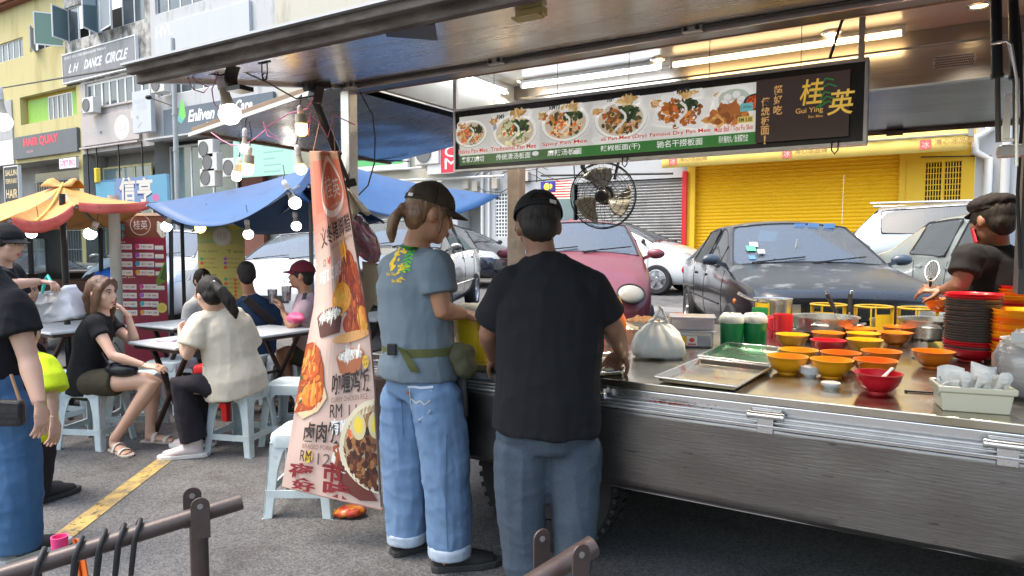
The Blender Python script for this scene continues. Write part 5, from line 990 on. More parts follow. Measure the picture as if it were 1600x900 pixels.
# light blue dessert stall sign beyond the canopies
d = 9.5; a = P(152, 330, d=d); o = thing('stall_sign', 'light blue stall sign with two white characters above the canopies', 'sign', (a.x, a.y, 0)); c0, c1, c2, c3 = P(151, 316, d=d), P(262, 316, d=d), P(260, 271, d=d), P(149, 284, d=d)
mb = MB(); q = FWD * .08; mb.add([c0, c1, c2, c3, c0 + q, c1 + q, c2 + q, c3 + q], [(3, 2, 1, 0), (4, 5, 6, 7), (0, 1, 5, 4), (1, 2, 6, 5), (2, 3, 7, 6), (3, 0, 4, 7)]); mb.build('board', M('stall_blue', (.16, .50, .62), .4, noise=.5, nscale=1.2, col2=(.24, .30, .52)), o)
W_ = (c1 - c0).dot(RGT); s = Sheet(lambda u, v: c0.lerp(c1, u / W_) + UP * (v * (.34 + .08 * u / W_) / .38), -FWD); s.rect(.25, .02, .72, .34, (.25, .33, .52)); s.text('信', .32, .0, .54, .33, (.05, .07, .2), .06); s.text('亨', .56, -.02, .78, .31, (.05, .07, .2), .06); s.text('信', .32, .02, .54, .35, (.85, .78, .66), .03); s.text('亨', .56, .0, .78, .33, (.85, .78, .66), .03); s.rect(.06, .3, .28, .33, (.1, .25, .4)); s.disc(.82, .06, .05, .05, (.7, .2, .4)); s.mb.build('lettering', PR, o, recalc=False)
mb = MB(); mb.bar(c0 + q, (c0.x, c0.y, 0), .04); mb.bar(c1 + q, (c1.x, c1.y, 0), .04); mb.build('stand', m_blackm, o); mb = MB(); p = P(152, 272, d=d); mb.box(p + V((0, 0, -.02)), (.06, .06, .20)); mb.build('yellow_lamp_box', M('yellow_box', (.75, .5, .03), .5), o, bevel=.01)
# ================================================================ tables
m_ttop = M('pale_table_top', (.55, .58, .60), .4, noise=.3, nscale=5, bump=.03); m_tleg = M('brown_steel_leg', (.055, .032, .025), .5, .3, noise=.4, nscale=8)
def table(label, x0, x1, y0, y1, z=.75):
    o = thing('folding_table', label, 'table', ((x0 + x1) / 2, (y0 + y1) / 2, 0), 'folding tables of the seating area')
    mb = MB(); mb.box2((x0, y0, z - .022), (x1, y1, z)); mb.build('tabletop', m_ttop, o, bevel=.008); mb = MB(); mb.box2((x0 + .03, y0 + .03, z - .05), (x1 - .03, y1 - .03, z - .0225)); mb.build('apron', m_tleg, o)
    for y in (y0 + .14, y1 - .14):
        for a, b in ((x0 + .05, x1 - .05), (x1 - .05, x0 + .05)):
            mb = MB(); mb.bar((a, y + (.012 if a < b else -.012), z - .05), (b, y + (.012 if a < b else -.012), .0), .035, .022); mb.build('leg', m_tleg, o, bevel=.003)
    mb = MB(); mb.bar(((x0 + x1) / 2, y0 + .14, .39), ((x0 + x1) / 2, y1 - .14, .39), .02); mb.build('crossbar', m_tleg, o); return o
table('long pale table between the two seated women in the front', -4.95, -4.37, 2.76, 4.02)
table('pale table behind the woman in black, in front of the maroon poster', -6.02, -5.44, 3.42, 4.75)
table('pale table carrying the white carrier bag', -6.75, -5.98, 2.72, 3.35)
table('pale table at the far end beside the man in the maroon cap', -5.0, -4.4, 4.75, 5.7)
# ================================================================ stools
m_st_b = M('pale_blue_plastic', (.54, .62, .64), .45, noise=.55, nscale=5, col2=(.32, .38, .40), thr=(.45, .7), bump=.03, bscale=50)
m_st_r = M('red_plastic', (.6, .02, .02), .4)
def make_stool(label, mat):
    o = thing('stool', label, 'stool', (0, 0, 0), 'plastic stools of the seating area'); T, B, H = .135, .185, .45
    mb = MB(); 
    def rr(s, z, r=.05, n=6):
        pts = []
        for cx, cy, a0 in ((s - r, s - r, 0), (-s + r, s - r, 90), (-s + r, -s + r, 180), (s - r, -s + r, 270)):
            for k in range(n): a = R(a0 + 90 * k / (n - 1)); pts.append(V((cx + r * math.cos(a), cy + r * math.sin(a), z)))
        return pts
    rings = [rr(.06, H - .008, .03), rr(.115, H - .004), rr(.142, H), rr(.155, H - .008), rr(.160, H - .03), rr(.158, H - .075), rr(.150, H - .075), rr(.15, H - .02)]; n = len(rings[0])
    mb.add([p for r in rings for p in r], [(i * n + k, i * n + (k + 1) % n, (i + 1) * n + (k + 1) % n, (i + 1) * n + k) for i in range(len(rings) - 1) for k in range(n)] + [tuple(range(n))]); mb.build('seat', mat, o, world=False, smooth=45)
    for sx in (-1, 1):
        for sy in (-1, 1):
            mb = MB(); a = V((sx * .150, sy * .150, H - .05)); b = V((sx * B, sy * B, 0))
            for (ux, uy) in ((1, 0), (0, 1)):   # L-shaped leg, flaring at the top
                p = []
                for t, w_ in ((0, .115), (.12, .075), (.35, .058), (1, .050)):
                    c = a.lerp(b, t); d_ = V((-sx * ux * w_, -sy * uy * w_, 0)); p.append((c, c + d_))
                th = V((-sx * (1 - ux) * .012, -sy * (1 - uy) * .012, 0)); vs = []
                for c, e in p: vs += [c, e, e + th, c + th]
                fs = []
                for i in range(3):
                    for k in range(4): fs.append((i * 4 + k, i * 4 + (k + 1) % 4, (i + 1) * 4 + (k + 1) % 4, (i + 1) * 4 + k))
                fs += [(3, 2, 1, 0), (12, 13, 14, 15)]; mb.add(vs, fs)
            mb.build('leg', mat, o, world=False, bevel=.004)
    mb = MB(); q = .168
    for a, b in (((-q, -q), (q, -q)), ((q, -q), (q, q)), ((q, q), (-q, q)), ((-q, q), (-q, -q))): mb.bar((a[0], a[1], .13), (b[0], b[1], .13), .014, .04)
    mb.build('brace', mat, o, world=False); return o
stool = make_stool('pale blue plastic stool under the woman in black', m_st_b); rstool = make_stool('red plastic stool beside the leg of the woman in the white tee', m_st_r)
def at_ground(px, d): p = P(px, 383, d=d); return V((p.x, p.y, ground_z(p.x, p.y)))
stool.location = at_ground(139, 4.92); stool.rotation_euler.z = R(24)
rstool.location = at_ground(338, 5.75); rstool.rotation_euler.z = R(20)
ST = [(372, 4.78, 18, 'pale blue plastic stool under the woman in the white tee'), (474, 3.72, 30, 'pale plastic stool partly behind the cloth banner, nearest to the camera'), (452, 5.0, 25, 'pale plastic stool with an orange scuff beside the cloth banner'), (450, 6.3, 20, 'pale plastic stool under the man in the maroon cap'), (263, 5.95, 20, 'pale blue plastic stool under the front table beyond the woman in black'), (392, 6.3, 25, 'pale blue plastic stool under the man in the navy tee'), (305, 7.3, 10, 'pale blue plastic stool under the woman in white'), (205, 5.3, 40, 'pale blue plastic stool behind the knees of the woman in black'), (70, 5.3, 15, 'pale blue plastic stool under the table with the white bag')]
for px, d, rz, lb in ST: dup(stool, at_ground(px, d), R(rz), lb)
grime(m_st_b, 14, (1, 1, 1), (.58, .70), (.62, .60, .56)); grime(m_st_b, 3.3, (1, 1, 1), (.66, .70), (.80, .50, .28)); grime(m_ttop, 8, (1, 1, 1), (.55, .7), (.7, .68, .65))
# ================================================================ things lying about the tables
o = thing('carrier_bag', 'large white carrier bag with a teal handle held over the table', 'bag', tuple(P(85, 505, d=4.75)))
bq = [(50, 460), (108, 450), (118, 498), (50, 508)]; mb = MB()
def bagf(u, v):
    a = P(50 + 62 * u + 6 * u * (1 - v) , 508 - 10 * u - (52 - 0 * u) * v, d=4.72 + .02 * math.sin(u * 7) + .03 * v); n_ = mnoise.noise(V((u * 4, v * 5, 3))); return a + UP * (.02 * n_ - .03 * v * math.sin(u * PI)) + FWD * .035 * n_ + RGT * (.5 - u) * .10 * v
mb.grid(bagf, 14, 10); mb.grid(lambda u, v: V(bagf(1 - u, v)) + FWD * (.22 * (1 - .45 * v)), 14, 10); mb.grid(lambda u, v: V(bagf(0, v)).lerp(V(bagf(0, v)) + FWD * (.22 * (1 - .45 * v)), 1 - u), 4, 10); mb.grid(lambda u, v: V(bagf(1, v)).lerp(V(bagf(1, v)) + FWD * (.22 * (1 - .45 * v)), u), 4, 10)
mb.build('sack', M('white_bag', (.66, .66, .70), .6, bump=.15, bscale=9), o, smooth=50, solid=.003)
for dd in (4.74, 4.9):
    mb = MB(); mb.loft([P(66, 458, d=dd), P(70, 440, d=4.78), P(75, 432, d=4.8), P(79, 440, d=4.78), P(86, 456, d=dd)], [.008, .014, .016, .012, .006], seg=8); mb.build('handle', M('teal_strap', (.02, .42, .36), .5), o, smooth=60)
o = thing('tissue_pack', 'small pink tissue pack lying on the front table', 'tissue pack', tuple(P(262, 533, z=.75))); p = P(262, 533, z=.752); mb = MB(); mb.box(p + V((0, 0, .007)), (.13, .08, .016), .4); mb.build('wrapper', M('pink_pack', (.72, .55, .66), .4), o, bevel=.005); mb = MB(); mb.box(p + V((0, 0, .0155)), (.06, .035, .004), .4); mb.build('label', M('white_label', (.75, .75, .75), .5), o)
o = thing('pink_pouch', 'bright pink packet under the arm of the man in the maroon cap', 'packet', tuple(P(460, 497, d=5.5))); c = P(462, 497, d=5.45); mb = MB(); mb.ell(c, (.09, .06, .045), None, 18, 10)
for q in range(len(mb.v)): mb.v[q] += (mb.v[q] - c) * .35 * mnoise.noise(mb.v[q] * 25)
mb.build('wrap', M('pink_wrap', (.75, .10, .22), .4), o, smooth=180)
def cup(px, py, d, col, label, h=.13):
    c = P(px, py, d=d); o = thing('drink_cup', label, 'cup', tuple(c), 'iced drinks on the far table'); mb = MB(); mb.lathe([(0, 0), (.034, 0), (.045, h), (.043, h), (.033, .004)], c, 18); mb.build('cup_wall', glass_mat('cup_plastic', (.9, .9, .9), .1, .7, .08), o, smooth=60); mb = MB(); mb.lathe([(0, .003), (.032, .003), (.039, h * .6), (0, h * .62)], c, 16); mb.build('drink', M('drink_%s' % label[:9], col, .2), o, smooth=60); mb = MB(); mb.cyl(c + V((.0, 0, .01)), c + V((-.03, 0, h + .08)), .004, seg=6); mb.build('straw', M('dark_straw', (.2, .05, .05), .4), o)
cup(448, 470, 5.9, (.25, .05, .02), 'iced brown drink in a clear cup in front of the man in the maroon cap'); cup(426, 474, 6.3, (.65, .2, .03), 'orange drink in a clear cup beside the brown one')
# ================================================================ barrier pipes in front
m_pipe = M('brown_painted_pipe', (.055, .036, .033), .38, .15, noise=.4, nscale=20, col2=(.09, .07, .06), bump=.08, bscale=60)
def barrier(label, p0, p1, plates, post, r=.0205):
    a, b = P(*p0), P(*p1); d = (b - a).normalized(); o = thing('barrier_rail', label, 'barrier', (post.x if post else a.x, post.y if post else a.y, 0)); mb = MB(); mb.cyl(a, b, r, seg=24); mb.build('rail', m_pipe, o, smooth=40)
    mb = MB(); mb.cyl(b - d * .001, b + d * .0012, r * .82, seg=20); mb.build('end_cap', M('pipe_end', (.10, .075, .07), .5), o)
    n = V((-d.y, d.x, 0)).normalized()
    for (px, py, dd, off) in plates:
        c = P(px, py, d=dd); mb = MB(); pts = [(.021 * math.cos(t), .034 + .021 * math.sin(t)) for t in [PI * k / 10 for k in range(11)]] + [(-.021, -.045), (.021, -.045)]
        pl = MB(); hole = [(.006 * math.cos(2 * PI * k / 10), .030 + .006 * math.sin(2 * PI * k / 10)) for k in range(10)]
        U = V((d.x, d.y, 0)).normalized(); Wv = U.cross(-n) if U.cross(-n).z > 0 else U.cross(n)
        mb.prism(pts, .005, c + n * off, U, Wv); mb.build('bracket_plate', m_pipe, o, bevel=.0015)
        mb = MB(); cc = c + n * off + Wv * .034; mb.cyl(cc - n * .0065, cc + n * .0065, .0065, seg=14); mb.build('bolt_hole', M('bolt_hole_light', (.20, .18, .17), .6), o)
    if post:
        mb = MB(); mb.loft([V((post.x, post.y, 0)), V((post.x, post.y, post.z))], [.021, .021], seg=20); mb.cyl((post.x, post.y, 0), (post.x, post.y, .01), .06, seg=16); mb.build('post', m_pipe, o, smooth=40)
    return o, a, b, d, n
pc = P(310, 808, d=1.62); post = V((pc.x, pc.y, pc.z - .01))
bo, a, b, d, n = barrier('brown pipe barrier in the front left with black rings hung over it', (-60, 919, 1.42), (378, 783, 1.66), [(301, 800, 1.615, .022), (313, 806, 1.60, -.027)], post)
for i, (px, t_) in enumerate(((48, 0), (104, 0), (140, 0), (170, 0), (196, 0))):
    k = (px + 60) / 438; c = a.lerp(b, k); lb = ['leftmost black plastic ring on the front pipe, cut by the photo edge', 'second black plastic ring from the left on the front pipe', 'middle black plastic ring on the front pipe', 'second black plastic ring from the right on the front pipe', 'rightmost black plastic ring on the front pipe, nearest the post'][i]
    o = thing('plastic_ring', lb, 'ring', tuple(c), 'black rings on the pipe'); mb = MB(); pts = []
    for q in range(25): a_ = 2 * PI * q / 24; pts.append(c + n * .030 * math.cos(a_) + UP * (.030 * math.sin(a_) if math.sin(a_) > 0 else .095 * math.sin(a_)) + d * .012 * math.sin(a_ * 1.0))
    mb.loft(pts, [(.0045, .0062)] * 25, seg=8, caps=False); mb.build('loop', m_black, o, smooth=60)
o = thing('pink_strap', 'pink rubber sleeve stuck behind the front pipe', 'sleeve', tuple(P(93, 850, d=1.62))); c = P(94, 866, d=1.62); mb = MB(); mb.lathe([(.014, -.02), (.017, .0), (.019, .045), (.016, .045), (.013, -.02)], c, 14); mb.build('sleeve', M('hot_pink', (.75, .05, .2), .5), o, smooth=60)
o = thing('orange_strap', 'orange strap hanging behind the front pipe', 'strap', tuple(P(122, 860, d=1.62))); mb = MB(); mb.grid(lambda u, v: P(114 + 14 * u + 10 * v, 842 + 60 * v, d=1.62 + .01 * math.sin(u * 5)), 3, 6); mb.build('strap_band', M('orange_strap_m', (.75, .16, .02), .5), o, solid=.004)
barrier('brown pipe barrier end in the front middle with two bracket plates', (780, 945, 1.30), (926, 853, 1.42), [(856, 872, 1.41, .026), (895, 884, 1.33, -.024)], None, r=.0225)
# ================================================================ litter
o = thing('snack_wrapper', 'crumpled orange snack packet lying under the cloth banner', 'litter', tuple(P(548, 800, z=0))); c = P(548, 798, z=.03); mb = MB(); mb.ell(c, (.085, .06, .028), Matrix.Rotation(.5, 3, 'Z'), 22, 12)
for q in range(len(mb.v)): mb.v[q] += V((1, 1, .6)) * .018 * mnoise.noise(mb.v[q] * 32)
mb.build('packet', M('orange_packet', (.62, .22, .02), .35, noise=.9, nscale=16, col2=(.45, .03, .03), thr=(.5, .56)), o, smooth=180)
for a_, b_, lb in ((P(752, 868, z=.012), P(792, 879, z=.012), 'pale wooden stick on the asphalt beside the black shoe'), (P(512, 797, z=.012), P(532, 800, z=.012), 'short pale stick on the asphalt beside the orange packet')):
    mb = MB(); mb.loft([a_, a_.lerp(b_, .5) + V((0, 0, .003)), b_], [.006, .007, .004], seg=7); o = mb.build('wooden_stick', M('pale_wood', (.55, .42, .28), .7), smooth=60); tag(o, lb, 'stick')
# ================================================================ cars
def paint(key, col, metal=.0, rough=.28): return M(key, col, rough, metal, coat=1.0, noise=.12, nscale=3)
m_trim = M('black_trim', (.02, .02, .021), .5); m_hl = M('headlight_lens', (.62, .63, .63), .08, .55, noise=.3, nscale=18); m_hl_old = M('hazed_headlight', (.42, .40, .34), .25, noise=.2, nscale=6)
m_alloy = M('alloy_rim', (.55, .55, .56), .3, .9); m_seat = M('car_seat', (.10, .11, .13), .8); m_plate_w = M('plate_letters', (.75, .75, .75), .5); m_orl = M('orange_lens', (.75, .16, .02), .3); m_rl = M('red_lens', (.45, .01, .015), .25)
gw, gs = glass_mat('windscreen_glass', (.60, .69, .72), .05, .66, .10), glass_mat('side_glass', (.38, .45, .45), .05, .70, .10)
# stations: x, half width, bottom, belt, half width of roof edge, z of roof edge, z of centre; indices: cowl, windscreen top, rear window top, rear window base; pillars
KIND = {
 'sedan': dict(st=[(2.16, .66, .30, .52, .58, .64, .655), (2.10, .80, .22, .60, .72, .735, .76), (1.6, .83, .2, .74, .78, .82, .86), (.98, .84, .2, .84, .76, .90, .935), (.62, .84, .2, .86, .69, 1.10, 1.14), (.22, .84, .2, .87, .60, 1.31, 1.365), (-.05, .84, .2, .875, .60, 1.33, 1.385), (-.12, .84, .2, .875, .60, 1.33, 1.385), (-.62, .84, .2, .885, .59, 1.32, 1.375), (-.95, .84, .2, .89, .58, 1.29, 1.345), (-1.3, .83, .2, .90, .65, 1.12, 1.15), (-1.62, .83, .2, .91, .73, .95, .97), (-2.02, .80, .22, .88, .70, .93, .95), (-2.13, .70, .32, .68, .6, .80, .82)], ws=(3, 5), rw=(9, 11), side=[(4, 6), (7, 9)], wheels=(1.33, -1.22), r=.29),
 'hatch': dict(st=[(1.76, .52, .30, .46, .42, .56, .58), (1.66, .68, .22, .58, .55, .70, .73), (1.25, .74, .2, .78, .64, .88, .93), (.84, .745, .2, .90, .66, .99, 1.045), (.52, .745, .2, .92, .61, 1.18, 1.23), (.16, .745, .2, .93, .54, 1.36, 1.41), (-.1, .745, .2, .94, .54, 1.375, 1.43), (-.17, .745, .2, .94, .54, 1.375, 1.43), (-.7, .745, .2, .95, .54, 1.37, 1.43), (-1.28, .735, .2, .96, .52, 1.33, 1.385), (-1.48, .725, .2, .96, .56, 1.14, 1.17), (-1.64, .715, .22, .93, .60, .98, 1.0), (-1.73, .66, .3, .7, .55, .8, .82)], ws=(3, 5), rw=(9, 11), side=[(4, 6), (7, 9)], wheels=(1.12, -1.12), r=.265),
 'mpv': dict(st=[(2.1, .62, .28, .52, .50, .62, .64), (2.0, .80, .2, .64, .66, .76, .79), (1.62, .85, .2, .82, .74, .93, .98), (1.2, .86, .2, .93, .76, 1.04, 1.08), (.75, .86, .2, .96, .70, 1.25, 1.30), (.22, .86, .2, .98, .61, 1.44, 1.50), (-.1, .86, .2, .99, .60, 1.47, 1.53), (-.17, .86, .2, .99, .60, 1.47, 1.53), (-.9, .86, .2, 1.01, .60, 1.46, 1.525), (-1.68, .85, .2, 1.02, .58, 1.40, 1.46), (-1.88, .84, .2, 1.02, .62, 1.2, 1.24), (-2.03, .83, .22, .98, .66, 1.03, 1.06), (-2.1, .78, .3, .7, .62, .85, .88)], ws=(3, 5), rw=(9, 11), side=[(4, 6), (7, 9)], wheels=(1.30, -1.28), r=.31),
 'van': dict(st=[(2.38, .74, .30, .55, .62, .70, .73), (2.28, .90, .22, .72, .76, .88, .92), (1.95, .94, .2, .98, .84, 1.10, 1.15), (1.55, .95, .2, 1.08, .84, 1.20, 1.25), (1.2, .95, .2, 1.10, .79, 1.45, 1.50), (.75, .95, .2, 1.11, .72, 1.74, 1.80), (.15, .95, .2, 1.12, .72, 1.80, 1.87), (.07, .95, .2, 1.12, .72, 1.80, 1.87), (-.9, .95, .2, 1.13, .72, 1.82, 1.89), (-2.1, .94, .2, 1.14, .70, 1.78, 1.84), (-2.26, .93, .2, 1.14, .76, 1.45, 1.48), (-2.36, .92, .22, 1.08, .8, 1.15, 1.18), (-2.4, .86, .3, .8, .76, .92, .95)], ws=(3, 5), rw=(9, 11), side=[(4, 6), (7, 9)], wheels=(1.5, -1.45), r=.33)}
def make_wheel(root, x, y, r, style):
    s = 1 if y > 0 else -1; mb = MB(); wd = .095; mb.lathe([(r * .66, -wd), (r * .9, -wd * 1.02), (r * .98, -wd * .75), (r, -wd * .4), (r, wd * .4), (r * .98, wd * .75), (r * .9, wd * 1.02), (r * .66, wd), (r * .66, -wd)], (x, y, r), 32, axis=(0, 1, 0)); wobj = mb.build('wheel', m_tyre, root, world=False, smooth=40)
    mb = MB(); f = y + s * wd * .8; ax = V((0, s, 0)); mb.lathe([(r * .67, .012), (r * .62, .018), (r * .58, -.01), (r * .56, -.09), (0, -.09)], (x, f, r), 32, axis=ax); mb.lathe([(r * .16, .0), (r * .13, .018), (0, .02)], (x, f, r), 16, axis=ax)
    n = {'five': 5, 'eight': 8, 'cover': 7}[style]
    for k in range(n):
        a = 2 * PI * k / n + .3; d = V((math.cos(a), 0, math.sin(a))); t = V((-math.sin(a), 0, math.cos(a))); c = V((x, f - s * .0, r)); w0, w1 = {'five': (r * .13, r * .10), 'eight': (r * .07, r * .07), 'cover': (r * .1, r * .17)}[style]
        q = [c + d * r * .1 + t * w0, c + d * r * .1 - t * w0, c + d * r * .60 - t * w1, c + d * r * .60 + t * w1]; mb.add(q + [p - ax * .03 for p in q], [(0, 1, 2, 3), (0, 4, 5, 1), (1, 5, 6, 2), (2, 6, 7, 3), (3, 7, 4, 0)])
    mb.build('rim', [m_alloy], wobj, world=False, smooth=40); return wobj
def build_car(name, label, kind, loc, head, body_mat, sc=(1, 1, 1), style='eight', hl='wide', mirror=None, group='cars parked beyond the truck', glass=(gw, gs), hl_mat=None, plate=None, cat='car', interior=True, roof_rack=False):
    K = KIND[kind]; st = K['st']; n = len(st); rz = math.atan2(head[1], head[0]); root = thing(name, label, cat, (loc[0], loc[1], ground_z(*loc)), group); root.rotation_euler.z = rz
    bm = bmesh.new(); rows = []; cl = bm.edges.layers.float.new('crease_edge'); vl = bm.verts.layers.float.new('crease_vert')
    for (x, w_, zb, be, wr, zr, zt) in st:
        half = [(0, zb), (.80 * w_, zb), (.955 * w_, zb + .09), (w_, zb + .5 * (be - zb)), (.975 * w_, be), (wr, zr), (.52 * wr, zr + .75 * (zt - zr)), (0, zt)]
        full = half + [(-y, z) for y, z in half[-2:0:-1]]; rows.append([bm.verts.new((x * sc[0], y * sc[1], z * sc[2])) for y, z in full])
    m = len(rows[0]); F = {}
    for i in range(n - 1):
        for k in range(m): F[i, k] = bm.faces.new((rows[i][k], rows[i][(k + 1) % m], rows[i + 1][(k + 1) % m], rows[i + 1][k]))
    bm.faces.new(rows[0][::-1]); bm.faces.new(rows[-1])
    bmesh.ops.recalc_face_normals(bm, faces=bm.faces)
    reg = []; a, b = K['ws']; reg.append(('windscreen', [F[i, k] for i in range(a, b) for k in (5, 6, 7, 8)])); a, b = K['rw']; reg.append(('rear_window', [F[i, k] for i in range(a, b) for k in (5, 6, 7, 8)]))
    for a, b in K['side']:
        for k in (4, 9): reg.append(('side_window', [F[i, k] for i in range(a, b)]))
    for q, (nm, fs) in enumerate(reg):
        for f in fs: f.material_index = q + 2
        r_ = bmesh.ops.inset_region(bm, faces=fs, thickness=.028 if nm != 'side_window' else .03, depth=0)
        for f in r_['faces']: f.material_index = 0
    for e in bm.edges:
        ms = [f.material_index for f in e.link_faces]
        if len(ms) == 2 and ms[0] != ms[1]: e[cl] = .9
    for v in bm.verts:
        q = [e for e in v.link_edges if e[cl] > .8]
        if len(q) == 2:
            d0, d1 = [(e.other_vert(v).co - v.co).normalized() for e in q]
            if d0.dot(d1) > -.80: v[vl] = .7
    for i in range(n - 1):
        for k, cv in ((4, .55), (10, .55), (5, .35), (9, .35), (1, .5), (13, .5)):
            e = bm.edges.get((rows[i][k], rows[i + 1][k]))
            if e: e[cl] = max(e[cl], cv)
    me = bpy.data.meshes.new(name); bm.to_mesh(me); bm.free()
    for q in range(len(reg) + 2): me.materials.append(None)
    tmp = bpy.data.objects.new('tmp', me); COL.objects.link(tmp); md = tmp.modifiers.new('s', 'SUBSURF'); md.levels = 2; md.render_levels = 2
    cut = MB(); r = K['r']; W_ = max(s[1] for s in st) * sc[1]
    for x in K['wheels']:
        for s in (-1, 1): cut.cyl((x * sc[0], s * (W_ - .26), r), (x * sc[0], s * (W_ + .1), r), r * 1.19, seg=28, mi=0)
    cm = cut.mesh('cut'); cm.materials.append(m_trim); cm.polygons.foreach_set('material_index', [1] * len(cm.polygons))
    for q in range(2): cm.materials.append(m_trim)
    co = bpy.data.objects.new('cut', cm); COL.objects.link(co); bo_ = tmp.modifiers.new('b', 'BOOLEAN'); bo_.object = co; bo_.operation = 'DIFFERENCE'; bo_.solver = 'EXACT'
    try: bo_.material_mode = 'INDEX'
    except Exception: pass
    ev = evaluated(tmp); bpy.data.objects.remove(tmp); bpy.data.objects.remove(co)
    vs = [v.co.copy() for v in ev.vertices]; nr = [v.normal.copy() for v in ev.vertices]; groups = {}
    for p in ev.polygons: groups.setdefault(p.material_index, []).append(tuple(p.vertices))
    bvh = BVHTree.FromPolygons(vs, [tuple(p.vertices) for p in ev.polygons])
    mb = MB(); mb.add(vs, groups.get(0, []), 0)
    if 1 in groups: mb.add(vs, groups[1], 1)
    used = mb; body = mb.build('body', [body_mat, m_trim], root, world=False, recalc=False)
    bm = bmesh.new(); bm.from_mesh(body.data); bmesh.ops.delete(bm, geom=[v for v in bm.verts if not v.link_faces], context='VERTS'); bm.to_mesh(body.data); bm.free(); body.data.shade_smooth(); body.data.set_sharp_from_angle(angle=R(38))
    for q, (nm, fs) in enumerate(reg):
        g = MB(); g.add([p - nn * .005 for p, nn in zip(vs, nr)], groups.get(q + 2, [])); o = g.build(nm, glass[1] if nm == 'side_window' else glass[0], root, world=False, recalc=False)
        bm = bmesh.new(); bm.from_mesh(o.data); bmesh.ops.delete(bm, geom=[v for v in bm.verts if not v.link_faces], context='VERTS'); rim = [e for e in bm.edges if e.is_boundary]; pts = [(e.verts[0].co.copy(), e.verts[1].co.copy()) for e in rim]; bm.to_mesh(o.data); bm.free(); o.data.shade_smooth()
        s = MB()
        for a_, b_ in pts: s.bar(a_, b_, .016, .016)
        s.build('window_seal', m_trim, o, world=False)
    def side(x, z, s):
        h = bvh.ray_cast(V((x * sc[0], s * 3, z * sc[2])), V((0, -s, 0))); return h[0] if h[0] else V((x * sc[0], s * W_, z * sc[2]))
    def front(y, z, s=1):
        h = bvh.ray_cast(V((s * 5, y * sc[1], z * sc[2])), V((-s, 0, 0))); return (h[0], h[1]) if h[0] else (V((s * st[0][0], y, z)), V((s, 0, 0)))
    for x in K['wheels']:
        for s in (-1, 1): make_wheel(root, x * sc[0], s * (W_ - .09), r, style)
    be = st[6][3]
    for s in (-1, 1):
        for (x0, lo) in ((st[3][0] * .93, .28), ((st[6][0] + st[7][0]) / 2, .28), (st[8][0] - .12, .45)):
            g = MB(); g.loft([side(x0 - (.0 if lo < .4 else .10 * (z - lo)), z, s) for z in [lo + (be - .02 - lo) * k / 6 for k in range(7)]], .005, seg=5); g.build('door_seam', m_trim, root, world=False)
        g = MB(); g.loft([side(x, .52 if kind != 'van' else .6, s) for x in [st[2][0] * .5 + (st[-3][0] * .8 - st[2][0] * .5) * k / 14 for k in range(15)]], .011, seg=6); g.build('side_moulding', m_trim if kind == 'sedan' else body_mat, root, world=False)
        for x0 in (st[7][0] + .10, st[8][0] - .02):
            p = side(x0, be - .09, s); g = MB(); g.box(p + V((0, s * .012, 0)), (.15, .02, .028)); g.build('door_handle', body_mat, root, world=False, bevel=.006)
        p = side(st[3][0] - .18, be + .02, s); g = MB(); c = p + V((.02, s * .13, .07)); g.ell(c, (.045, .095, .055), Matrix.Rotation(-s * .25, 3, 'Z'), 16, 10); g.bar(p + V((0, -s * .02, .01)), c, .05, .035); g.build('wing_mirror', mirror or body_mat, root, world=False, smooth=60)
        x0, x1, z0, z1 = {'wide': (.44, .74, .47, .63), 'oval': (.40, .58, .60, .80), 'swept': (.48, .80, .66, .84), 'van': (.58, .88, .72, .92)}[hl]
        if hl == 'oval':
            for (y_, z_, ry, rzz) in ((.49, .66, .13, .105), (.27, .63, .075, .07)):
                p, nn = front(s * y_, z_); sd_, uu = frame_from(nn); g = MB(); g.ell(p - nn * .01, (ry, rzz, .05), Matrix((sd_, uu, nn)).transposed(), 22, 12); g.build('headlight', hl_mat or m_hl, root, world=False, smooth=180)
                g = MB(); g.loft([p + sd_ * (ry * 1.04) * math.cos(2 * PI * k / 24) + uu * (rzz * 1.06) * math.sin(2 * PI * k / 24) + nn * .004 for k in range(25)], .008, seg=6); g.build('headlight_surround', m_trim, root, world=False, smooth=60)
        else:
            g = MB(); NN = 10; g.grid(lambda u, v: (lambda h: h[0] + h[1] * .006)(front(s * (x0 + (x1 - x0) * u) * W_ / .84 / sc[1], z0 + (z1 - z0) * (.15 + .85 * v if u > .5 else v) + (.03 * u if hl != 'wide' else 0))), NN, 6); g.build('headlight', hl_mat or m_hl, root, world=False, smooth=180)
        if kind == 'sedan': p = side(st[2][0] - .12, .60, s); g = MB(); g.ell(p, (.04, .012, .026)); g.build('indicator', m_orl, root, world=False, smooth=180)
        p, nn = front(s * .62, be - .12, -1); g = MB(); g.ell(p, (.05, .17, .11)); g.build('tail_light', m_rl, root, world=False, smooth=180)
    zg = {'sedan': .50, 'hatch': .42, 'mpv': .5, 'van': .55}[kind]; g = MB(); g.grid(lambda u, v: (lambda h: h[0] + h[1] * .006)(front((u - .5) * .8, zg + .10 * v)), 10, 3); g.build('grille', m_trim, root, world=False, smooth=180)
    g = MB(); g.grid(lambda u, v: (lambda h: h[0] + h[1] * .006)(front((u - .5) * 1.1, .28 + .08 * v)), 10, 3); g.build('lower_grille', m_trim, root, world=False, smooth=180)
    if plate:
        p, nn = front(0, .42); g = MB(); g.box(p + V((.02, 0, 0)), (.02, .5, .12)); pl = g.build('number_plate', m_trim, root, world=False, bevel=.004)
        s = Sheet(lambda u, v: p + V((.031, -.25 + u, -.06 + v)), (1, 0, 0)); s.text(plate, .04, .02, .46, .10, (.75, .75, .75), .03); s.mb.build('plate_text', PR, pl, world=False, recalc=False)
    a_, b_ = st[3], st[4]
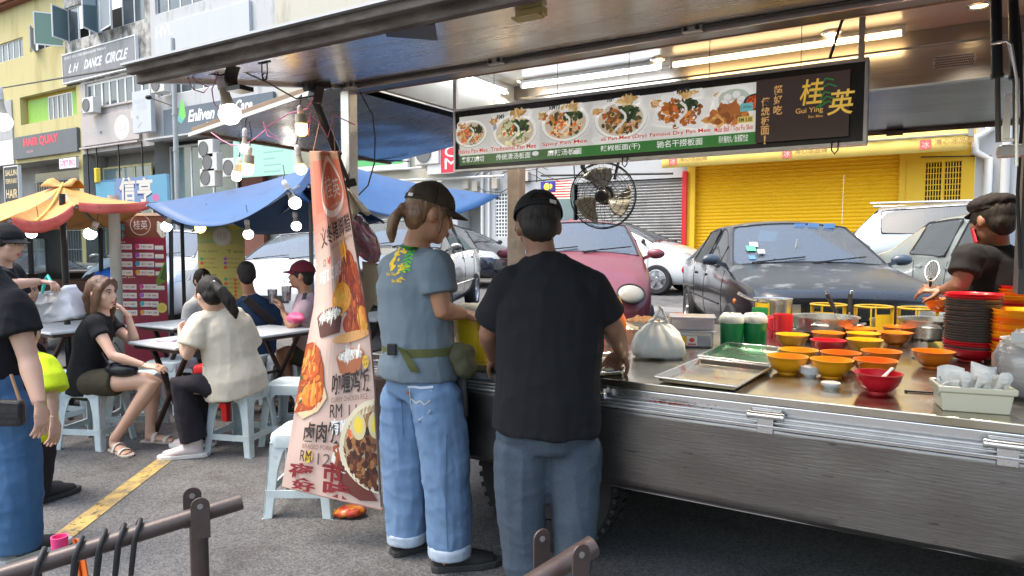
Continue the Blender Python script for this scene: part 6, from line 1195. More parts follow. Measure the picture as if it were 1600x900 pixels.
    for y0, y1 in ((-.55, -.02), (.02, .55)):
        p0, p1 = V(((a_[0] + .01) * sc[0], y0 * sc[1], (a_[6] - .005) * sc[2])), V(((a_[0] - .09) * sc[0], y1 * sc[1], (a_[6] + .045) * sc[2])); g = MB(); g.bar(p0 + V((0, 0, .012)), p1 + V((0, 0, .016)), .012, .012); g.bar(p0 + V((.02, .02, .0)), p0.lerp(p1, .45) + V((0, 0, .02)), .014, .01); g.build('wiper', m_trim, root, world=False)
    if interior:
        rx = st[5][0]
        for y in (-.36, .36):
            g = MB(); g.loft([(rx - .25, y * sc[1], .45), (rx - .38, y * sc[1], .75), (rx - .46, y * sc[1], (be + .14) * sc[2])], [(.22, .1), (.23, .1), (.19, .06)], side=(0, 1, 0), seg=14, power=3); g.loft([(rx - .47, y * sc[1], (be + .17) * sc[2]), (rx - .49, y * sc[1], (be + .34) * sc[2])], [(.12, .05), (.11, .045)], side=(0, 1, 0), seg=12, power=3); g.build('seat', m_seat, root, world=False, smooth=60)
        g = MB(); g.box(((st[8][0] - .35), 0, .75 * sc[2]), (.2, 1.25 * sc[1], .5)); g.build('rear_bench', m_seat, root, world=False, bevel=.05)
        g = MB(); g.box((st[3][0] - .22, 0, (a_[6] - .13) * sc[2]), (.35, 1.3 * sc[1], .14)); g.build('dashboard', m_seat, root, world=False, bevel=.04)
        g = MB(); c = V((st[3][0] - .52, -.36, (a_[6] - .03) * sc[2])); g.loft([c + V((.06 * math.sin(t), .18 * math.cos(t), .17 * math.sin(t))) for t in [2 * PI * k / 20 for k in range(21)]], .013, seg=6, caps=False); g.build('steering_wheel', m_trim, root, world=False)
        g = MB(); g.box((st[5][0] + .14, 0, (st[5][6] - .14) * sc[2]), (.02, .22, .06)); g.build('rear_mirror', m_trim, root, world=False, bevel=.01)
    if roof_rack:
        for s in (-1, 1): g = MB(); g.loft([V((x * sc[0], s * .56 * sc[1], (1.88 if kind == 'van' else 1.5) * sc[2])) for x in (.4, 0, -1, -1.8)], .02, seg=6); g.build('roof_rail', body_mat, root, world=False)
    return root, side, front
HD = V((.43, -.903, 0))
m_charc = M('charcoal_car_paint', (.018, .020, .024), .22, .4, coat=.9, noise=.4, nscale=2.2, col2=(.035, .037, .04), rvar=.15)
m_faded = M('faded_bonnet', (.045, .052, .06), .38, .3, noise=.9, nscale=3.5, stretch=(1.4, 1, 1), col2=(.26, .27, .28), thr=(.56, .66), rvar=.2)
car, sd_, fr_ = build_car('parked_car', 'old charcoal sedan with patchy faded bonnet parked behind the worktop', 'sedan', (-1.39, 8.05), HD, m_charc, style='cover', hl='wide', mirror=M('blue_grey_mirror', (.05, .07, .10), .35, coat=.5))
# sun-worn lacquer patches on its bonnet are part of the sheet metal: give the bonnet faces their own worn paint
bd = [c for c in kids(car) if c.name.startswith('body')][0]; bd.data.materials.append(m_faded)
for p in bd.data.polygons:
    if p.center.x > .96 and p.center.x < 2.0 and p.normal.z > .75: p.material_index = 2
    if -1.0 < p.center.x < .25 and p.normal.z > .8: p.material_index = 2
g = MB(); p = V((.1, .60, 1.33)); g.loft([p, p + V((-.12, .05, .55))], [.004, .002], seg=6); g.build('aerial', M('pale_aerial', (.5, .42, .36), .5), car, world=False)
g = MB(); g.loft([V((.72, -.05, 1.17)), V((.66, -.05, 1.02))], [.004, .016], seg=6); g.build('hanging_charm', M('pale_charm', (.6, .6, .5), .5), car, world=False)
g = MB(); c0 = V((.32, .3, 1.30))
for i, (y, cc) in enumerate(((.40, 'a'), (.24, 'b'), (.10, 'a'))): g.box((.30, y, 1.315), (.012, .11, .05))
g.build('sun_sticker', M('blue_sticker', (.15, .32, .62), .5), car, world=False)
g = MB(); g.box((-1.25, .2, 1.0), (.16, .22, .10)); g.build('tissue_box', M('cyan_box', (.12, .52, .65), .5), car, world=False, bevel=.008)
for i, (x, y, z, s_, cl) in enumerate(((.80, -.42, 1.06, .07, (.6, .6, .58)), (.72, -.50, 1.09, .09, (.1, .45, .25)), (.66, -.46, 1.13, .08, (.62, .62, .6)), (.86, -.52, 1.0, .06, (.1, .25, .6)))):
    g = MB(); g.box((x, y, z - .012), (s_, s_, .004), rot=Matrix.Rotation(.62, 3, 'Y')); g.build('windscreen_sticker', M('sticker_%d' % i, cl, .5), car, world=False)
build_car('parked_car', 'small faded burgundy hatchback with oval headlights behind the man in the black tee', 'hatch', (-3.55, 7.4), HD, M('burgundy_paint', (.19, .036, .055), .38, .1, coat=.4, noise=.5, nscale=4, col2=(.25, .07, .09), rvar=.2), hl='oval', hl_mat=m_hl_old)
build_car('parked_car', 'silver grey car with a black number plate behind the cook in the grey shirt', 'mpv', (-7.05, 8.5), HD, paint('silver_grey_paint', (.30, .30, .29), .7, .25), hl='swept', plate='WPA 5')
build_car('parked_car', 'pale grey green sedan beside the charcoal sedan, behind the worker in the beret', 'sedan', (.98, 9.15), HD, paint('grey_green_paint', (.30, .34, .32), .5, .3), sc=(1.05, 1.04, 1.07), hl='swept', mirror=M('mirror_grey', (.3, .33, .32), .4))
build_car('parked_car', 'white hatchback with black five spoke wheels in front of the grey shutter', 'mpv', (-5.95, 14.2), V((1, -.03, 0)), paint('white_paint', (.72, .73, .74), 0, .25), style='five', hl='swept', mirror=m_trim)
build_car('parked_car', 'dark navy compact car with bright alloy wheels near the white lattice screen', 'mpv', (-10.75, 14.4), V((1, -.06, 0)), paint('navy_paint', (.012, .014, .03), .3, .18), style='eight', hl='swept')
build_car('parked_car', 'silver sport utility car with dark windows in front of the yellow shutter', 'mpv', (1.15, 13.9), V((1, .02, 0)), paint('silver_paint', (.50, .53, .55), .6, .25), sc=(1.13, 1.06, 1.15), hl='swept', roof_rack=True)
build_car('parked_van', 'white van with its windscreen showing right of the yellow drinks poster', 'mpv', (-9.7, 9.0), HD, _mats['white_paint'], hl='swept', cat='van', sc=(1.1, 1.1, 1.13), group='vans parked behind the tables')
build_car('parked_van', 'white van whose headlight shows between the two drinks posters', 'mpv', (-12.9, 8.2), V((.62, -.78, 0)), _mats['white_paint'], hl='swept', cat='van', sc=(1.1, 1.08, 1.16), group='vans parked behind the tables')
build_car('parked_car', 'white car side on behind the capped man at the left edge', 'sedan', (-15.6, 6.6), V((.95, .30, 0)), _mats['white_paint'], hl='swept')
# open-backed van with cargo
rear = at_ground(122, 9.2); vd = V((-.82, .57, 0)).normalized(); van = thing('open_van', 'dark weathered van with its tailgate open and a blue sheet among the cargo', 'van', tuple(rear)); van.rotation_euler.z = math.atan2(vd.y, vd.x)
m_van = M('weathered_van_paint', (.13, .11, .10), .5, .2, noise=.6, nscale=4, col2=(.07, .05, .045)); Wv, Hv, Lv = .80, 1.78, 3.6
def vp(mb, name, mat, **k): return mb.build(name, mat, van, world=False, **k)
for s in (-1, 1):
    mb = MB(); wins = [(.25, 1.25, 1.02, 1.55), (1.4, 2.4, 1.02, 1.55)]; y = s * Wv
    xs_ = [0, .25, 1.25, 1.4, 2.4, Lv]; zs_ = [.3, 1.02, 1.55, Hv]
    for i in range(5):
        for j in range(3):
            if j == 1 and i in (1, 3): continue
            mb.box2((xs_[i], y - .02, zs_[j]), (xs_[i + 1], y + .02, zs_[j + 1]))
    vp(mb, 'side_wall', m_van); mb = MB()
    for a in ((.25, 1.25), (1.4, 2.4)): mb.quad((a[0], y, 1.02), (a[1], y, 1.02), (a[1], y, 1.55), (a[0], y, 1.55))
    vp(mb, 'side_glass', gs)
mb = MB(); mb.box2((0, -Wv, Hv), (Lv, Wv, Hv + .06)); vp(mb, 'roof', m_van, bevel=.02); mb = MB(); mb.box2((0, -Wv, .3), (Lv, Wv, .62)); vp(mb, 'floor_pan', m_van); mb = MB(); mb.box2((Lv, -Wv, .3), (Lv + .7, Wv, 1.0)); vp(mb, 'bonnet', m_van, bevel=.05)
mb = MB(); mb.quad((Lv, -Wv, 1.0), (Lv, Wv, 1.0), (Lv - .2, Wv, Hv), (Lv - .2, -Wv, Hv)); vp(mb, 'windscreen', gw)
mb = MB(); mb.bar((-.01, -Wv + .03, .62), (.08, -Wv + .03, Hv), .08, .1); mb.bar((-.01, Wv - .03, .62), (.08, Wv - .03, Hv), .08, .1); vp(mb, 'door_frame', M('rubbed_frame', (.30, .29, .28), .5, .3), bevel=.01)
mb = MB(); mb.box2((-.05, -Wv, .38), (.02, Wv, .60)); vp(mb, 'bumper', m_trim, bevel=.02)
mb = MB(); mb.grid(lambda u, v: V((-.02 - .95 * v, -Wv + 2 * Wv * u, Hv + .03 + .10 * v)), 4, 4); vp(mb, 'tailgate', m_van, solid=.05)
mb = MB(); mb.box2((.3, -.6, .62), (1.0, -.1, 1.0)); mb.box2((.5, .0, .62), (1.2, .6, .95)); vp(mb, 'cargo_crate', M('brown_crate', (.20, .09, .05), .8, noise=.6), bevel=.01)
mb = MB(); mb.ell((.35, -.38, .98), (.28, .26, .17), None, 20, 12)
for q in range(len(mb.v)): mb.v[q] += V((.12, .12, .1)) * mnoise.noise(mb.v[q] * 6)
vp(mb, 'blue_sheet', M('cargo_blue', (.02, .13, .55), .6), smooth=180)
mb = MB(); mb.ell((.18, .15, .70), (.16, .25, .1), None, 16, 10)
for q in range(len(mb.v)): mb.v[q] += V((.06, .06, .06)) * mnoise.noise(mb.v[q] * 12)
vp(mb, 'sack', M('tan_sack', (.40, .25, .10), .8, noise=.5), smooth=180)
for x in (.6, 2.9):
    for s in (-1, 1): make_wheel(van, x, s * (Wv - .08), .3, 'cover')
# ================================================================ things on the worktop (top at z = .90)
ZT = .90
def plast(key, col, **k): return M(key, col, .28, noise=.08, nscale=10, sss=0, **k)
BC = {'yellow': plast('yellow_melamine', (.92, .38, .006)), 'orange': plast('orange_melamine', (.86, .20, .006)), 'red': plast('red_melamine', (.60, .008, .022)), 'grey': plast('charcoal_melamine', (.07, .066, .064)), 'white': plast('white_foam', (.74, .73, .71))}
def bowl_profile(r, h, t=.0035):
    o = [(0, .004), (.40 * r, .004), (.42 * r, 0), (.45 * r, 0), (.46 * r, .006), (.62 * r, .16 * h), (.80 * r, .42 * h), (.91 * r, .70 * h), (.955 * r, .93 * h), (r, .96 * h), (r, h), (.955 * r, h)]
    i = [(.93 * r - t * .3, .93 * h), (.89 * r - t, .70 * h), (.78 * r - t, .42 * h + t), (.60 * r - t, .16 * h + t), (.40 * r, .012), (0, .012)]
    return o + i
_bowl = {}
def bowl(label, colr, loc, r=.085, h=.074, group='melamine bowls laid out on the worktop', tilt=0, name='bowl'):
    key = (colr, round(r, 3), round(h, 3))
    if key in _bowl: o = _bowl[key].copy(); COL.objects.link(o); o.location = loc
    else:
        mb = MB(); mb.lathe(bowl_profile(r, h), (0, 0, 0), 36); o = mb.build(name, BC[colr], None, smooth=50); o.location = loc; _bowl[key] = o
    tag(o, label, 'bowl', group); o.rotation_euler = (0, 0, random.random() * 6); return o
B = [(1238, 523, 'yellow', 'yellow bowl at the back left of the bowl group, beside the red mug'), (1294, 520, 'orange', 'orange bowl behind the back red bowl'), (1294, 532, 'red', 'red bowl at the back, between yellow bowls'), (1345, 514, 'orange', 'orange bowl farthest back in the middle of the group'), (1349, 521, 'yellow', 'yellow bowl just behind another yellow bowl in the middle'), (1351, 531, 'yellow', 'yellow bowl in the middle of the group, right of the back red bowl'), (1404, 511, 'orange', 'orange bowl at the back right, half hidden by another orange bowl'), (1400, 520, 'orange', 'orange bowl at the right end of the back row'),
     (1249, 547, 'yellow', 'yellow bowl tucked behind the leftmost front yellow bowl'), (1233, 557, 'yellow', 'yellow bowl at the front left, beside the metal tray'), (1312, 551, 'orange', 'orange bowl behind the front yellow bowl'), (1297, 562, 'yellow', 'yellow bowl in the front row behind the white lids'), (1377, 549, 'orange', 'orange bowl behind the one touching the front red bowl'), (1368, 563, 'orange', 'orange bowl directly behind the front red bowl'), (1372, 583, 'red', 'glossy red bowl nearest the worktop edge with a white spoon in it'), (1458, 549, 'orange', 'orange bowl on its own left of the charcoal stack')]
pos = [P(x, y - 1, z=.974) for x, y, _, _ in B]
for it in range(80):
    for i in range(len(pos)):
        for j in range(i):
            d = pos[i] - pos[j]; d.z = 0
            if d.length < .174: q = d.normalized() * (.174 - d.length) * .5; pos[i] += q; pos[j] -= q
for (x, y, c, lb), p in zip(B, pos): bowl(lb, c, (p.x, p.y, ZT))
sp = pos[14]; o = thing('spoon', 'white spoon handle resting in the front red bowl', 'spoon', (sp.x, sp.y, .93)); mb = MB(); mb.loft([(sp.x - .01, sp.y + .01, .92), (sp.x + .03, sp.y + .055, .968), (sp.x + .045, sp.y + .07, .985)], [(.018, .004), (.008, .003), (.009, .003)], side=(1, -1, 0), seg=10); mb.build('handle', M('white_spoon', (.75, .74, .70), .4), o, smooth=60)
ORD = ['topmost', 'second', 'third', 'fourth', 'fifth', 'sixth', 'seventh', 'eighth', 'ninth', 'tenth', 'eleventh', 'twelfth', 'thirteenth', 'fourteenth', 'fifteenth', 'sixteenth', 'seventeenth', 'eighteenth', 'nineteenth', 'twentieth', 'twenty first', 'twenty second', 'twenty third', 'twenty fourth', 'twenty fifth', 'twenty sixth', 'twenty seventh', 'twenty eighth']
def stack(px, d, cols, pitch, r, h, where, group):
    c = P(px, 560, d=d); n = len(cols)
    for i, cl in enumerate(cols):     # listed from the top
        z = ZT + pitch * (n - 1 - i); name = {'grey': 'charcoal'}.get(cl, cl)
        lb = ('%s bowl, topmost of %s' % (name, where)) if i == 0 else ('%s bowl, %s from the top of %s' % (name, ORD[i], where)) if i < n - 1 else ('%s bowl at the bottom of %s' % (name, where))
        bowl(lb, cl, (c.x + random.uniform(-.003, .003), c.y + random.uniform(-.003, .003), z), r, h, group)
stack(1517, 3.25, ['red', 'red'] + ['grey'] * 17 + ['red', 'red', 'grey', 'red'], .0118, .118, .062, 'the tall charcoal stack', 'bowls in the tall charcoal stack')
stack(1592, 3.45, ['red', 'orange', 'orange', 'yellow', 'orange', 'red', 'yellow', 'orange', 'yellow', 'red', 'orange', 'yellow', 'orange', 'yellow', 'red', 'orange', 'orange', 'yellow'], .0168, .12, .062, 'the colourful stack by the right edge', 'bowls in the back colourful stack')
stack(1594, 3.08, ['yellow', 'yellow', 'orange', 'orange', 'yellow', 'orange', 'yellow', 'yellow', 'red', 'yellow', 'orange', 'yellow', 'orange'], .0165, .118, .062, 'the lower colourful stack', 'bowls in the front colourful stack')
# white bowls in a plastic bag
def pleat(mb, c):
    for q in range(len(mb.v)):
        p = mb.v[q]; d = p - c; z = d.z; d.z = 0; a = math.atan2(d.y, d.x); k = mnoise.noise(V((math.cos(a) * 3.4, math.sin(a) * 3.4, z * 5))) + .7 * (1 - abs(mnoise.noise(V((math.cos(a) * 2.6 + 5, math.sin(a) * 2.6, z * 9))))) ** 4 - .2
        mb.v[q] = p + d * .22 * k * min(1, .35 + z * 7) + V((0, 0, .008 * k))
c = P(1612, 585, d=2.46)
for i in range(10):
    z = ZT + .006 + .016 * (9 - i); lb = 'white foam bowl, %s%s the bagged stack' % (ORD[i], ' of' if i == 0 else ' from the top of')
    bowl(lb, 'white', (c.x, c.y, z), .10, .06, 'white bowls in the plastic bag')
def crumple(mb, c, amp, f): 
    for q in range(len(mb.v)):
        p = mb.v[q]; dd = (p - V(c)); dd = dd.normalized() if dd.length > 1e-6 else V((0, 0, 1)); mb.v[q] = p + dd * amp * (mnoise.noise(p * f) + .6 * mnoise.noise(p * f * 2.3 + V((7, 1, 3))))
m_film = glass_mat('crinkled_film', (.93, .92, .90), .22, .70, .04, .8)
o = thing('plastic_bag', 'clear plastic bag pulled over a stack of white foam bowls', 'plastic bag', (c.x, c.y, ZT)); mb = MB(); mb.loft([c + V((0, 0, z)) - V((0, 0, c.z - ZT)) for z in (.004, .02, .08, .14, .185, .21, .235)], [.09, .112, .122, .122, .105, .07, .05], seg=36); crumple(mb, c, .016, 26); mb.build('film', m_film, o, smooth=180); mb = MB(); mb.box(P(1592, 527, d=2.4), (.05, .004, .035), .5); mb.build('paper_tag', M('white_tag', (.72, .72, .7), .6), o)
# trays
def tray(name, label, cs, tint, z=.902, h=.018):
    C_ = [P(x, y, z=z + h) for x, y in cs]; c = sum(C_, V()) / 4; o = thing(name, label, 'tray', (c.x, c.y, ZT)); lo = [V((p.x, p.y, z)) for p in C_]
    def inn(p, k): q = V((c.x, c.y, p.z)); return q + (p - q) * k
    rings = [[inn(p, 1.0) for p in C_], [inn(p, .965) for p in C_], [inn(V((p.x, p.y, z + .002)), .90) for p in C_]]; mb = MB(); vs = [p for r in rings for p in r]; fs = [(i * 4 + k, i * 4 + (k + 1) % 4, i * 4 + 4 + (k + 1) % 4, i * 4 + 4 + k) for i in range(2) for k in range(4)] + [(8, 9, 10, 11)]
    mb.add(vs, fs); t_ = mb.build('pan', tint, o, solid=.002, bevel=.004); mb = MB()
    for k in range(4): mb.cyl(C_[k] + V((0, 0, 0)), C_[(k + 1) % 4], .0045, seg=8)
    mb.build('rolled_rim', m_steel_bright, o, smooth=60); return o
m_tr1 = M('tray_metal_red', (.50, .48, .42), .26, .9, noise=.8, nscale=6, stretch=(1, 2, 1), col2=(.42, .13, .10), thr=(.52, .64), rvar=.15)
m_tr2 = M('tray_metal_green', (.46, .46, .42), .26, .9, noise=.9, nscale=5, stretch=(1, 2, 1), col2=(.05, .20, .10), thr=(.42, .5), rvar=.15)
tray('metal_tray', 'large worn metal tray with reddish sheen near the worktop edge', [(1022, 589), (1092, 560), (1207, 573), (1152, 604)], m_tr1, h=.022)
tray('metal_tray', 'large metal tray with green sheen behind the reddish one', [(1090, 556), (1137, 535), (1219, 543), (1204, 570)], m_tr2, h=.022)
tray('metal_tray', 'small metal tray with pale dumplings beside the man in the black tee', [(905, 585), (925, 553), (985, 551), (975, 580)], m_tr1)
for i, (px, py, s) in enumerate(((940, 569, .03), (955, 566, .032), (968, 572, .03), (950, 577, .03))):
    p = P(px, py, z=.918); mb = MB(); mb.ell(p, (s, s * .8, .013), Matrix.Rotation(i, 3, 'Z'), 16, 8); crumple(mb, p, .003, 60); o = mb.build('dumpling', M('dough', (.62, .52, .42), .6, noise=.3, nscale=30), None, smooth=180); tag(o, ['pale dumpling at the left of the small tray', 'pale dumpling at the back of the small tray', 'pale dumpling nearest the hand on the small tray', 'pale dumpling at the front of the small tray'][i], 'dumpling', 'dumplings on the small tray')
# white carrier bag of food
c = P(1027, 545, d=3.32); c.z = ZT; o = thing('plastic_bag', 'knotted white plastic bag of food on the worktop beside the clear boxes', 'plastic bag', tuple(c)); m_wbag = M('white_film_bag', (.74, .73, .68), .35, sss=.0, alpha=.93, noise=.2, nscale=9, col2=(.62, .60, .53), bump=.25, bscale=30)
mb = MB(); mb.loft([c + V((0, 0, z)) + RGT * dx for z, dx in ((.002, .01), (.02, .012), (.07, .005), (.12, .0), (.155, .0), (.175, .0))], [(.105, .08), (.128, .10), (.125, .095), (.10, .07), (.065, .04), (.03, .02)], side=RGT, seg=60, power=2.5); pleat(mb, c); crumple(mb, c + V((0, 0, .08)), .006, 30); mb.build('sack', m_wbag, o, smooth=180)
for pts in ([(-.03, .16), (-.015, .2), (.01, .235), (.0, .255), (.02, .24), (.04, .19), (.05, .16)], [(-.05, .15), (-.04, .18), (.0, .20), (.045, .185), (.055, .15)]):
    mb = MB(); mb.loft([c + RGT * a + V((0, 0, b)) for a, b in pts], [(.018, .006)] * len(pts), side=FWD, seg=10); crumple(mb, c + V((0, 0, .2)), .004, 50); mb.build('bag_handle', m_wbag, o, smooth=180)
# clear food boxes
for i, (px, py, z0, hh, lb) in enumerate(((1080, 545, ZT, .085, 'clear plastic food box at the bottom of the pair, with a red and yellow label'), (1081, 545, ZT + .09, .07, 'clear plastic food box on top of the other clear box'))):
    c = P(px, 536, d=3.72); o = thing('food_box', lb, 'food box', (c.x, c.y, z0), 'clear food boxes beside the white bag'); mb = MB(); mb.box((c.x, c.y, z0 + hh / 2), (.23, .17, hh), .30); mb.build('box_wall', glass_mat('box_plastic', (.88, .90, .92), .12, .66, .06, .85), o, bevel=.012); mb = MB(); mb.box((c.x, c.y, z0 + hh + .003), (.245, .185, .008), .30); mb.build('lid', glass_mat('lid_plastic', (.9, .92, .94), .15, .5, .06, .85), o, bevel=.004); mb = MB(); mb.box((c.x, c.y, z0 + .02 + .012), (.20, .14, .03 + .02 * i), .30); mb.build('contents', M('box_contents_%d' % i, (.45, .40, .36) if i == 0 else (.5, .2, .2), .7, noise=.6, nscale=30), o)
    if i == 0:
        s = Sheet(flat_map(V((c.x, c.y, z0 + .012)) + Matrix.Rotation(.30, 3, 'Z') @ V((-.06, -.0865, 0)), Matrix.Rotation(.30, 3, 'Z') @ V((1, 0, 0)), UP), Matrix.Rotation(.30, 3, 'Z') @ V((0, -1, 0))); s.rect(0, 0, .06, .05, (.72, .45, .03)); s.rect(.035, .0, .09, .05, (.7, .68, .64)); s.disc(.062, .03, .014, .012, (.6, .03, .03)); s.rect(.04, .004, .085, .012, (.6, .03, .03)); s.mb.build('box_label', PR, o, recalc=False)
# green tins with bags, red mug
m_grn = plast('green_tin', (.004, .22, .062)); m_redmug = plast('red_mug', (.66, .02, .03))
for i, (px, lb) in enumerate(((1143, 'green plastic canister with a clear bag liner, left one of the pair'), (1179, 'green plastic canister with a clear bag liner, right one of the pair'))):
    c = P(px, 528, d=3.72); c.z = ZT; o = thing('canister', lb, 'canister', tuple(c), 'green canisters beside the trays'); mb = MB(); mb.lathe([(0, .0), (.056, 0), (.06, .006), (.063, .135), (.060, .135), (.056, .01), (0, .008)], c, 28); mb.build('tin', m_grn, o, smooth=40); mb = MB(); mb.lathe([(.066, .127), (.068, .138), (.064, .162), (.045, .178), (.03, .174), (.05, .15), (.058, .13)], c, 28); crumple(mb, c + V((0, 0, .15)), .007, 34); mb.build('liner', M('pale_liner', (.68, .69, .64), .3, alpha=.8, noise=.3, nscale=20), o, smooth=180)
def mug(px, py, d, mat, label, r=.052, h=.135, hs=1, handle=True):
    c = P(px, py, d=d); c.z = ZT; o = thing('mug', label, 'mug', tuple(c)); mb = MB(); mb.lathe([(0, 0), (r * .92, 0), (r, h), (r * .93, h), (r * .86, .008), (0, .008)], c, 26); mb.build('cup', mat, o, smooth=40)
    if handle: mb = MB(); q = -RGT * hs; mb.loft([c + q * r * .95 + V((0, 0, h * .85)), c + q * (r + .03) + V((0, 0, h * .8)), c + q * (r + .032) + V((0, 0, h * .45)), c + q * r * .95 + V((0, 0, h * .3))], .006, seg=8); mb.build('handle', mat, o, smooth=60)
mug(1223, 526, 4.0, m_redmug, 'red plastic mug right of the green canisters', .056, .145); mug(1206, 526, 4.12, plast('pink_mug', (.62, .06, .10)), 'pink plastic mug half hidden behind the right green canister', .045, .12); mug(1187, 520, 4.35, plast('green_cup', (.02, .25, .07)), 'green plastic cup behind the right green canister', .05, .15, handle=False); mug(1191, 518, 4.55, plast('yellow_cup', (.75, .5, .02)), 'yellow plastic cup behind the green canisters', .05, .165, handle=False)
# pots
m_pot = M('pot_aluminium', (.55, .54, .52), .3, .9, noise=.5, nscale=8, stretch=(1, 1, 3), rvar=.15)
def pot(label, px, py, d, r, h, fill, z=ZT, name='pot'):
    c = P(px, py, d=d); c.z = z; o = thing(name, label, 'pot', tuple(c)); mb = MB(); mb.lathe([(0, 0), (r * .9, 0), (r * .97, .012), (r, h * .97), (r * 1.06, h), (r * 1.06, h + .006), (r * .97, h + .002), (r * .93, .02), (0, .015)], c, 40); mb.build('pan', m_pot, o, smooth=40); mb = MB(); mb.lathe([(0, h * .72), (r * .965, h * .72)], c, 36); mb.build('contents', fill, o)
    for s in (-.55, .95):
        dv = (RGT * math.sin(s) - FWD * math.cos(s)); tg = V((-dv.y, dv.x, 0)); mb = MB(); mb.loft([c + dv * r + tg * -.05 + V((0, 0, h * .7)), c + dv * (r + .03) + tg * -.045 + V((0, 0, h * .74)), c + dv * (r + .03) + tg * .045 + V((0, 0, h * .74)), c + dv * r + tg * .05 + V((0, 0, h * .7))], .006, seg=8); mb.build('handle', m_steel_bright, o, smooth=60)
    return o, c
m_broth = M('noodle_broth', (.34, .30, .22), .12, noise=.4, nscale=12)
_, p1 = pot('wide aluminium pot with two black handled ladles standing in it', 1288, 520, 4.12, .185, .115, m_broth); _, p2 = pot('wide aluminium pot left of the charcoal bowl stack', 1455, 522, 4.02, .17, .11, m_broth)
for px0, py0, px1, py1, lb in ((1312, 500, 1290, 455, 'black handled ladle leaning left in the wide pot'), (1327, 498, 1329, 455, 'black handled ladle standing upright in the wide pot')):
    a, b = P(px0, py0, d=4.1), P(px1, py1, d=4.1); o = thing('ladle', lb, 'ladle', tuple(a), 'ladles in the pot'); mb = MB(); mb.loft([a.lerp(b, .25), a.lerp(b, .9)], .0125, seg=10); mb.build('grip', m_black, o, smooth=60); mb = MB(); mb.loft([a + (a - b) * .3, a.lerp(b, .25)], .006, seg=8); mb.loft([a.lerp(b, .9), b, b + RGT * .012 + V((0, 0, .006)), b + RGT * .018 - V((0, 0, .004))], .004, seg=7); mb.build('shaft', m_steel_bright, o, smooth=60)
c = P(1207, 496, d=4.62); c.z = ZT; o = thing('saucepan', 'deep steel saucepan with its handle pointing left', 'saucepan', tuple(c)); mb = MB(); mb.lathe([(0, 0), (.105, 0), (.12, .02), (.125, .185), (.13, .19), (.12, .185), (.112, .02), (0, .012)], c, 32); mb.build('pan', m_steel_bright, o, smooth=40); mb = MB(); mb.loft([c - RGT * .10 + V((0, 0, .165)), c - RGT * .17 + V((0, 0, .19)), c - RGT * .235 + V((0, 0, .225))], [(.012, .007), (.015, .009), (.016, .012)], seg=10); mb.build('handle', m_steel_bright, o, smooth=60)
c = P(1244, 522, d=4.0); c.z = ZT; o = thing('pan_lid', 'dark round pan lying behind the back left yellow bowl', 'pan', tuple(c)); mb = MB(); mb.lathe([(0, .03), (.06, .03), (.088, .045), (.092, .05), (.085, .035), (.05, 0), (0, 0)], c, 28); mb.build('disc', M('dark_iron', (.05, .05, .048), .4, .6), o, smooth=50)
# food containers at the back left
m_fry = M('brown_fried_food', (.26, .12, .035), .7, noise=.8, nscale=40, col2=(.10, .04, .012), bump=.8, bscale=60)
for px, py, d, sx, sy, h, fill, lb in ((1003, 497, 4.4, .26, .16, .06, m_fry, 'steel food pan heaped with brown fried food, left one'), (1060, 497, 4.55, .17, .15, .07, m_fry, 'steel food pan heaped with brown fried food, right one'), (975, 503, 3.95, .20, .16, .07, m_broth, 'steel food pan with a grey rim beside the white bag')):
    c = P(px, py, d=d); c.z = ZT; o = thing('food_pan', lb, 'food pan', tuple(c), 'steel food pans at the back of the worktop'); mb = MB(); rz = .3; q = Matrix.Rotation(rz, 3, 'Z')
    for a, b in (((-1, -1), (1, -1)), ((1, -1), (1, 1)), ((1, 1), (-1, 1)), ((-1, 1), (-1, -1))): mb.bar(c + q @ V((a[0] * sx / 2, a[1] * sy / 2, h / 2)), c + q @ V((b[0] * sx / 2, b[1] * sy / 2, h / 2)), .006, h)
    mb.box(c + V((0, 0, .004)), (sx, sy, .006), rz); mb.build('pan', m_pot, o); mb = MB(); mb.ell(c + V((0, 0, h * .75)), (sx * .44, sy * .42, .045), q, 26, 14); crumple(mb, c, .018, 28); mb.build('heap', fill, o, smooth=180)
# bottles
def bottle(px, d, label, mat, cap, h=.17, r=.036, z=ZT):
    c = P(px, 520, d=d); c.z = z; o = thing('sauce_bottle', label, 'bottle', tuple(c)); mb = MB(); mb.lathe([(0, 0), (r, 0), (r, h * .45), (r * .85, h * .58), (r * .45, h * .72), (r * .42, h * .78), (0, h * .78)], c, 22); mb.build('bottle_body', mat, o, smooth=50); mb = MB(); mb.lathe([(r * .5, h * .77), (r * .46, h * .86), (r * .16, h), (0, h)], c, 16); mb.build('cap', cap, o, smooth=50)
bottle(934, 3.45, 'red sauce bottle beside the elbow of the man in the black tee', m_redmug, m_redmug, .19); bottle(966, 3.7, 'orange topped sauce bottle behind the red one', plast('orange_sauce', (.75, .16, .03)), plast('orange_cap', (.75, .2, .03)), .27, .045); bottle(948, 3.75, 'small cream bottle between the sauce bottles', plast('cream_bottle', (.65, .55, .42)), m_redmug, .16, .035)
c = P(742, 560, d=3.28); c.z = ZT; o = thing('bucket', 'yellow plastic bucket between the cook and the man in the black tee', 'bucket', tuple(c)); mb = MB(); mb.lathe([(0, 0), (.085, 0), (.105, .22), (.112, .222), (.112, .235), (.100, .235), (.08, .01), (0, .008)], c, 30); mb.build('pail', plast('yellow_bucket', (.78, .55, .02)), o, smooth=40); mb = MB(); mb.lathe([(.098, .20), (.105, .245), (.06, .27), (0, .262)], c, 26); crumple(mb, c + V((0, 0, .2)), .012, 30); mb.build('liner_bag', M('pale_liner_b', (.7, .66, .52), .4), o, smooth=180)
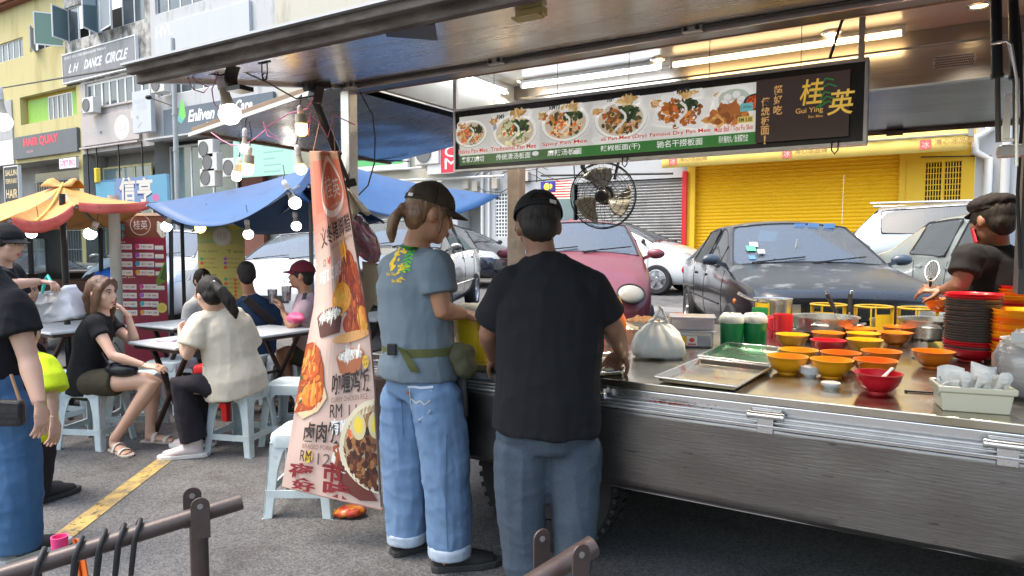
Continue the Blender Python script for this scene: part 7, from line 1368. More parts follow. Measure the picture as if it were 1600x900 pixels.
bowl('small red bowl between the hands of the two men at the left end', 'red', (P(790, 570, d=3.12).x, P(790, 570, d=3.12).y, ZT), .06, .055, 'small things at the left end of the worktop')
# gas cylinders behind the worktop, standing on the rear platform
gas = None
for px, lb in ((1294, 'yellow gas cylinder collar behind the pot with ladles'), (1365, 'yellow gas cylinder collar in the middle behind the worktop'), (1434, 'yellow gas cylinder collar nearest the worker, by the right pot')):
    c = P(px, 490, Y=5.1); loc = V((c.x, c.y, .50))
    if gas is None:
        gas = thing('gas_cylinder', lb, 'gas cylinder', (0, 0, 0), 'gas cylinders behind the worktop'); my = M('yellow_gas_paint', (.75, .48, .02), .45, noise=.5, nscale=9, col2=(.45, .28, .03), thr=(.5, .7)); mb = MB(); mb.lathe([(0, 0), (.12, 0), (.148, .03), (.15, .10), (.15, .30), (.13, .37), (.07, .405), (0, .41)], (0, 0, 0), 28); mb.build('tank', my, gas, smooth=50)
        mb = MB(); mb.loft([(.108 * math.cos(a), .108 * math.sin(a), .545) for a in [2 * PI * k / 32 for k in range(33)]], [(.012, .007)] * 33, seg=8, caps=False)
        for k in range(4): a = k * PI / 2 + .5; mb.bar((.108 * math.cos(a), .108 * math.sin(a), .36), (.108 * math.cos(a), .108 * math.sin(a), .545), .022, .008, up=V((-math.sin(a), math.cos(a), 0)))
        mb.grid(lambda u, v: (.106 * math.cos(-2.4 + 1.3 * u), .106 * math.sin(-2.4 + 1.3 * u), .38 + .12 * v), 8, 2); mb.build('collar', my, gas, smooth=50); mb = MB(); mb.cyl((0, 0, .4), (0, 0, .47), .02, seg=12); mb.cyl((-.03, 0, .46), (.05, 0, .46), .012, seg=10); mb.build('valve', m_alu, gas); gas.location = loc
    else: dup(gas, loc, 1.0, lb)
# white lids
for px, py, n, lb in ((1265, 588, 3, 'stack of small white round lids in front of the yellow bowls'), (1298, 606, 1, 'single small white round lid near the worktop edge')):
    c = P(px, py, z=ZT); o = thing('round_lid', lb, 'lid', (c.x, c.y, ZT))
    for k in range(n): mb = MB(); z = k * .011; mb.lathe([(0, z), (.023, z), (.025, z + .002), (.027, z + .010), (.035, z + .012), (.036, z + .020), (.034, z + .022), (0, z + .022)], c, 26); mb.build('lid_disc', BC['white'], o, smooth=40)
a, b = P(1416, 611, z=.904), P(1464, 614, z=.904); mb = MB(); mb.loft([a, b], .0035, seg=7); mb.ell(a, (.007, .007, .005), None, 10, 6); o = mb.build('skewer', m_black); tag(o, 'thin black stick lying between the red bowl and the cream basket', 'stick')
c = P(1448, 528, z=.91); c.z = ZT + .02; mb = MB(); mb.ell(c, (.09, .05, .028), Matrix.Rotation(.3, 3, 'Z'), 22, 10); crumple(mb, c, .022, 26); o = mb.build('dish_cloth', M('navy_cloth', (.03, .045, .07), .9), None, smooth=180); tag(o, 'crumpled dark navy cloth behind the lone orange bowl', 'cloth')
c = P(1440, 559, z=.903); mb = MB(); mb.lathe([(0, .004), (.03, .004), (.042, .007), (.042, 0), (0, 0)], (c.x, c.y, ZT), 20); o = mb.build('small_dish', M('dark_dish', (.06, .07, .06), .3)); tag(o, 'small dark dish left of the lone orange bowl', 'dish')
# cream basket with napkins and spoons
c = P(1517, 634, d=2.27); c.z = ZT; rz = .18; q = Matrix.Rotation(rz, 3, 'Z'); o = thing('basket', 'cream plastic basket full of white napkins near the worktop edge', 'basket', tuple(c)); mb = MB(); sx, sy, h = .205, .14, .085
def rr2(k, z, e=0): return [c + q @ V((x * (sx / 2 * k + e), y * (sy / 2 * k + e), z)) for x, y in ((-1, -1), (1, -1), (1, 1), (-1, 1))]
rg = [rr2(.92, 0), rr2(1, h - .02), rr2(1, h - .02, .008), rr2(1, h, .009), rr2(.97, h), rr2(.89, .006)]
mb.add([p for r in rg for p in r], [(i * 4 + k, i * 4 + (k + 1) % 4, i * 4 + 4 + (k + 1) % 4, i * 4 + 4 + k) for i in range(len(rg) - 1) for k in range(4)] + [(3, 2, 1, 0), (20, 21, 22, 23)]); mb.build('basket_body', plast('cream_basket', (.66, .62, .47)), o, bevel=.006)
m_pap = M('white_paper', (.76, .755, .74), .8, noise=.1, nscale=12)
o = thing('napkin_bundle', 'white paper napkins and sachets standing in the cream basket', 'napkins', tuple(c + V((0, 0, .05))))
for k, (dx, dy, w_, hh, t) in enumerate(((-.055, .02, .085, .085, .1), (-.03, .0, .09, .075, -.1), (.045, .03, .08, .10, .12), (.035, .0, .075, .08, -.05), (.07, -.01, .05, .05, .4), (-.075, -.02, .06, .05, -.3), (.0, -.03, .1, .045, .1))):
    mb = MB(); p = c + q @ V((dx, dy, .045)); mb.grid(lambda u, v: p + q @ V(((u - .5) * w_ * (1 - .1 * v), .012 * math.sin(u * 5 + k) - .03 * v * (1 if k % 2 else -.6), hh * v + .008 * math.sin(u * 3 + k) * v)), 8, 6); mb.build('napkin', m_pap, o, solid=.004, smooth=60)
for k in range(5):
    mb = MB(); a = c + q @ V((-.03 + .03 * k, -.045 + .006 * k, .07)); b = a + q @ V((.02 * (k % 2), -.012, .045)); mb.loft([a, a.lerp(b, .5), b], [(.006, .003), (.010, .004), (.018, .006)], side=q @ V((1, 0, 0)), seg=10); mb.ell(b, (.017, .004, .020), q, 14, 8); mb.build('spoon', M('white_spoon_b', (.74, .73, .69), .35), o, smooth=60)
mb = MB(); p = P(1468, 600, d=2.35); mb.grid(lambda u, v: p + RGT * (.05 * u - .02 * v) + V((0, 0, -.06 + .09 * v)) + FWD * (.02 * math.sin(u * 6 + v * 4)), 10, 8); o = mb.build('plastic_wrapper', m_film, None, smooth=180, solid=.001); tag(o, 'clear plastic wrapper sticking out at the left of the cream basket', 'wrapper')
# red chilli crumbs on the front ledge
mb = MB(); r3 = random.Random(6)
for k in range(110):
    p = P(1052 + r3.gauss(0, 20), 617, Y=2.565); s = r3.uniform(.0012, .0035); mb.box((p.x, 2.556 + r3.uniform(-.010, .014), .834 + s * .5 + r3.uniform(0, .002)), (s * 2, s, s), rz=r3.random() * 3)
o = mb.build('chilli_crumbs', M('chilli_red', (.35, .04, .015), .7)); tag(o, 'scatter of red chilli crumbs on the ledge under the trays', 'crumbs', None, 'stuff')
# ================================================================ people
def Jp(t): return P(t[0], t[1], d=t[2])
def dirv(r, f, u=0): return (RGT * r + FWD * f + UP * u).normalized()
def remeshed(mb, voxel, smooth=4):
    me = mb.mesh('tmp'); bm = bmesh.new(); bm.from_mesh(me); bmesh.ops.recalc_face_normals(bm, faces=bm.faces); bm.to_mesh(me); bm.free()
    o = bpy.data.objects.new('tmp', me); COL.objects.link(o); m = o.modifiers.new('r', 'REMESH'); m.mode = 'VOXEL'; m.voxel_size = voxel
    if smooth: s = o.modifiers.new('s', 'SMOOTH'); s.factor = .5; s.iterations = smooth
    r = evaluated(o); bpy.data.objects.remove(o); return r
def wrinkle(me, amp, f=(6, 6, 14), seed=0, ridge=0):
    """cloth folds: displaces along the normal with stretched noise"""
    nr = [v.normal.copy() for v in me.vertices]; out = []
    for v, n in zip(me.vertices, nr):
        p = v.co; q = V((p.x * f[0] + seed, p.y * f[1], p.z * f[2])); a = mnoise.noise(q) + .5 * mnoise.noise(q * 2.1 + V((9, 2, 4))) + ridge * ((1 - abs(mnoise.noise(q * 1.15 + V((3, 8, 1))))) ** 5 - .3); p = p + n * a * amp; out += [p.x, p.y, p.z]
    me.vertices.foreach_set('co', out); me.update()
def skin_link(name, me, mat, root, smooth=180):
    b = base_of(root)
    me.transform(Matrix.Translation(-b))
    return link_mesh(name, me, mat, root, smooth, recalc=False)
SK = {'tan': M('skin_tan', (.40, .20, .115), .5, sss=.15, noise=.25, nscale=14, col2=(.34, .15, .085)), 'brown': M('skin_brown', (.23, .115, .07), .5, sss=.12, noise=.25, nscale=14, col2=(.22, .09, .05)), 'fair': M('skin_fair', (.60, .37, .27), .5, sss=.18, noise=.25, nscale=16, col2=(.55, .30, .22))}
m_hair = M('black_hair', (.012, .010, .009), .6, noise=.5, nscale=60, stretch=(1, 1, .15), col2=(.024, .018, .014), spec=.3, bump=.35, bscale=140, bstretch=(1, 1, .08)); m_hairb = M('brown_hair', (.055, .025, .014), .4, noise=.8, nscale=40, stretch=(1, 1, .2), col2=(.16, .075, .035), bump=.5, bscale=140, bstretch=(1, 1, .08)); m_hairl = M('bleached_hair', (.20, .10, .04), .42, noise=.9, nscale=50, stretch=(1, 1, .3), col2=(.07, .03, .015), bump=.6, bscale=140, bstretch=(1, 1, .08))
def cloth(key, col, noise=.2, ns=20, bump=.55, bs=20, rough=.9, col2=None, **k): return M(key, col, rough, noise=noise, nscale=ns, bump=bump, bscale=bs, bstretch=(1, 1, .45), col2=col2, spec=.3, **k)
m_tee = cloth('black_tee', (.0075, .008, .011)); m_tee2 = cloth('black_tee_b', (.011, .011, .013)); m_greyshirt = cloth('blue_grey_shirt', (.15, .19, .225), .3, 5, .6, 17, col2=(.115, .15, .18)); m_jean = cloth('washed_jeans', (.17, .27, .42), .75, 3.2, .7, 17, col2=(.075, .14, .26)); m_jeand = cloth('dark_jeans', (.03, .09, .20), .75, 3, .7, 15, col2=(.07, .15, .28)); m_sweat = cloth('blue_grey_sweatpants', (.042, .058, .08), .6, 140, .6, 15, col2=(.075, .10, .13)); m_cream = cloth('cream_tee', (.72, .65, .53), .15); m_blackp = cloth('black_slacks', (.022, .02, .026)); m_olive = cloth('olive_shorts', (.058, .05, .032)); m_navy = cloth('navy_tee', (.02, .045, .095)); m_wht = cloth('white_shirt', (.68, .67, .66)); m_pinkt = cloth('pale_pink_tee', (.52, .36, .38)); m_lime = cloth('lime_tee', (.55, .72, .02), .5, 8, col2=(.16, .60, .06), thr=(.6, .64)); m_flor = cloth('floral_shirt', (.55, .38, .36), .9, 22, col2=(.12, .10, .09), thr=(.5, .56)); m_shoe = M('black_shoe', (.013, .013, .014), .7, bump=.3, bscale=90); m_sole = M('dark_sole', (.03, .03, .03), .8); m_capk = cloth('black_cap', (.012, .012, .013)); m_capo = cloth('olive_cap', (.055, .042, .030), .4); m_capm = cloth('maroon_cap', (.12, .012, .02)); m_beret = cloth('brown_black_cap', (.013, .010, .011))
m_eyew, m_iris, m_lip = M('eye_white', (.7, .68, .66), .3), M('dark_iris', (.02, .012, .01), .2), M('lips', (.42, .13, .12), .45)
def head_frame(f):
    f = f.normalized(); r = f.cross(UP).normalized(); return r, f, r.cross(f).normalized()
def hand(mb, wr, d, pn, ts, s=1.0, curl=.5, spread=1.0):
    """palm + five fingers; d along the hand, pn towards the palm side, ts = +1/-1 side of the thumb"""
    d = d.normalized(); pn = (pn - d * pn.dot(d)).normalized(); sd = d.cross(pn) * ts
    pal = MB(); mb.loft([wr - d * .02 * s, wr + d * .01 * s, wr + d * .045 * s, wr + d * .085 * s, wr + d * .095 * s], [(.025 * s, .018 * s), (.027 * s, .017 * s), (.038 * s, .016 * s), (.040 * s, .013 * s), (.034 * s, .009 * s)], side=sd, seg=14)
    for k, (o, L) in enumerate(((.031, .072), (.0105, .082), (-.0105, .077), (-.030, .060))):
        b = wr + d * .085 * s + sd * o * s; q = d.copy(); pts = [b - d * .02 * s, b]; cu = curl * (.8 + .12 * k)
        for seg in (.42, .32, .26): q = (q * math.cos(cu) + pn * math.sin(cu)).normalized(); pts.append(pts[-1] + q * L * s * seg + sd * o * .06 * spread * s)
        mb.loft(pts, [.0092 * s, .0095 * s, .0088 * s, .0080 * s, .0058 * s], seg=9)
    q = (d * .55 + sd * .75 + pn * .35).normalized(); b = wr + d * .022 * s + sd * .022 * s; p2 = b + q * .042 * s; q2 = (q * .6 + d * .6 + pn * .3).normalized(); p3 = p2 + q2 * .032 * s; p4 = p3 + (q2 * .8 + pn * .4).normalized() * .024 * s
    mb.loft([b - q * .015 * s, b, p2, p3, p4], [.013 * s, .0145 * s, .0108 * s, .0095 * s, .0065 * s], seg=9)
def person(label, j, f_head, skin='tan', scale=1.0, tw=(.165, .15, .18), td=(.115, .105, .12), hem=None, shirt=None, sleeve=.55, slr=.075, sw=.008, pants=None, pr=(.11, .095, .075), ph=1.0, shoes=None, hair='short', hairm=None, cap=None, vox=.010, hands=(), face=True, arm=1.0, leg=1.0, group='people at the food stall', toes=None, barefoot=False, capdir=None, hs=1.0, wr_amp=.006, neckline=0, shirt_grow=.014):
    J = {k: Jp(v) if isinstance(v, tuple) else V(v) for k, v in j.items()}; hip = J['hip']; base = V((hip.x, hip.y, ground_z(hip.x, hip.y))); root = thing('person', label, 'person', tuple(base), group)
    side = (J['shR'] - J['shL']).normalized(); tf = UP.cross(side).normalized(); up_t = (J['neck'] - hip).normalized()
    waist = J.get('waist') or hip.lerp(J['chest'], .45); upper = J['chest'].lerp(J['neck'], .55)
    hr, hf, hu = head_frame(f_head); hc = J['head']; hm = Matrix((hr, hf, hu)).transposed(); S = hs
    def H(r, f, u): return hc + (hr * r + hf * f + hu * u) * S
    # ---- body: one surface
    b = MB()
    b.loft([hip - up_t * .07, hip, waist, J['chest'], upper, J['neck'] - up_t * .01], [(tw[0] * .8, td[0] * .8), (tw[0], td[0]), (tw[1], td[1]), (tw[2], td[2]), (tw[2] * .82, td[2] * .75), (.06, .06)], side=side, seg=18)
    b.loft([J['shL'], J['shL'].lerp(upper, .6), upper, J['shR'].lerp(upper, .6), J['shR']], [.052 * arm, .06, .065, .06, .052 * arm], seg=12)
    b.loft([J['neck'] - up_t * .03, J['neck'], H(0, -.02, -.05), H(0, -.012, .02)], [.068, .056 * S, .052 * S, .05 * S], seg=14)
    b.ell(H(0, -.012, .028), (.075 * S, .095 * S, .098 * S), hm, 20, 14); b.ell(H(0, .02, -.04), (.057 * S, .070 * S, .072 * S), hm, 18, 12); b.ell(H(0, .055, -.092), (.027 * S, .026 * S, .021 * S), hm); b.loft([H(0, .078, .025), H(0, .093, .0), H(0, .103, -.022), H(0, .088, -.034)], [(.007, .008), (.009, .010), (.015, .011), (.010, .006)], side=hr, seg=10)
    b.loft([H(-.05, .066, .032), H(0, .082, .036), H(.05, .066, .032)], [.009, .011, .009], seg=8); b.ell(H(0, .083, -.06), (.024 * S, .012 * S, .014 * S), hm)
    for s in (-1, 1): b.ell(H(s * .077, -.008, -.004), (.011 * S, .022 * S, .034 * S), hm @ Matrix.Rotation(s * .25, 3, 'Z')); b.ell(H(s * .042, .055, -.018), (.024 * S, .024 * S, .026 * S), hm)
    for q in 'LR':
        a, e, w_ = J['sh' + q], J['el' + q], J['wr' + q]; b.loft([a, a.lerp(e, .35), a.lerp(e, .8), e, e.lerp(w_, .25), e.lerp(w_, .7), w_], [r * arm for r in (.050, .050, .040, .038, .041, .031, .026)], seg=12)
        h_, k_, n_ = J['hip' + q], J['kn' + q], J['an' + q]; b.loft([h_ + (h_ - k_).normalized() * .03, h_.lerp(k_, .3), k_.lerp(h_, .12), k_, k_.lerp(n_, .28), k_.lerp(n_, .75), n_], [r * leg for r in (.088, .080, .058, .055, .056, .038, .036)], seg=14)
    td_ = {q: (toes or {}).get(q, (tf if abs(tf.z) < .9 else FWD)) for q in 'LR'}; 
    for q in 'LR':
        n_ = J['an' + q]; t = V((td_[q].x, td_[q].y, 0)).normalized(); gz = ground_z(n_.x, n_.y); s2 = V((-t.y, t.x, 0)); hl = V((n_.x, n_.y, gz + .035)); b.loft([n_ + V((0, 0, .01)), hl - t * .02 + V((0, 0, .012)), hl + t * .05 + V((0, 0, -.002)), hl + t * .12 + V((0, 0, -.008)), hl + t * .17 + V((0, 0, -.014))], [(.036, .036), (.036, .036), (.038, .030), (.042, .020), (.030, .013)], side=s2, seg=12)
        if barefoot:
            for i in range(5): o = (i - 2) * .016; p = hl + t * (.165 - abs(i - 1) * .008) + s2 * o + V((0, 0, -.012)); b.loft([p, p + t * .03 + V((0, 0, -.004))], [.010, .009], seg=8)
    me = remeshed(b, vox, 4); tot = MB(); tot.addmesh(me)
    hb = MB()
    for (q, d, pn, ts, curl) in hands: hand(hb, J['wr' + q], d, pn, ts, .98, curl)
    if hb.v: tot.addmesh(remeshed(hb, .0042 if vox < .011 else .0055, 2))
    body = tot.build('body', SK[skin], root, smooth=180, recalc=False)
    if face:
        for s in (-1, 1):
            e = MB(); e.ell(H(s * .032, .0805, .010), (.0135 * S, .006 * S, .0062 * S), hm, 12, 8); eo = e.build('eye', m_eyew, root, smooth=180); e = MB(); e.ell(H(s * .032, .0845, .010), (.0062 * S, .0035 * S, .0060 * S), hm, 10, 8); e.build('iris', m_iris, eo, smooth=180)
            e = MB(); e.loft([H(s * .016, .092, .030), H(s * .034, .089, .036), H(s * .052, .074, .030)], [.0035, .0042, .0025], seg=6); e.build('eyebrow', m_hair, root, smooth=180)
            e = MB(); e.loft([H(s * .018, .086, .0165), H(s * .032, .087, .019), H(s * .047, .078, .0145)], .0022, seg=6); e.build('eyelid', m_hair, root, smooth=180)
        e = MB(); e.ell(H(0, .0935, -.056), (.021 * S, .006 * S, .0055 * S), hm, 12, 8); e.ell(H(0, .0935, -.065), (.018 * S, .006 * S, .0055 * S), hm, 12, 8); e.build('lips', m_lip, root, smooth=180)
    # ---- hair
    h = MB(); hmat = hairm or m_hair
    h.ell(H(0, -.024, .040), (.083 * S, .096 * S, .097 * S), hm, 22, 14); h.ell(H(0, -.058, -.012), (.072 * S, .054 * S, .072 * S), hm, 18, 12)
    for s in (-1, 1): h.ell(H(s * .066, .004, .028), (.015 * S, .05 * S, .05 * S), hm)
    extra = hair if isinstance(hair, list) else []
    for pts, rad in extra: h.loft([H(*p) for p in pts], rad, side=hr, seg=14)
    hme = remeshed(h, vox * .8, 2)
    wrinkle(hme, .004, (60, 60, 14), 3); skin_link('hair', hme, hmat, root)
    # ---- cap
    if cap:
        cm, style = cap; cf = capdir or hf; cr = cf.cross(hu).normalized(); cf = hu.cross(cr).normalized(); cmx = Matrix((cr, cf, hu)).transposed(); cc = hc + (hu * .052 - hf * .015) * S; c = MB()
        if style == 'beret':
            c.ell(cc + hu * .035, (.098 * S, .112 * S, .046 * S), cmx, 26, 14); c.loft([cc + hu * -.005, cc + hu * .03], [(.088 * S, .101 * S)] * 2, side=cr, seg=26); me = remeshed(c, .007, 3); wrinkle(me, .005, (26, 26, 26), 5); co = skin_link('cap', me, cm, root)
            c = MB(); c.grid(lambda u, v: cc + hu * (.0 - .012 * v) + (cr * math.sin((u - .5) * 2.2) * (.086 + .012 * v) + cf * math.cos((u - .5) * 2.2) * (.10 + .035 * v)) * S, 14, 4); c.build('brim', cm, co, solid=.005, smooth=180)
        else:
            def dome(u, v):
                a = u * 2 * PI; t = v * PI / 2; k = 1 + .04 * math.cos(t); return cc + (cr * .088 * math.cos(a) * math.cos(t) * k + cf * .105 * math.sin(a) * math.cos(t) * k + hu * (.088 * math.sin(t) + .004 * mnoise.noise(V((a * 2, t * 3, 1))) - .012 * (1 - v))) * S
            c.grid(dome, 48, 14); fsn = c.f
            if style == 'strap':   # opening at the back above the strap
                keep = [i for i, q in enumerate(fsn) if not ((lambda m: (m.dot(cf) < -.068 * S and abs(m.dot(cr)) < .034 * S and .006 * S < m.dot(hu) < .042 * S - .35 * abs(m.dot(cr))))(sum((c.v[k] for k in q), V()) / len(q) - cc))]; c.f = [fsn[i] for i in keep]; c.m = [c.m[i] for i in keep]; c.c = [c.c[i] for i in keep]
            co = c.build('cap', cm, root, smooth=180, solid=.004)
            c = MB(); c.grid(lambda u, v: cc + (cr * math.sin((u - .5) * 2.3) * (.088 + .004 * v) + cf * (math.cos((u - .5) * 2.3) * (.104 + .075 * v * math.cos((u - .5) * 1.9))) + hu * (-.008 - .020 * v - .014 * (abs(u - .5) * 2) ** 2)) * S, 18, 6); c.build('brim', cm, co, solid=.004, smooth=180)
            c = MB(); c.ell(cc + hu * .089 * S, (.008, .008, .005), cmx, 10, 6); c.build('button', cm, co)
            if style == 'strap':
                c = MB(); c.grid(lambda u, v: cc + (cr * .091 * math.sin((u - .5) * 1.9) - cf * .108 * math.cos((u - .5) * 1.9) + hu * (-.010 + .018 * v)) * S, 14, 2); c.build('strap', cm, co, solid=.004, smooth=180)
                c = MB(); c.box(cc + (cr * .045 - cf * .100 + hu * .0) * S, (.028, .004, .014), rot=cmx @ Matrix.Rotation(.5, 3, 'Z')); c.build('buckle', M('pale_label', (.62, .58, .54), .5), co)
    # ---- shirt
    if shirt:
        g = shirt_grow; s = MB(); hp = J.get('hem') or (hip - up_t * .06); hw = hem or (tw[0] + .02, td[0] + .02)
        s.loft([hp, hp.lerp(waist, .5), waist, J['chest'], upper, J['neck'] + up_t * (-.012 + neckline)], [hw, (max(hw[0], tw[0] + g) * .985, max(hw[1], td[0] + g) * .985), (tw[1] + g * 1.6, td[1] + g * 1.6), (tw[2] + g, td[2] + g), (tw[2] * .84 + g, td[2] * .76 + g), (.066, .066)], side=side, seg=26)
        s.loft([J['shL'], J['shL'].lerp(upper, .6), upper, J['shR'].lerp(upper, .6), J['shR']], [.056 * arm + g, .066 + g * .5, .066 + g * .3, .066 + g * .5, .056 * arm + g], seg=14)
        for q in 'LR': s.ell(J['sh' + q], (.056 * arm + g,) * 3)
        for q in 'LR':
            a, e = J['sh' + q], J['el' + q]; k = sleeve; s.loft([a + (a - e).normalized() * .03, a, a.lerp(e, k * .5), a.lerp(e, k * .97), a.lerp(e, k)], [.035, .060 * arm + g, slr * .97, slr * 1.03, slr * .96], seg=18)
        me = remeshed(s, vox, 5); wrinkle(me, wr_amp * .9, (9, 9, 2.6), 2, .7); wrinkle(me, wr_amp * .45, (6, 6, 11), 8, .8); skin_link('shirt', me, shirt, root)
    # ---- trousers
    if pants:
        s = MB(); s.loft([hip - up_t * .09, hip - up_t * .03, hip + up_t * .05, hip + up_t * .10], [(tw[0] * .82, td[0] * .9), (tw[0] + .012, td[0] + .014), (tw[0] + .004, td[0] + .010), (tw[0] - .004, td[0] + .002)], side=side, seg=22)
        for q in 'LR':
            a, k_, n_ = J['hip' + q], J['kn' + q], J['an' + q]; ends = a.lerp(k_, ph) if ph < 1 else k_.lerp(n_, ph - 1 if ph > 1 else 1)
            t_ = a + (a - k_).normalized() * .09 + (hip - a) * .45
            if ph < 1: s.loft([t_, a, a.lerp(k_, ph * .5), ends], [pr[0] * .55, pr[0] * .95, pr[1], pr[2]], seg=16)
            else: s.loft([t_, a, a.lerp(k_, .45), k_, k_.lerp(ends, .55), ends], [pr[0] * .5, pr[0] * .95, (pr[0] + pr[1]) / 2, pr[1], (pr[1] + pr[2]) / 2, pr[2]], seg=18)
        me = remeshed(s, vox, 4); wrinkle(me, wr_amp, (9, 9, 2.8), 6, .7); wrinkle(me, wr_amp * .55, (6, 6, 12), 11, .8); skin_link('trousers' if ph >= 1 else 'shorts', me, pants, root)
    if shoes:
        for q in 'LR':
            n_ = J['an' + q]; t = V((td_[q].x, td_[q].y, 0)).normalized(); s2 = V((-t.y, t.x, 0)); gz = ground_z(n_.x, n_.y); o = V((n_.x, n_.y, gz)); s = MB(); s.loft([n_ + V((0, 0, .03)), n_ + V((0, 0, -.01)), o - t * .02 + V((0, 0, .055)), o + t * .06 + V((0, 0, .05)), o + t * .14 + V((0, 0, .036)), o + t * .20 + V((0, 0, .03))], [(.045, .048), (.046, .052), (.046, .056), (.048, .045), (.052, .034), (.036, .024)], side=s2, seg=16); me = remeshed(s, .008, 3); sh = skin_link('shoe', me, shoes[0], root)
            s = MB(); prof = [(-.085, .028), (-.06, .042), (0, .044), (.07, .046), (.14, .054), (.20, .044), (.235, .018)]; pl = [(x, w_) for x, w_ in prof] + [(x, -w_) for x, w_ in prof[::-1]]; s.prism(pl, .030, o + V((0, 0, .001)), t, s2); s.build('sole', shoes[1], sh, bevel=.006)
    return root, J, H
def project_print(root, part, name, org, U, W_, N, fn, mat=None):
    """a print that follows the cloth: artwork points are dropped on to the part along -N"""
    me = [c for c in kids(root) if c.name.startswith(part)][0].data; b = base_of(root); bv = BVHTree.FromPolygons([v.co + b for v in me.vertices], [tuple(p.vertices) for p in me.polygons])
    def mp(u, v):
        p = V(org) + V(U) * u + V(W_) * v; h = bv.ray_cast(p + V(N) * .4, -V(N)); return (h[0] + V(N) * .002) if h[0] else p
    s = Sheet(mp, N); fn(s); return s.mb.build(name, mat or print_mat('printed_cloth', .8), root, recalc=False)
# ---- cook in the grey shirt
fd = dirv(.72, .66)
c1, J1, H1 = person('cook with bleached ponytail, olive cap, blue grey shirt and rolled jeans at the worktop',
    dict(hip=(656, 590, 3.08), waist=(655, 545, 3.08), chest=(645, 447, 3.09), neck=(651, 378, 3.09), head=(673, 336, 3.07), shR=(680, 416, 2.95), shL=(616, 421, 3.22), elR=(690, 485, 2.93), wrR=(724, 490, 3.10), elL=(650, 490, 3.36), wrL=(712, 482, 3.30), hipR=(681, 620, 3.0), hipL=(633, 620, 3.14), knR=(698, 735, 2.98), knL=(634, 735, 3.15), anR=(703, 869, 2.98), anL=(637, 846, 3.15), hem=(654, 588, 3.08)),
    dirv(.86, .36, -.26), 'tan', tw=(.165, .155, .185), td=(.13, .125, .13), hem=(.205, .172), shirt=m_greyshirt, sleeve=.62, slr=.082, pants=m_jean, pr=(.125, .108, .092), ph=1.93, shoes=(m_shoe, m_sole), hair=[([(0, -.10, .02), (0, -.125, .0), (-.004, -.145, -.06), (-.01, -.14, -.12), (-.01, -.125, -.16)], [(.018, .018), (.016, .016), (.032, .026), (.026, .022), (.008, .008)]), ([(.078, .02, .02), (.079, .03, -.04), (.074, .035, -.085)], [(.006, .018), (.006, .014), (.003, .006)])], hairm=m_hairl, cap=(m_capo, 'strap'), vox=.009, hands=[('R', dirv(.75, .55, -.25), dirv(-.1, .5, -.8), 1, .75), ('L', dirv(.75, .1, -.4), dirv(0, -.3, -.9), -1, .8)], hs=1.06, wr_amp=.0085, arm=1.08, toes={'R': dirv(.92, .2), 'L': dirv(.75, .5)}, shirt_grow=.02)
for q in 'RL':
    n = J1['an' + q]; k = J1['kn' + q]; e = k.lerp(n, .93); m_cuff = M('jean_cuff', (.40, .48, .58), .9, noise=.4, nscale=30, bump=.2, bscale=200); s = MB(); s.loft([e + V((0, 0, .035)), e + V((0, 0, .03)), e + V((0, 0, -.015)), e + V((0, 0, -.02))], [.094, .099, .098, .092], seg=26); me = remeshed(s, .007, 2); wrinkle(me, .004, (12, 12, 20), 1); skin_link('jean_cuff', me, m_cuff, c1)
m_belt = cloth('olive_webbing', (.105, .115, .042), .3, 40); m_pouch = cloth('olive_pouch', (.075, .075, .042), .4, 12); hp, wa = J1['hip'], J1['waist']; ut = (wa - hp).normalized(); sdv = (J1['shR'] - J1['shL']).normalized()
s = MB(); c = wa + ut * .005; s.loft([c - ut * .019, c - ut * .017, c + ut * .017, c + ut * .019], [(.186, .152), (.194, .160), (.194, .160), (.186, .152)], side=sdv, seg=34); s.build('belt', m_belt, c1, smooth=50)
p0 = P(626, 546, d=2.9); s = MB(); s.grid(lambda u, v: P(620 + 14 * v + 22 * u, 541 + 40 * u + 6 * v * (1 - u), d=2.885 + .006 * math.sin(u * 6)), 8, 2); s.build('belt_tail', m_belt, c1, solid=.005); s = MB(); s.box(P(612, 546, d=2.93), (.04, .02, .05), .6); s.build('belt_buckle', m_black, c1, bevel=.005)
s = MB(); c = P(721, 556, d=3.0); s.ell(c, (.06, .075, .062)); s.ell(c + V((.02, 0, -.045)), (.055, .06, .055)); crumple(s, c, .014, 24); me = remeshed(s, .008, 3); skin_link('waist_pouch', me, m_pouch, c1)
s = MB(); s.grid(lambda u, v: P(700 + 26 * u + 8 * v * (1 - u) + 6 * v, 556 + 95 * v, d=3.0 + .03 * math.sin(u * 4 + v * 2)), 8, 10); s.build('apron', cloth('charcoal_apron', (.03, .03, .032)), c1, solid=.006, smooth=180)
def f(s):
    g, gr = (.78, .52, .03), (.10, .50, .06); s.text('桂', 0, .035, .075, .14, g, .04, .1); s.text('英', .045, .0, .115, .07, g, .04, .1)
    for k in range(7): s.strand([(.075, .13 - .016 * k), (.10, .145 - .016 * k), (.118, .135 - .016 * k)], .004, gr)
    s.text('Gui Ying', -.012, .012, .055, .030, g, .02); s.text('Ban Mee', .03, -.012, .085, .002, g, .02)
NB = dirv(-.30, -.95); project_print(c1, 'shirt', 'shirt_print', P(590, 438, d=2.9), NB.cross(UP).normalized() * -1, UP, NB, f)
NJ = dirv(0, -1); 
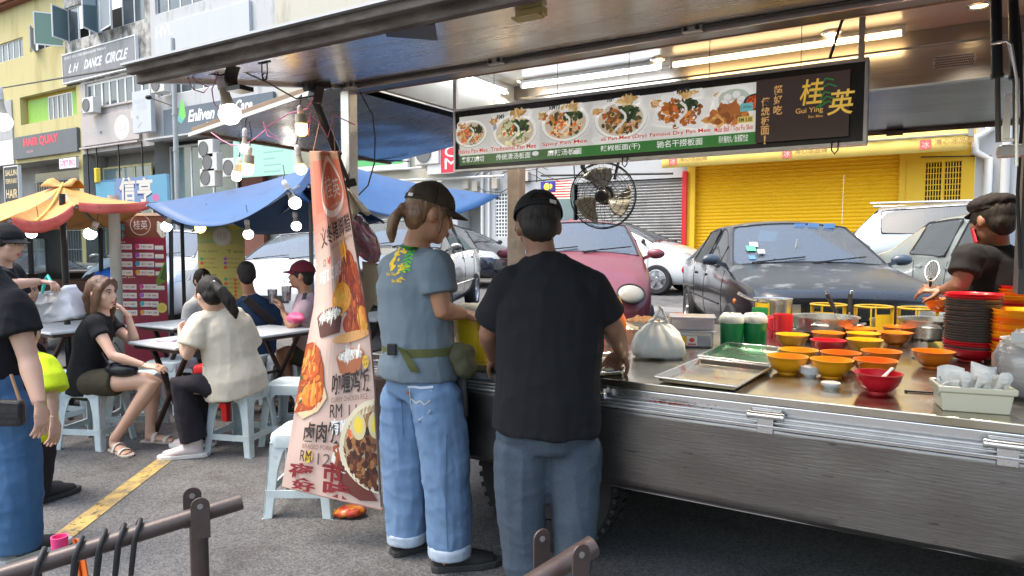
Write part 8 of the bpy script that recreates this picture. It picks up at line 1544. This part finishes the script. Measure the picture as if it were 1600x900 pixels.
def f(s):
    st = (.07, .13, .24); s.strand([(0, 0), (.005, -.10), (.055, -.145), (.11, -.10), (.115, 0), (0, .0)], .0042, st); s.strand([(.008, -.006), (.013, -.096), (.055, -.134), (.102, -.094), (.107, -.006)], .0018, (.42, .44, .42)); s.strand([(.01, -.05), (.04, -.065), (.06, -.05), (.08, -.066), (.105, -.045)], .003, (.36, .38, .36)); s.rect(-.001, -.035, .006, -.02, (.45, .04, .03)); s.strand([(0, 0), (.03, .004), (.06, .001), (.115, .006)], .005, (.52, .58, .66))
    s.strand([(-.045, .04), (-.04, -.1), (-.035, -.24)], .002, (.06, .11, .20)); s.strand([(.165, .03), (.175, -.2), (.17, -.5), (.175, -.7)], .002, (.05, .10, .19))
project_print(c1, 'trousers', 'back_pocket', P(632, 611, d=2.85), RGT, UP, NJ, f)
# ---- man in the black tee
c2, J2, H2 = person('man in a plain black tee, black cap and blue grey sweatpants seen from behind',
    dict(hip=(852, 668, 2.62), waist=(857, 590, 2.62), chest=(861, 478, 2.63), neck=(845, 394, 2.67), head=(841, 356, 2.70), shR=(917, 450, 2.62), shL=(798, 448, 2.65), elR=(957, 512, 2.66), wrR=(973, 552, 2.82), elL=(764, 520, 2.72), wrL=(772, 558, 2.93), hipR=(893, 700, 2.62), hipL=(815, 700, 2.62), knR=(898, 800, 2.60), knL=(814, 805, 2.61), anR=(893, 945, 2.60), anL=(822, 950, 2.59), hem=(853, 672, 2.62)),
    dirv(-.06, .9, -.38), 'brown', tw=(.18, .18, .20), td=(.13, .135, .13), hem=(.212, .168), shirt=m_tee, sleeve=.80, slr=.082, pants=m_sweat, pr=(.116, .094, .060), ph=1.98, shoes=(m_shoe, m_sole), cap=(m_capk, 'strap'), vox=.009, hands=[('R', dirv(-.25, .75, -.45), dirv(-.5, .1, -.8), -1, .65), ('L', dirv(.25, .8, -.35), dirv(.5, .1, -.8), 1, .65)], hs=1.05, face=True, arm=1.15, wr_amp=.008)
# ---- worker in the beret at the right
c3, J3, H3 = person('worker in a black tee, dark flat cap and red face mask lifting noodles',
    dict(hip=(1566, 600, 3.62), waist=(1562, 520, 3.6), chest=(1556, 442, 3.6), neck=(1557, 379, 3.6), head=(1549, 346, 3.58), shR=(1606, 404, 3.76), shL=(1514, 402, 3.45), elR=(1600, 480, 3.85), wrR=(1555, 490, 3.95), elL=(1500, 447, 3.42), wrL=(1474, 454, 3.56), hipR=(1590, 640, 3.68), hipL=(1545, 640, 3.55), knR=(1590, 720, 3.7), knL=(1545, 720, 3.55), anR=(1590, 790, 3.7), anL=(1545, 800, 3.55)),
    dirv(-.22, .95, -.2), 'brown', tw=(.17, .175, .185), td=(.125, .13, .125), shirt=m_tee2, sleeve=.62, slr=.075, pants=m_blackp, shoes=(m_shoe, m_sole), cap=(m_beret, 'beret'), hands=[('L', dirv(-.8, .5, .1), dirv(-.1, .6, -.7), 1, .85)], hs=1.06, vox=.009, arm=1.1)
s = MB(); s.grid(lambda u, v: H3(.066 * math.sin((u - .5) * 2.6), .018 + .082 * math.cos((u - .5) * 2.5) - .012 * v, -.025 - .075 * v), 14, 8); s.build('face_mask', M('red_mask', (.50, .03, .05), .7), c3, solid=.004, smooth=180); s = MB(); 
for sgn in (-1, 1): s.loft([H3(sgn * .060, .045, -.03), H3(sgn * .084, -.012, .0)], .0025, seg=6)
s.build('mask_loop', M('white_loop', (.6, .2, .2), .6), c3)
p = P(1456, 432, d=3.6); o = thing('wire_strainer', 'wire noodle strainer held up by the worker in the beret', 'strainer', tuple(p)); ax = dirv(-.4, -.5, .5); sa, ua = frame_from(ax); R_ = .052; 
for nm, pts in [('rim_wire', [p + UP * .03 + (sa * math.cos(a) * .6 + ua * math.sin(a) * 1.25) * R_ for a in [2 * PI * k / 24 for k in range(25)]])]: s = MB(); s.loft(pts, .0026, seg=6, caps=False); s.build('rim', m_alu, o, smooth=60)
s = MB()
for k in range(16): a = 2 * PI * k / 16; s.loft([p + UP * .03 + (sa * math.cos(a) * .6 + ua * math.sin(a) * 1.25) * R_ * (1 - t * t * .75) - ax * .07 * t for t in (0, .25, .5, .75, 1)], .0016, seg=4)
for t in (.3, .55, .8): s.loft([p + UP * .03 + (sa * math.cos(a) * .6 + ua * math.sin(a) * 1.25) * R_ * (1 - t * t * .75) - ax * .07 * t for a in [2 * PI * k / 20 for k in range(21)]], .0011, seg=4, caps=False)
s.build('basket_mesh', m_alu, o); s = MB(); s.loft([p - ua * R_ * .9 + UP * .03, J3['wrL'] + dirv(-.6, .4, .0) * .06], .007, seg=8); s.build('handle', m_black, o, smooth=60)
p = P(1470, 476, d=3.62); o = thing('noodles', 'pale noodles falling from the strainer into the orange bowl', 'noodles', tuple(p)); s = MB(); r5 = random.Random(8)
for k in range(26): a = P(1458 + r5.uniform(-3, 6), 452 + r5.uniform(-3, 3), d=3.6); e = P(1466 + r5.uniform(-8, 8), 474 + r5.uniform(-3, 6), d=3.61); s.loft([a, a.lerp(e, .5) + V((r5.uniform(-.006, .006), r5.uniform(-.006, .006), 0)), e], .0025, seg=5)
s.build('strands', M('noodle', (.66, .58, .42), .5), o, smooth=60); bowl('orange bowl held up under the strainer by the worker', 'orange', tuple(P(1471, 487, d=3.62)), .088, .07, 'bowls by the worker')
# ---- seated woman in black
fw = dirv(.96, .2)
c4, J4, H4 = person('seated woman in black tee and olive shorts, long brown hair, hand at her mouth',
    dict(hip=(137, 600, 4.9), waist=(139, 566, 4.9), chest=(148, 522, 4.9), neck=(158, 486, 4.89), head=(160, 459, 4.87), shR=(147, 505, 4.74), shL=(168, 503, 5.06), elR=(176, 556, 4.66), wrR=(226, 571, 4.70), elL=(212, 538, 5.05), wrL=(200, 493, 5.0), hipR=(140, 598, 4.81), hipL=(142, 598, 5.0), knR=(243, 594, 4.74), knL=(240, 594, 4.98), anR=(180, 684, 4.72), anL=(234, 683, 4.95)),
    dirv(.965, -.20, -.02), 'fair', tw=(.145, .115, .14), td=(.115, .095, .105), shirt=m_tee2, sleeve=.42, slr=.058, pants=m_olive, pr=(.10, .10, .098), ph=.42, hair=[([(.0, -.05, .06), (.0, -.085, -.02), (-.02, -.085, -.10), (-.035, -.075, -.20), (-.04, -.065, -.30), (-.03, -.05, -.36)], [(.075, .05), (.085, .045), (.085, .035), (.07, .030), (.045, .022), (.012, .010)]), ([(.07, .015, .04), (.082, .012, -.03), (.085, .0, -.12), (.075, -.005, -.22)], [(.014, .035), (.014, .035), (.016, .030), (.008, .012)]), ([(-.07, .015, .04), (-.082, .012, -.03), (-.085, .0, -.12), (-.08, -.0, -.24)], [(.014, .035), (.014, .035), (.018, .032), (.008, .012)]), ([(-.01, .06, .105), (-.05, .065, .075), (-.072, .045, .03)], [(.03, .02), (.022, .018), (.012, .02)]), ([(.0, .06, .105), (.05, .065, .078), (.072, .045, .03)], [(.03, .02), (.022, .018), (.012, .02)])], hairm=m_hairb, vox=.0105, hands=[('R', dirv(.95, .0, -.1), dirv(.1, .2, -.95), 1, .35), ('L', dirv(-.5, -.25, .75), dirv(-.6, -.2, -.6), -1, .45)], barefoot=True, toes={'R': dirv(.75, -.55), 'L': dirv(.95, -.1)}, arm=.88, leg=.98, hs=.98, wr_amp=.004)
for q in 'RL':
    n = J4['an' + q]; t = {'R': dirv(.75, -.55), 'L': dirv(.95, -.1)}[q]; s2 = V((-t.y, t.x, 0)); o = V((n.x, n.y, 0)); s = MB(); pl = [(x, w_) for x, w_ in ((-.06, .03), (0, .034), (.08, .036), (.15, .046), (.2, .040), (.225, .015))]; pl = pl + [(x, -w_) for x, w_ in pl[::-1]]; s.prism(pl, .016, o + V((0, 0, .001)), t, s2); sd = s.build('sandal', M('beige_sandal', (.50, .42, .35), .6), c4, bevel=.004); s = MB()
    for x, z in ((.14, .045), (.05, .068)): s.loft([o + t * x + s2 * (.046 * math.cos(a)) + V((0, 0, .014 + (z - .010) * math.sin(a))) for a in [PI * k / 10 for k in range(11)]], [(.014, .003)] * 11, side=t, seg=8)
    s.build('sandal_strap', M('white_strap', (.62, .56, .50), .5), sd)
s = MB(); c = P(190, 577, d=4.74); s.ell(c, (.13, .06, .055), Matrix.Rotation(R(20), 3, 'Z'), 20, 12); me = remeshed(s, .010, 2); skin = None; o = thing('handbag', 'small black leather handbag on the lap of the woman in black', 'handbag', tuple(c)); skin_link('bag_body', me, M('black_leather', (.012, .014, .018), .3), o); s = MB(); s.loft([P(172, 572, d=4.7), P(160, 552, d=4.72), P(180, 535, d=4.8), P(200, 565, d=4.75)], .006, seg=6); s.build('strap', m_black, o, smooth=60)
# ---- seated woman in the cream tee
c5, J5, H5 = person('seated woman in a loose cream tee with a dark ponytail, seen from behind',
    dict(hip=(367, 600, 4.74), waist=(361, 560, 4.72), chest=(350, 512, 4.70), neck=(339, 480, 4.66), head=(328, 463, 4.63), shR=(378, 503, 4.84), shL=(312, 503, 4.56), elR=(395, 555, 4.95), wrR=(345, 545, 5.05), elL=(293, 556, 4.50), wrL=(282, 524, 4.66), hipR=(370, 604, 4.84), hipL=(362, 604, 4.64), knR=(300, 596, 4.88), knL=(284, 600, 4.58), anR=(318, 690, 4.85), anL=(304, 690, 4.60)),
    dirv(-.62, .66, -.38), 'fair', tw=(.18, .17, .18), td=(.14, .135, .125), hem=(.225, .205), shirt=m_cream, sleeve=.72, slr=.088, pants=m_blackp, pr=(.094, .085, .085), ph=1.97, shoes=(M('white_pink_shoe', (.66, .60, .59), .6, noise=.4, nscale=12, col2=(.55, .30, .32)), M('white_sole', (.7, .69, .67), .6)), hair=[([(0, -.06, .07), (0, -.11, .055), (.02, -.15, -.01), (.06, -.155, -.09), (.09, -.14, -.17), (.10, -.12, -.21)], [(.03, .03), (.02, .02), (.042, .03), (.045, .03), (.03, .022), (.008, .008)])], vox=.0105, hands=[('L', dirv(-.3, .6, .3), dirv(.3, .5, .3), 1, .6)], toes={'R': dirv(-.95, -.1), 'L': dirv(-.92, -.25)}, wr_amp=.006, hs=1.0)
s = MB(); s.ell(H5(0, -.112, .056), (.017, .012, .017)); s.build('hair_tie', M('pale_tie', (.62, .55, .5), .6), c5, smooth=180)
# ---- people further back
c6, J6, H6 = person('seated man in a navy tee with a black sling bag across his back',
    dict(hip=(402, 565, 6.35), chest=(398, 497, 6.3), neck=(389, 458, 6.28), head=(385, 431, 6.25), shR=(425, 482, 6.42), shL=(370, 480, 6.2), elR=(430, 525, 6.5), wrR=(405, 520, 6.75), elL=(366, 525, 6.3), wrL=(375, 518, 6.6), hipR=(410, 570, 6.45), hipL=(395, 570, 6.3), knR=(395, 568, 6.9), knL=(378, 568, 6.8), anR=(395, 625, 6.8), anL=(380, 625, 6.75)), dirv(-.42, .85, -.12), 'tan', tw=(.16, .165, .19), td=(.12, .12, .12), shirt=m_navy, pants=m_blackp, shoes=(m_shoe, m_sole), vox=.013, sleeve=.6, slr=.08)
s = MB(); a, b = P(383, 465, d=6.12), P(428, 505, d=6.26); s.bar(a, b, .075, .035, up=FWD); s.build('sling_bag', m_black, c6, bevel=.01)
c7, J7, H7 = person('seated woman in a white shirt with dark tied hair, facing right behind the cream tee',
    dict(hip=(303, 555, 7.3), chest=(308, 490, 7.3), neck=(313, 462, 7.25), head=(317, 440, 7.2), shR=(297, 480, 7.15), shL=(322, 478, 7.45), elR=(290, 515, 7.1), wrR=(320, 520, 6.95), elL=(330, 515, 7.4), wrL=(335, 500, 7.2), hipR=(300, 560, 7.2), hipL=(308, 560, 7.4), knR=(345, 560, 7.0), knL=(350, 560, 7.2), anR=(345, 612, 7.0), anL=(350, 612, 7.2)), dirv(.7, -.5, -.25), 'fair', tw=(.15, .14, .165), td=(.115, .11, .115), shirt=m_wht, pants=m_blackp, shoes=(m_shoe, m_sole), vox=.013, sleeve=.9, slr=.07, hair=[([(0, -.08, .06), (0, -.12, .03), (0, -.12, -.03)], [(.04, .03), (.03, .03), (.012, .012)])])
c8, J8, H8 = person('seated man in a maroon backwards-tilted cap and pale pink tee looking left',
    dict(hip=(488, 560, 6.05), chest=(480, 495, 6.0), neck=(476, 456, 6.0), head=(470, 431, 5.97), shR=(487, 478, 6.18), shL=(476, 480, 5.82), elR=(470, 515, 6.2), wrR=(445, 505, 6.25), elL=(456, 512, 5.75), wrL=(443, 488, 5.85), hipR=(487, 560, 6.15), hipL=(485, 560, 5.95), knR=(444, 548, 6.15), knL=(440, 548, 5.9), anR=(455, 630, 6.1), anL=(452, 632, 5.9)), dirv(-.96, -.14, .06), 'tan', tw=(.15, .15, .175), td=(.12, .12, .12), shirt=m_pinkt, pants=m_olive, ph=.6, pr=(.10, .095, .09), shoes=(m_shoe, m_sole), cap=(m_capm, 'plain'), vox=.012, hands=[('L', dirv(-.3, .3, .8), dirv(-.8, 0, 0), 1, .6)], capdir=dirv(-.95, -.1, .35), slr=.078)
bpy.data.objects[c8.name]['label'] = 'seated man in a maroon peaked cap and pale pink tee looking left'
s = MB(); s.loft([P(477, 458, d=5.88), P(472, 475, d=5.8), P(470, 495, d=5.8), P(478, 510, d=5.86)], [(.018, .006)] * 4, seg=8); s.build('bag_strap', m_black, c8, smooth=60)
c9, J9, H9 = person('standing man in a black cap and black tee holding the white bag',
    dict(hip=(-22, 565, 4.6), waist=(-18, 515, 4.6), chest=(-8, 455, 4.6), neck=(3, 412, 4.6), head=(11, 381, 4.58), shR=(-6, 432, 4.45), shL=(18, 424, 4.78), elR=(8, 446, 4.32), wrR=(62, 440, 4.66), elL=(30, 470, 4.85), wrL=(45, 500, 4.9), hipR=(-25, 585, 4.55), hipL=(-12, 585, 4.72), knR=(-22, 670, 4.55), knL=(-10, 665, 4.72), anR=(-25, 712, 4.6), anL=(-12, 702, 4.72)), dirv(1, -.10, -.14), 'fair', tw=(.165, .16, .185), td=(.13, .13, .13), shirt=m_tee2, pants=m_blackp, shoes=(m_shoe, m_sole), cap=(m_capk, 'plain'), vox=.0105, sleeve=.75, slr=.085, hands=[('R', dirv(.9, .1, -.1), dirv(.2, .0, -.95), 1, .95)])
c10, J10, H10 = person('person in a black tee and dark blue jeans cut off by the left edge',
    dict(hip=(-22, 600, 3.1), waist=(-22, 555, 3.1), chest=(-25, 490, 3.1), neck=(-30, 410, 3.1), head=(-36, 365, 3.08), shR=(20, 476, 3.05), shL=(-80, 462, 3.15), elR=(44, 560, 3.04), wrR=(62, 632, 2.98), elL=(-105, 560, 3.1), wrL=(-105, 630, 3.05), hipR=(8, 640, 3.08), hipL=(-52, 640, 3.14), knR=(22, 750, 3.06), knL=(-50, 750, 3.14), anR=(25, 862, 3.06), anL=(-50, 852, 3.12)), dirv(-.35, .9), 'fair', tw=(.16, .15, .175), td=(.125, .115, .12), hem=(.175, .135), shirt=m_tee, sleeve=.55, slr=.088, pants=m_jeand, pr=(.125, .112, .098), ph=1.96, shoes=(m_shoe, M('white_side_sole', (.5, .5, .5), .6)), vox=.009, hands=[('R', dirv(.12, -.05, -1), dirv(-.8, .1, -.1), 1, .35)], wr_amp=.007, arm=1.08, toes={'R': dirv(.5, .8), 'L': dirv(-.1, .95)})
c = P(10, 645, d=2.88); o = thing('belt_bag', 'small quilted black bag worn at the hip of the person at the left edge', 'bag', tuple(c)); s = MB(); rb = Matrix((RGT, FWD, UP)).transposed(); s.box(c, (.15, .05, .115), rot=rb); s.build('bag_body', M('quilted_leather', (.014, .014, .016), .35, bump=.4, bscale=40), o, bevel=.018); s = MB(); s.box(c + rb @ V((0, -.028, .02)), (.152, .012, .07), rot=rb @ Matrix.Rotation(.06, 3, 'Y')); s.build('flap', _mats['quilted_leather'], o, bevel=.005); s = MB(); s.lathe([(.011, 0), (.016, 0), (.016, .006), (.011, .006)], c + rb @ V((-.045, -.036, .0)), 18, axis=-FWD); s.build('clasp', M('gold_clasp', (.65, .45, .12), .3, 1), o); s = MB(); s.loft([c + rb @ V((.06, 0, .05)), P(17, 585, d=2.9)], .007, seg=6); s.build('strap', M('tan_strap', (.25, .14, .07), .6), o)
c11, J11, H11 = person('child in a lime green printed tee half hidden behind the person at the left edge',
    dict(hip=(50, 668, 3.78), waist=(50, 635, 3.78), chest=(48, 590, 3.78), neck=(44, 552, 3.78), head=(38, 522, 3.78), shR=(72, 568, 3.72), shL=(18, 568, 3.85), elR=(82, 620, 3.68), wrR=(84, 655, 3.66), elL=(10, 620, 3.9), wrL=(8, 655, 3.9), hipR=(62, 685, 3.76), hipL=(40, 685, 3.8), knR=(62, 735, 3.76), knL=(40, 735, 3.8), anR=(60, 776, 3.76), anL=(40, 774, 3.8)), dirv(-.2, .95), 'fair', tw=(.115, .11, .12), td=(.10, .095, .095), hem=(.15, .13), shirt=m_lime, sleeve=.85, slr=.085, pants=m_blackp, pr=(.085, .07, .06), shoes=(m_shoe, m_sole), vox=.010, arm=.72, leg=.75, hs=.92, hands=[('R', dirv(.1, -.1, -1), dirv(-.8, .1, 0), 1, .4)], face=False)
c12, J12, H12 = person('seated person in a floral shirt behind the white bag, head just showing',
    dict(hip=(42, 545, 6.2), chest=(44, 497, 6.2), neck=(46, 470, 6.2), head=(48, 452, 6.15), shR=(60, 484, 6.2), shL=(28, 484, 6.2), elR=(68, 520, 6.1), wrR=(58, 530, 5.9), elL=(20, 520, 6.1), wrL=(30, 530, 5.9), hipR=(50, 552, 6.1), hipL=(34, 552, 6.1), knR=(52, 560, 5.75), knL=(32, 560, 5.75), anR=(52, 640, 5.8), anL=(32, 640, 5.8)), dirv(.5, -.8, -.2), 'fair', tw=(.15, .14, .15), td=(.11, .11, .11), shirt=m_flor, pants=m_blackp, shoes=(m_shoe, m_sole), vox=.014)
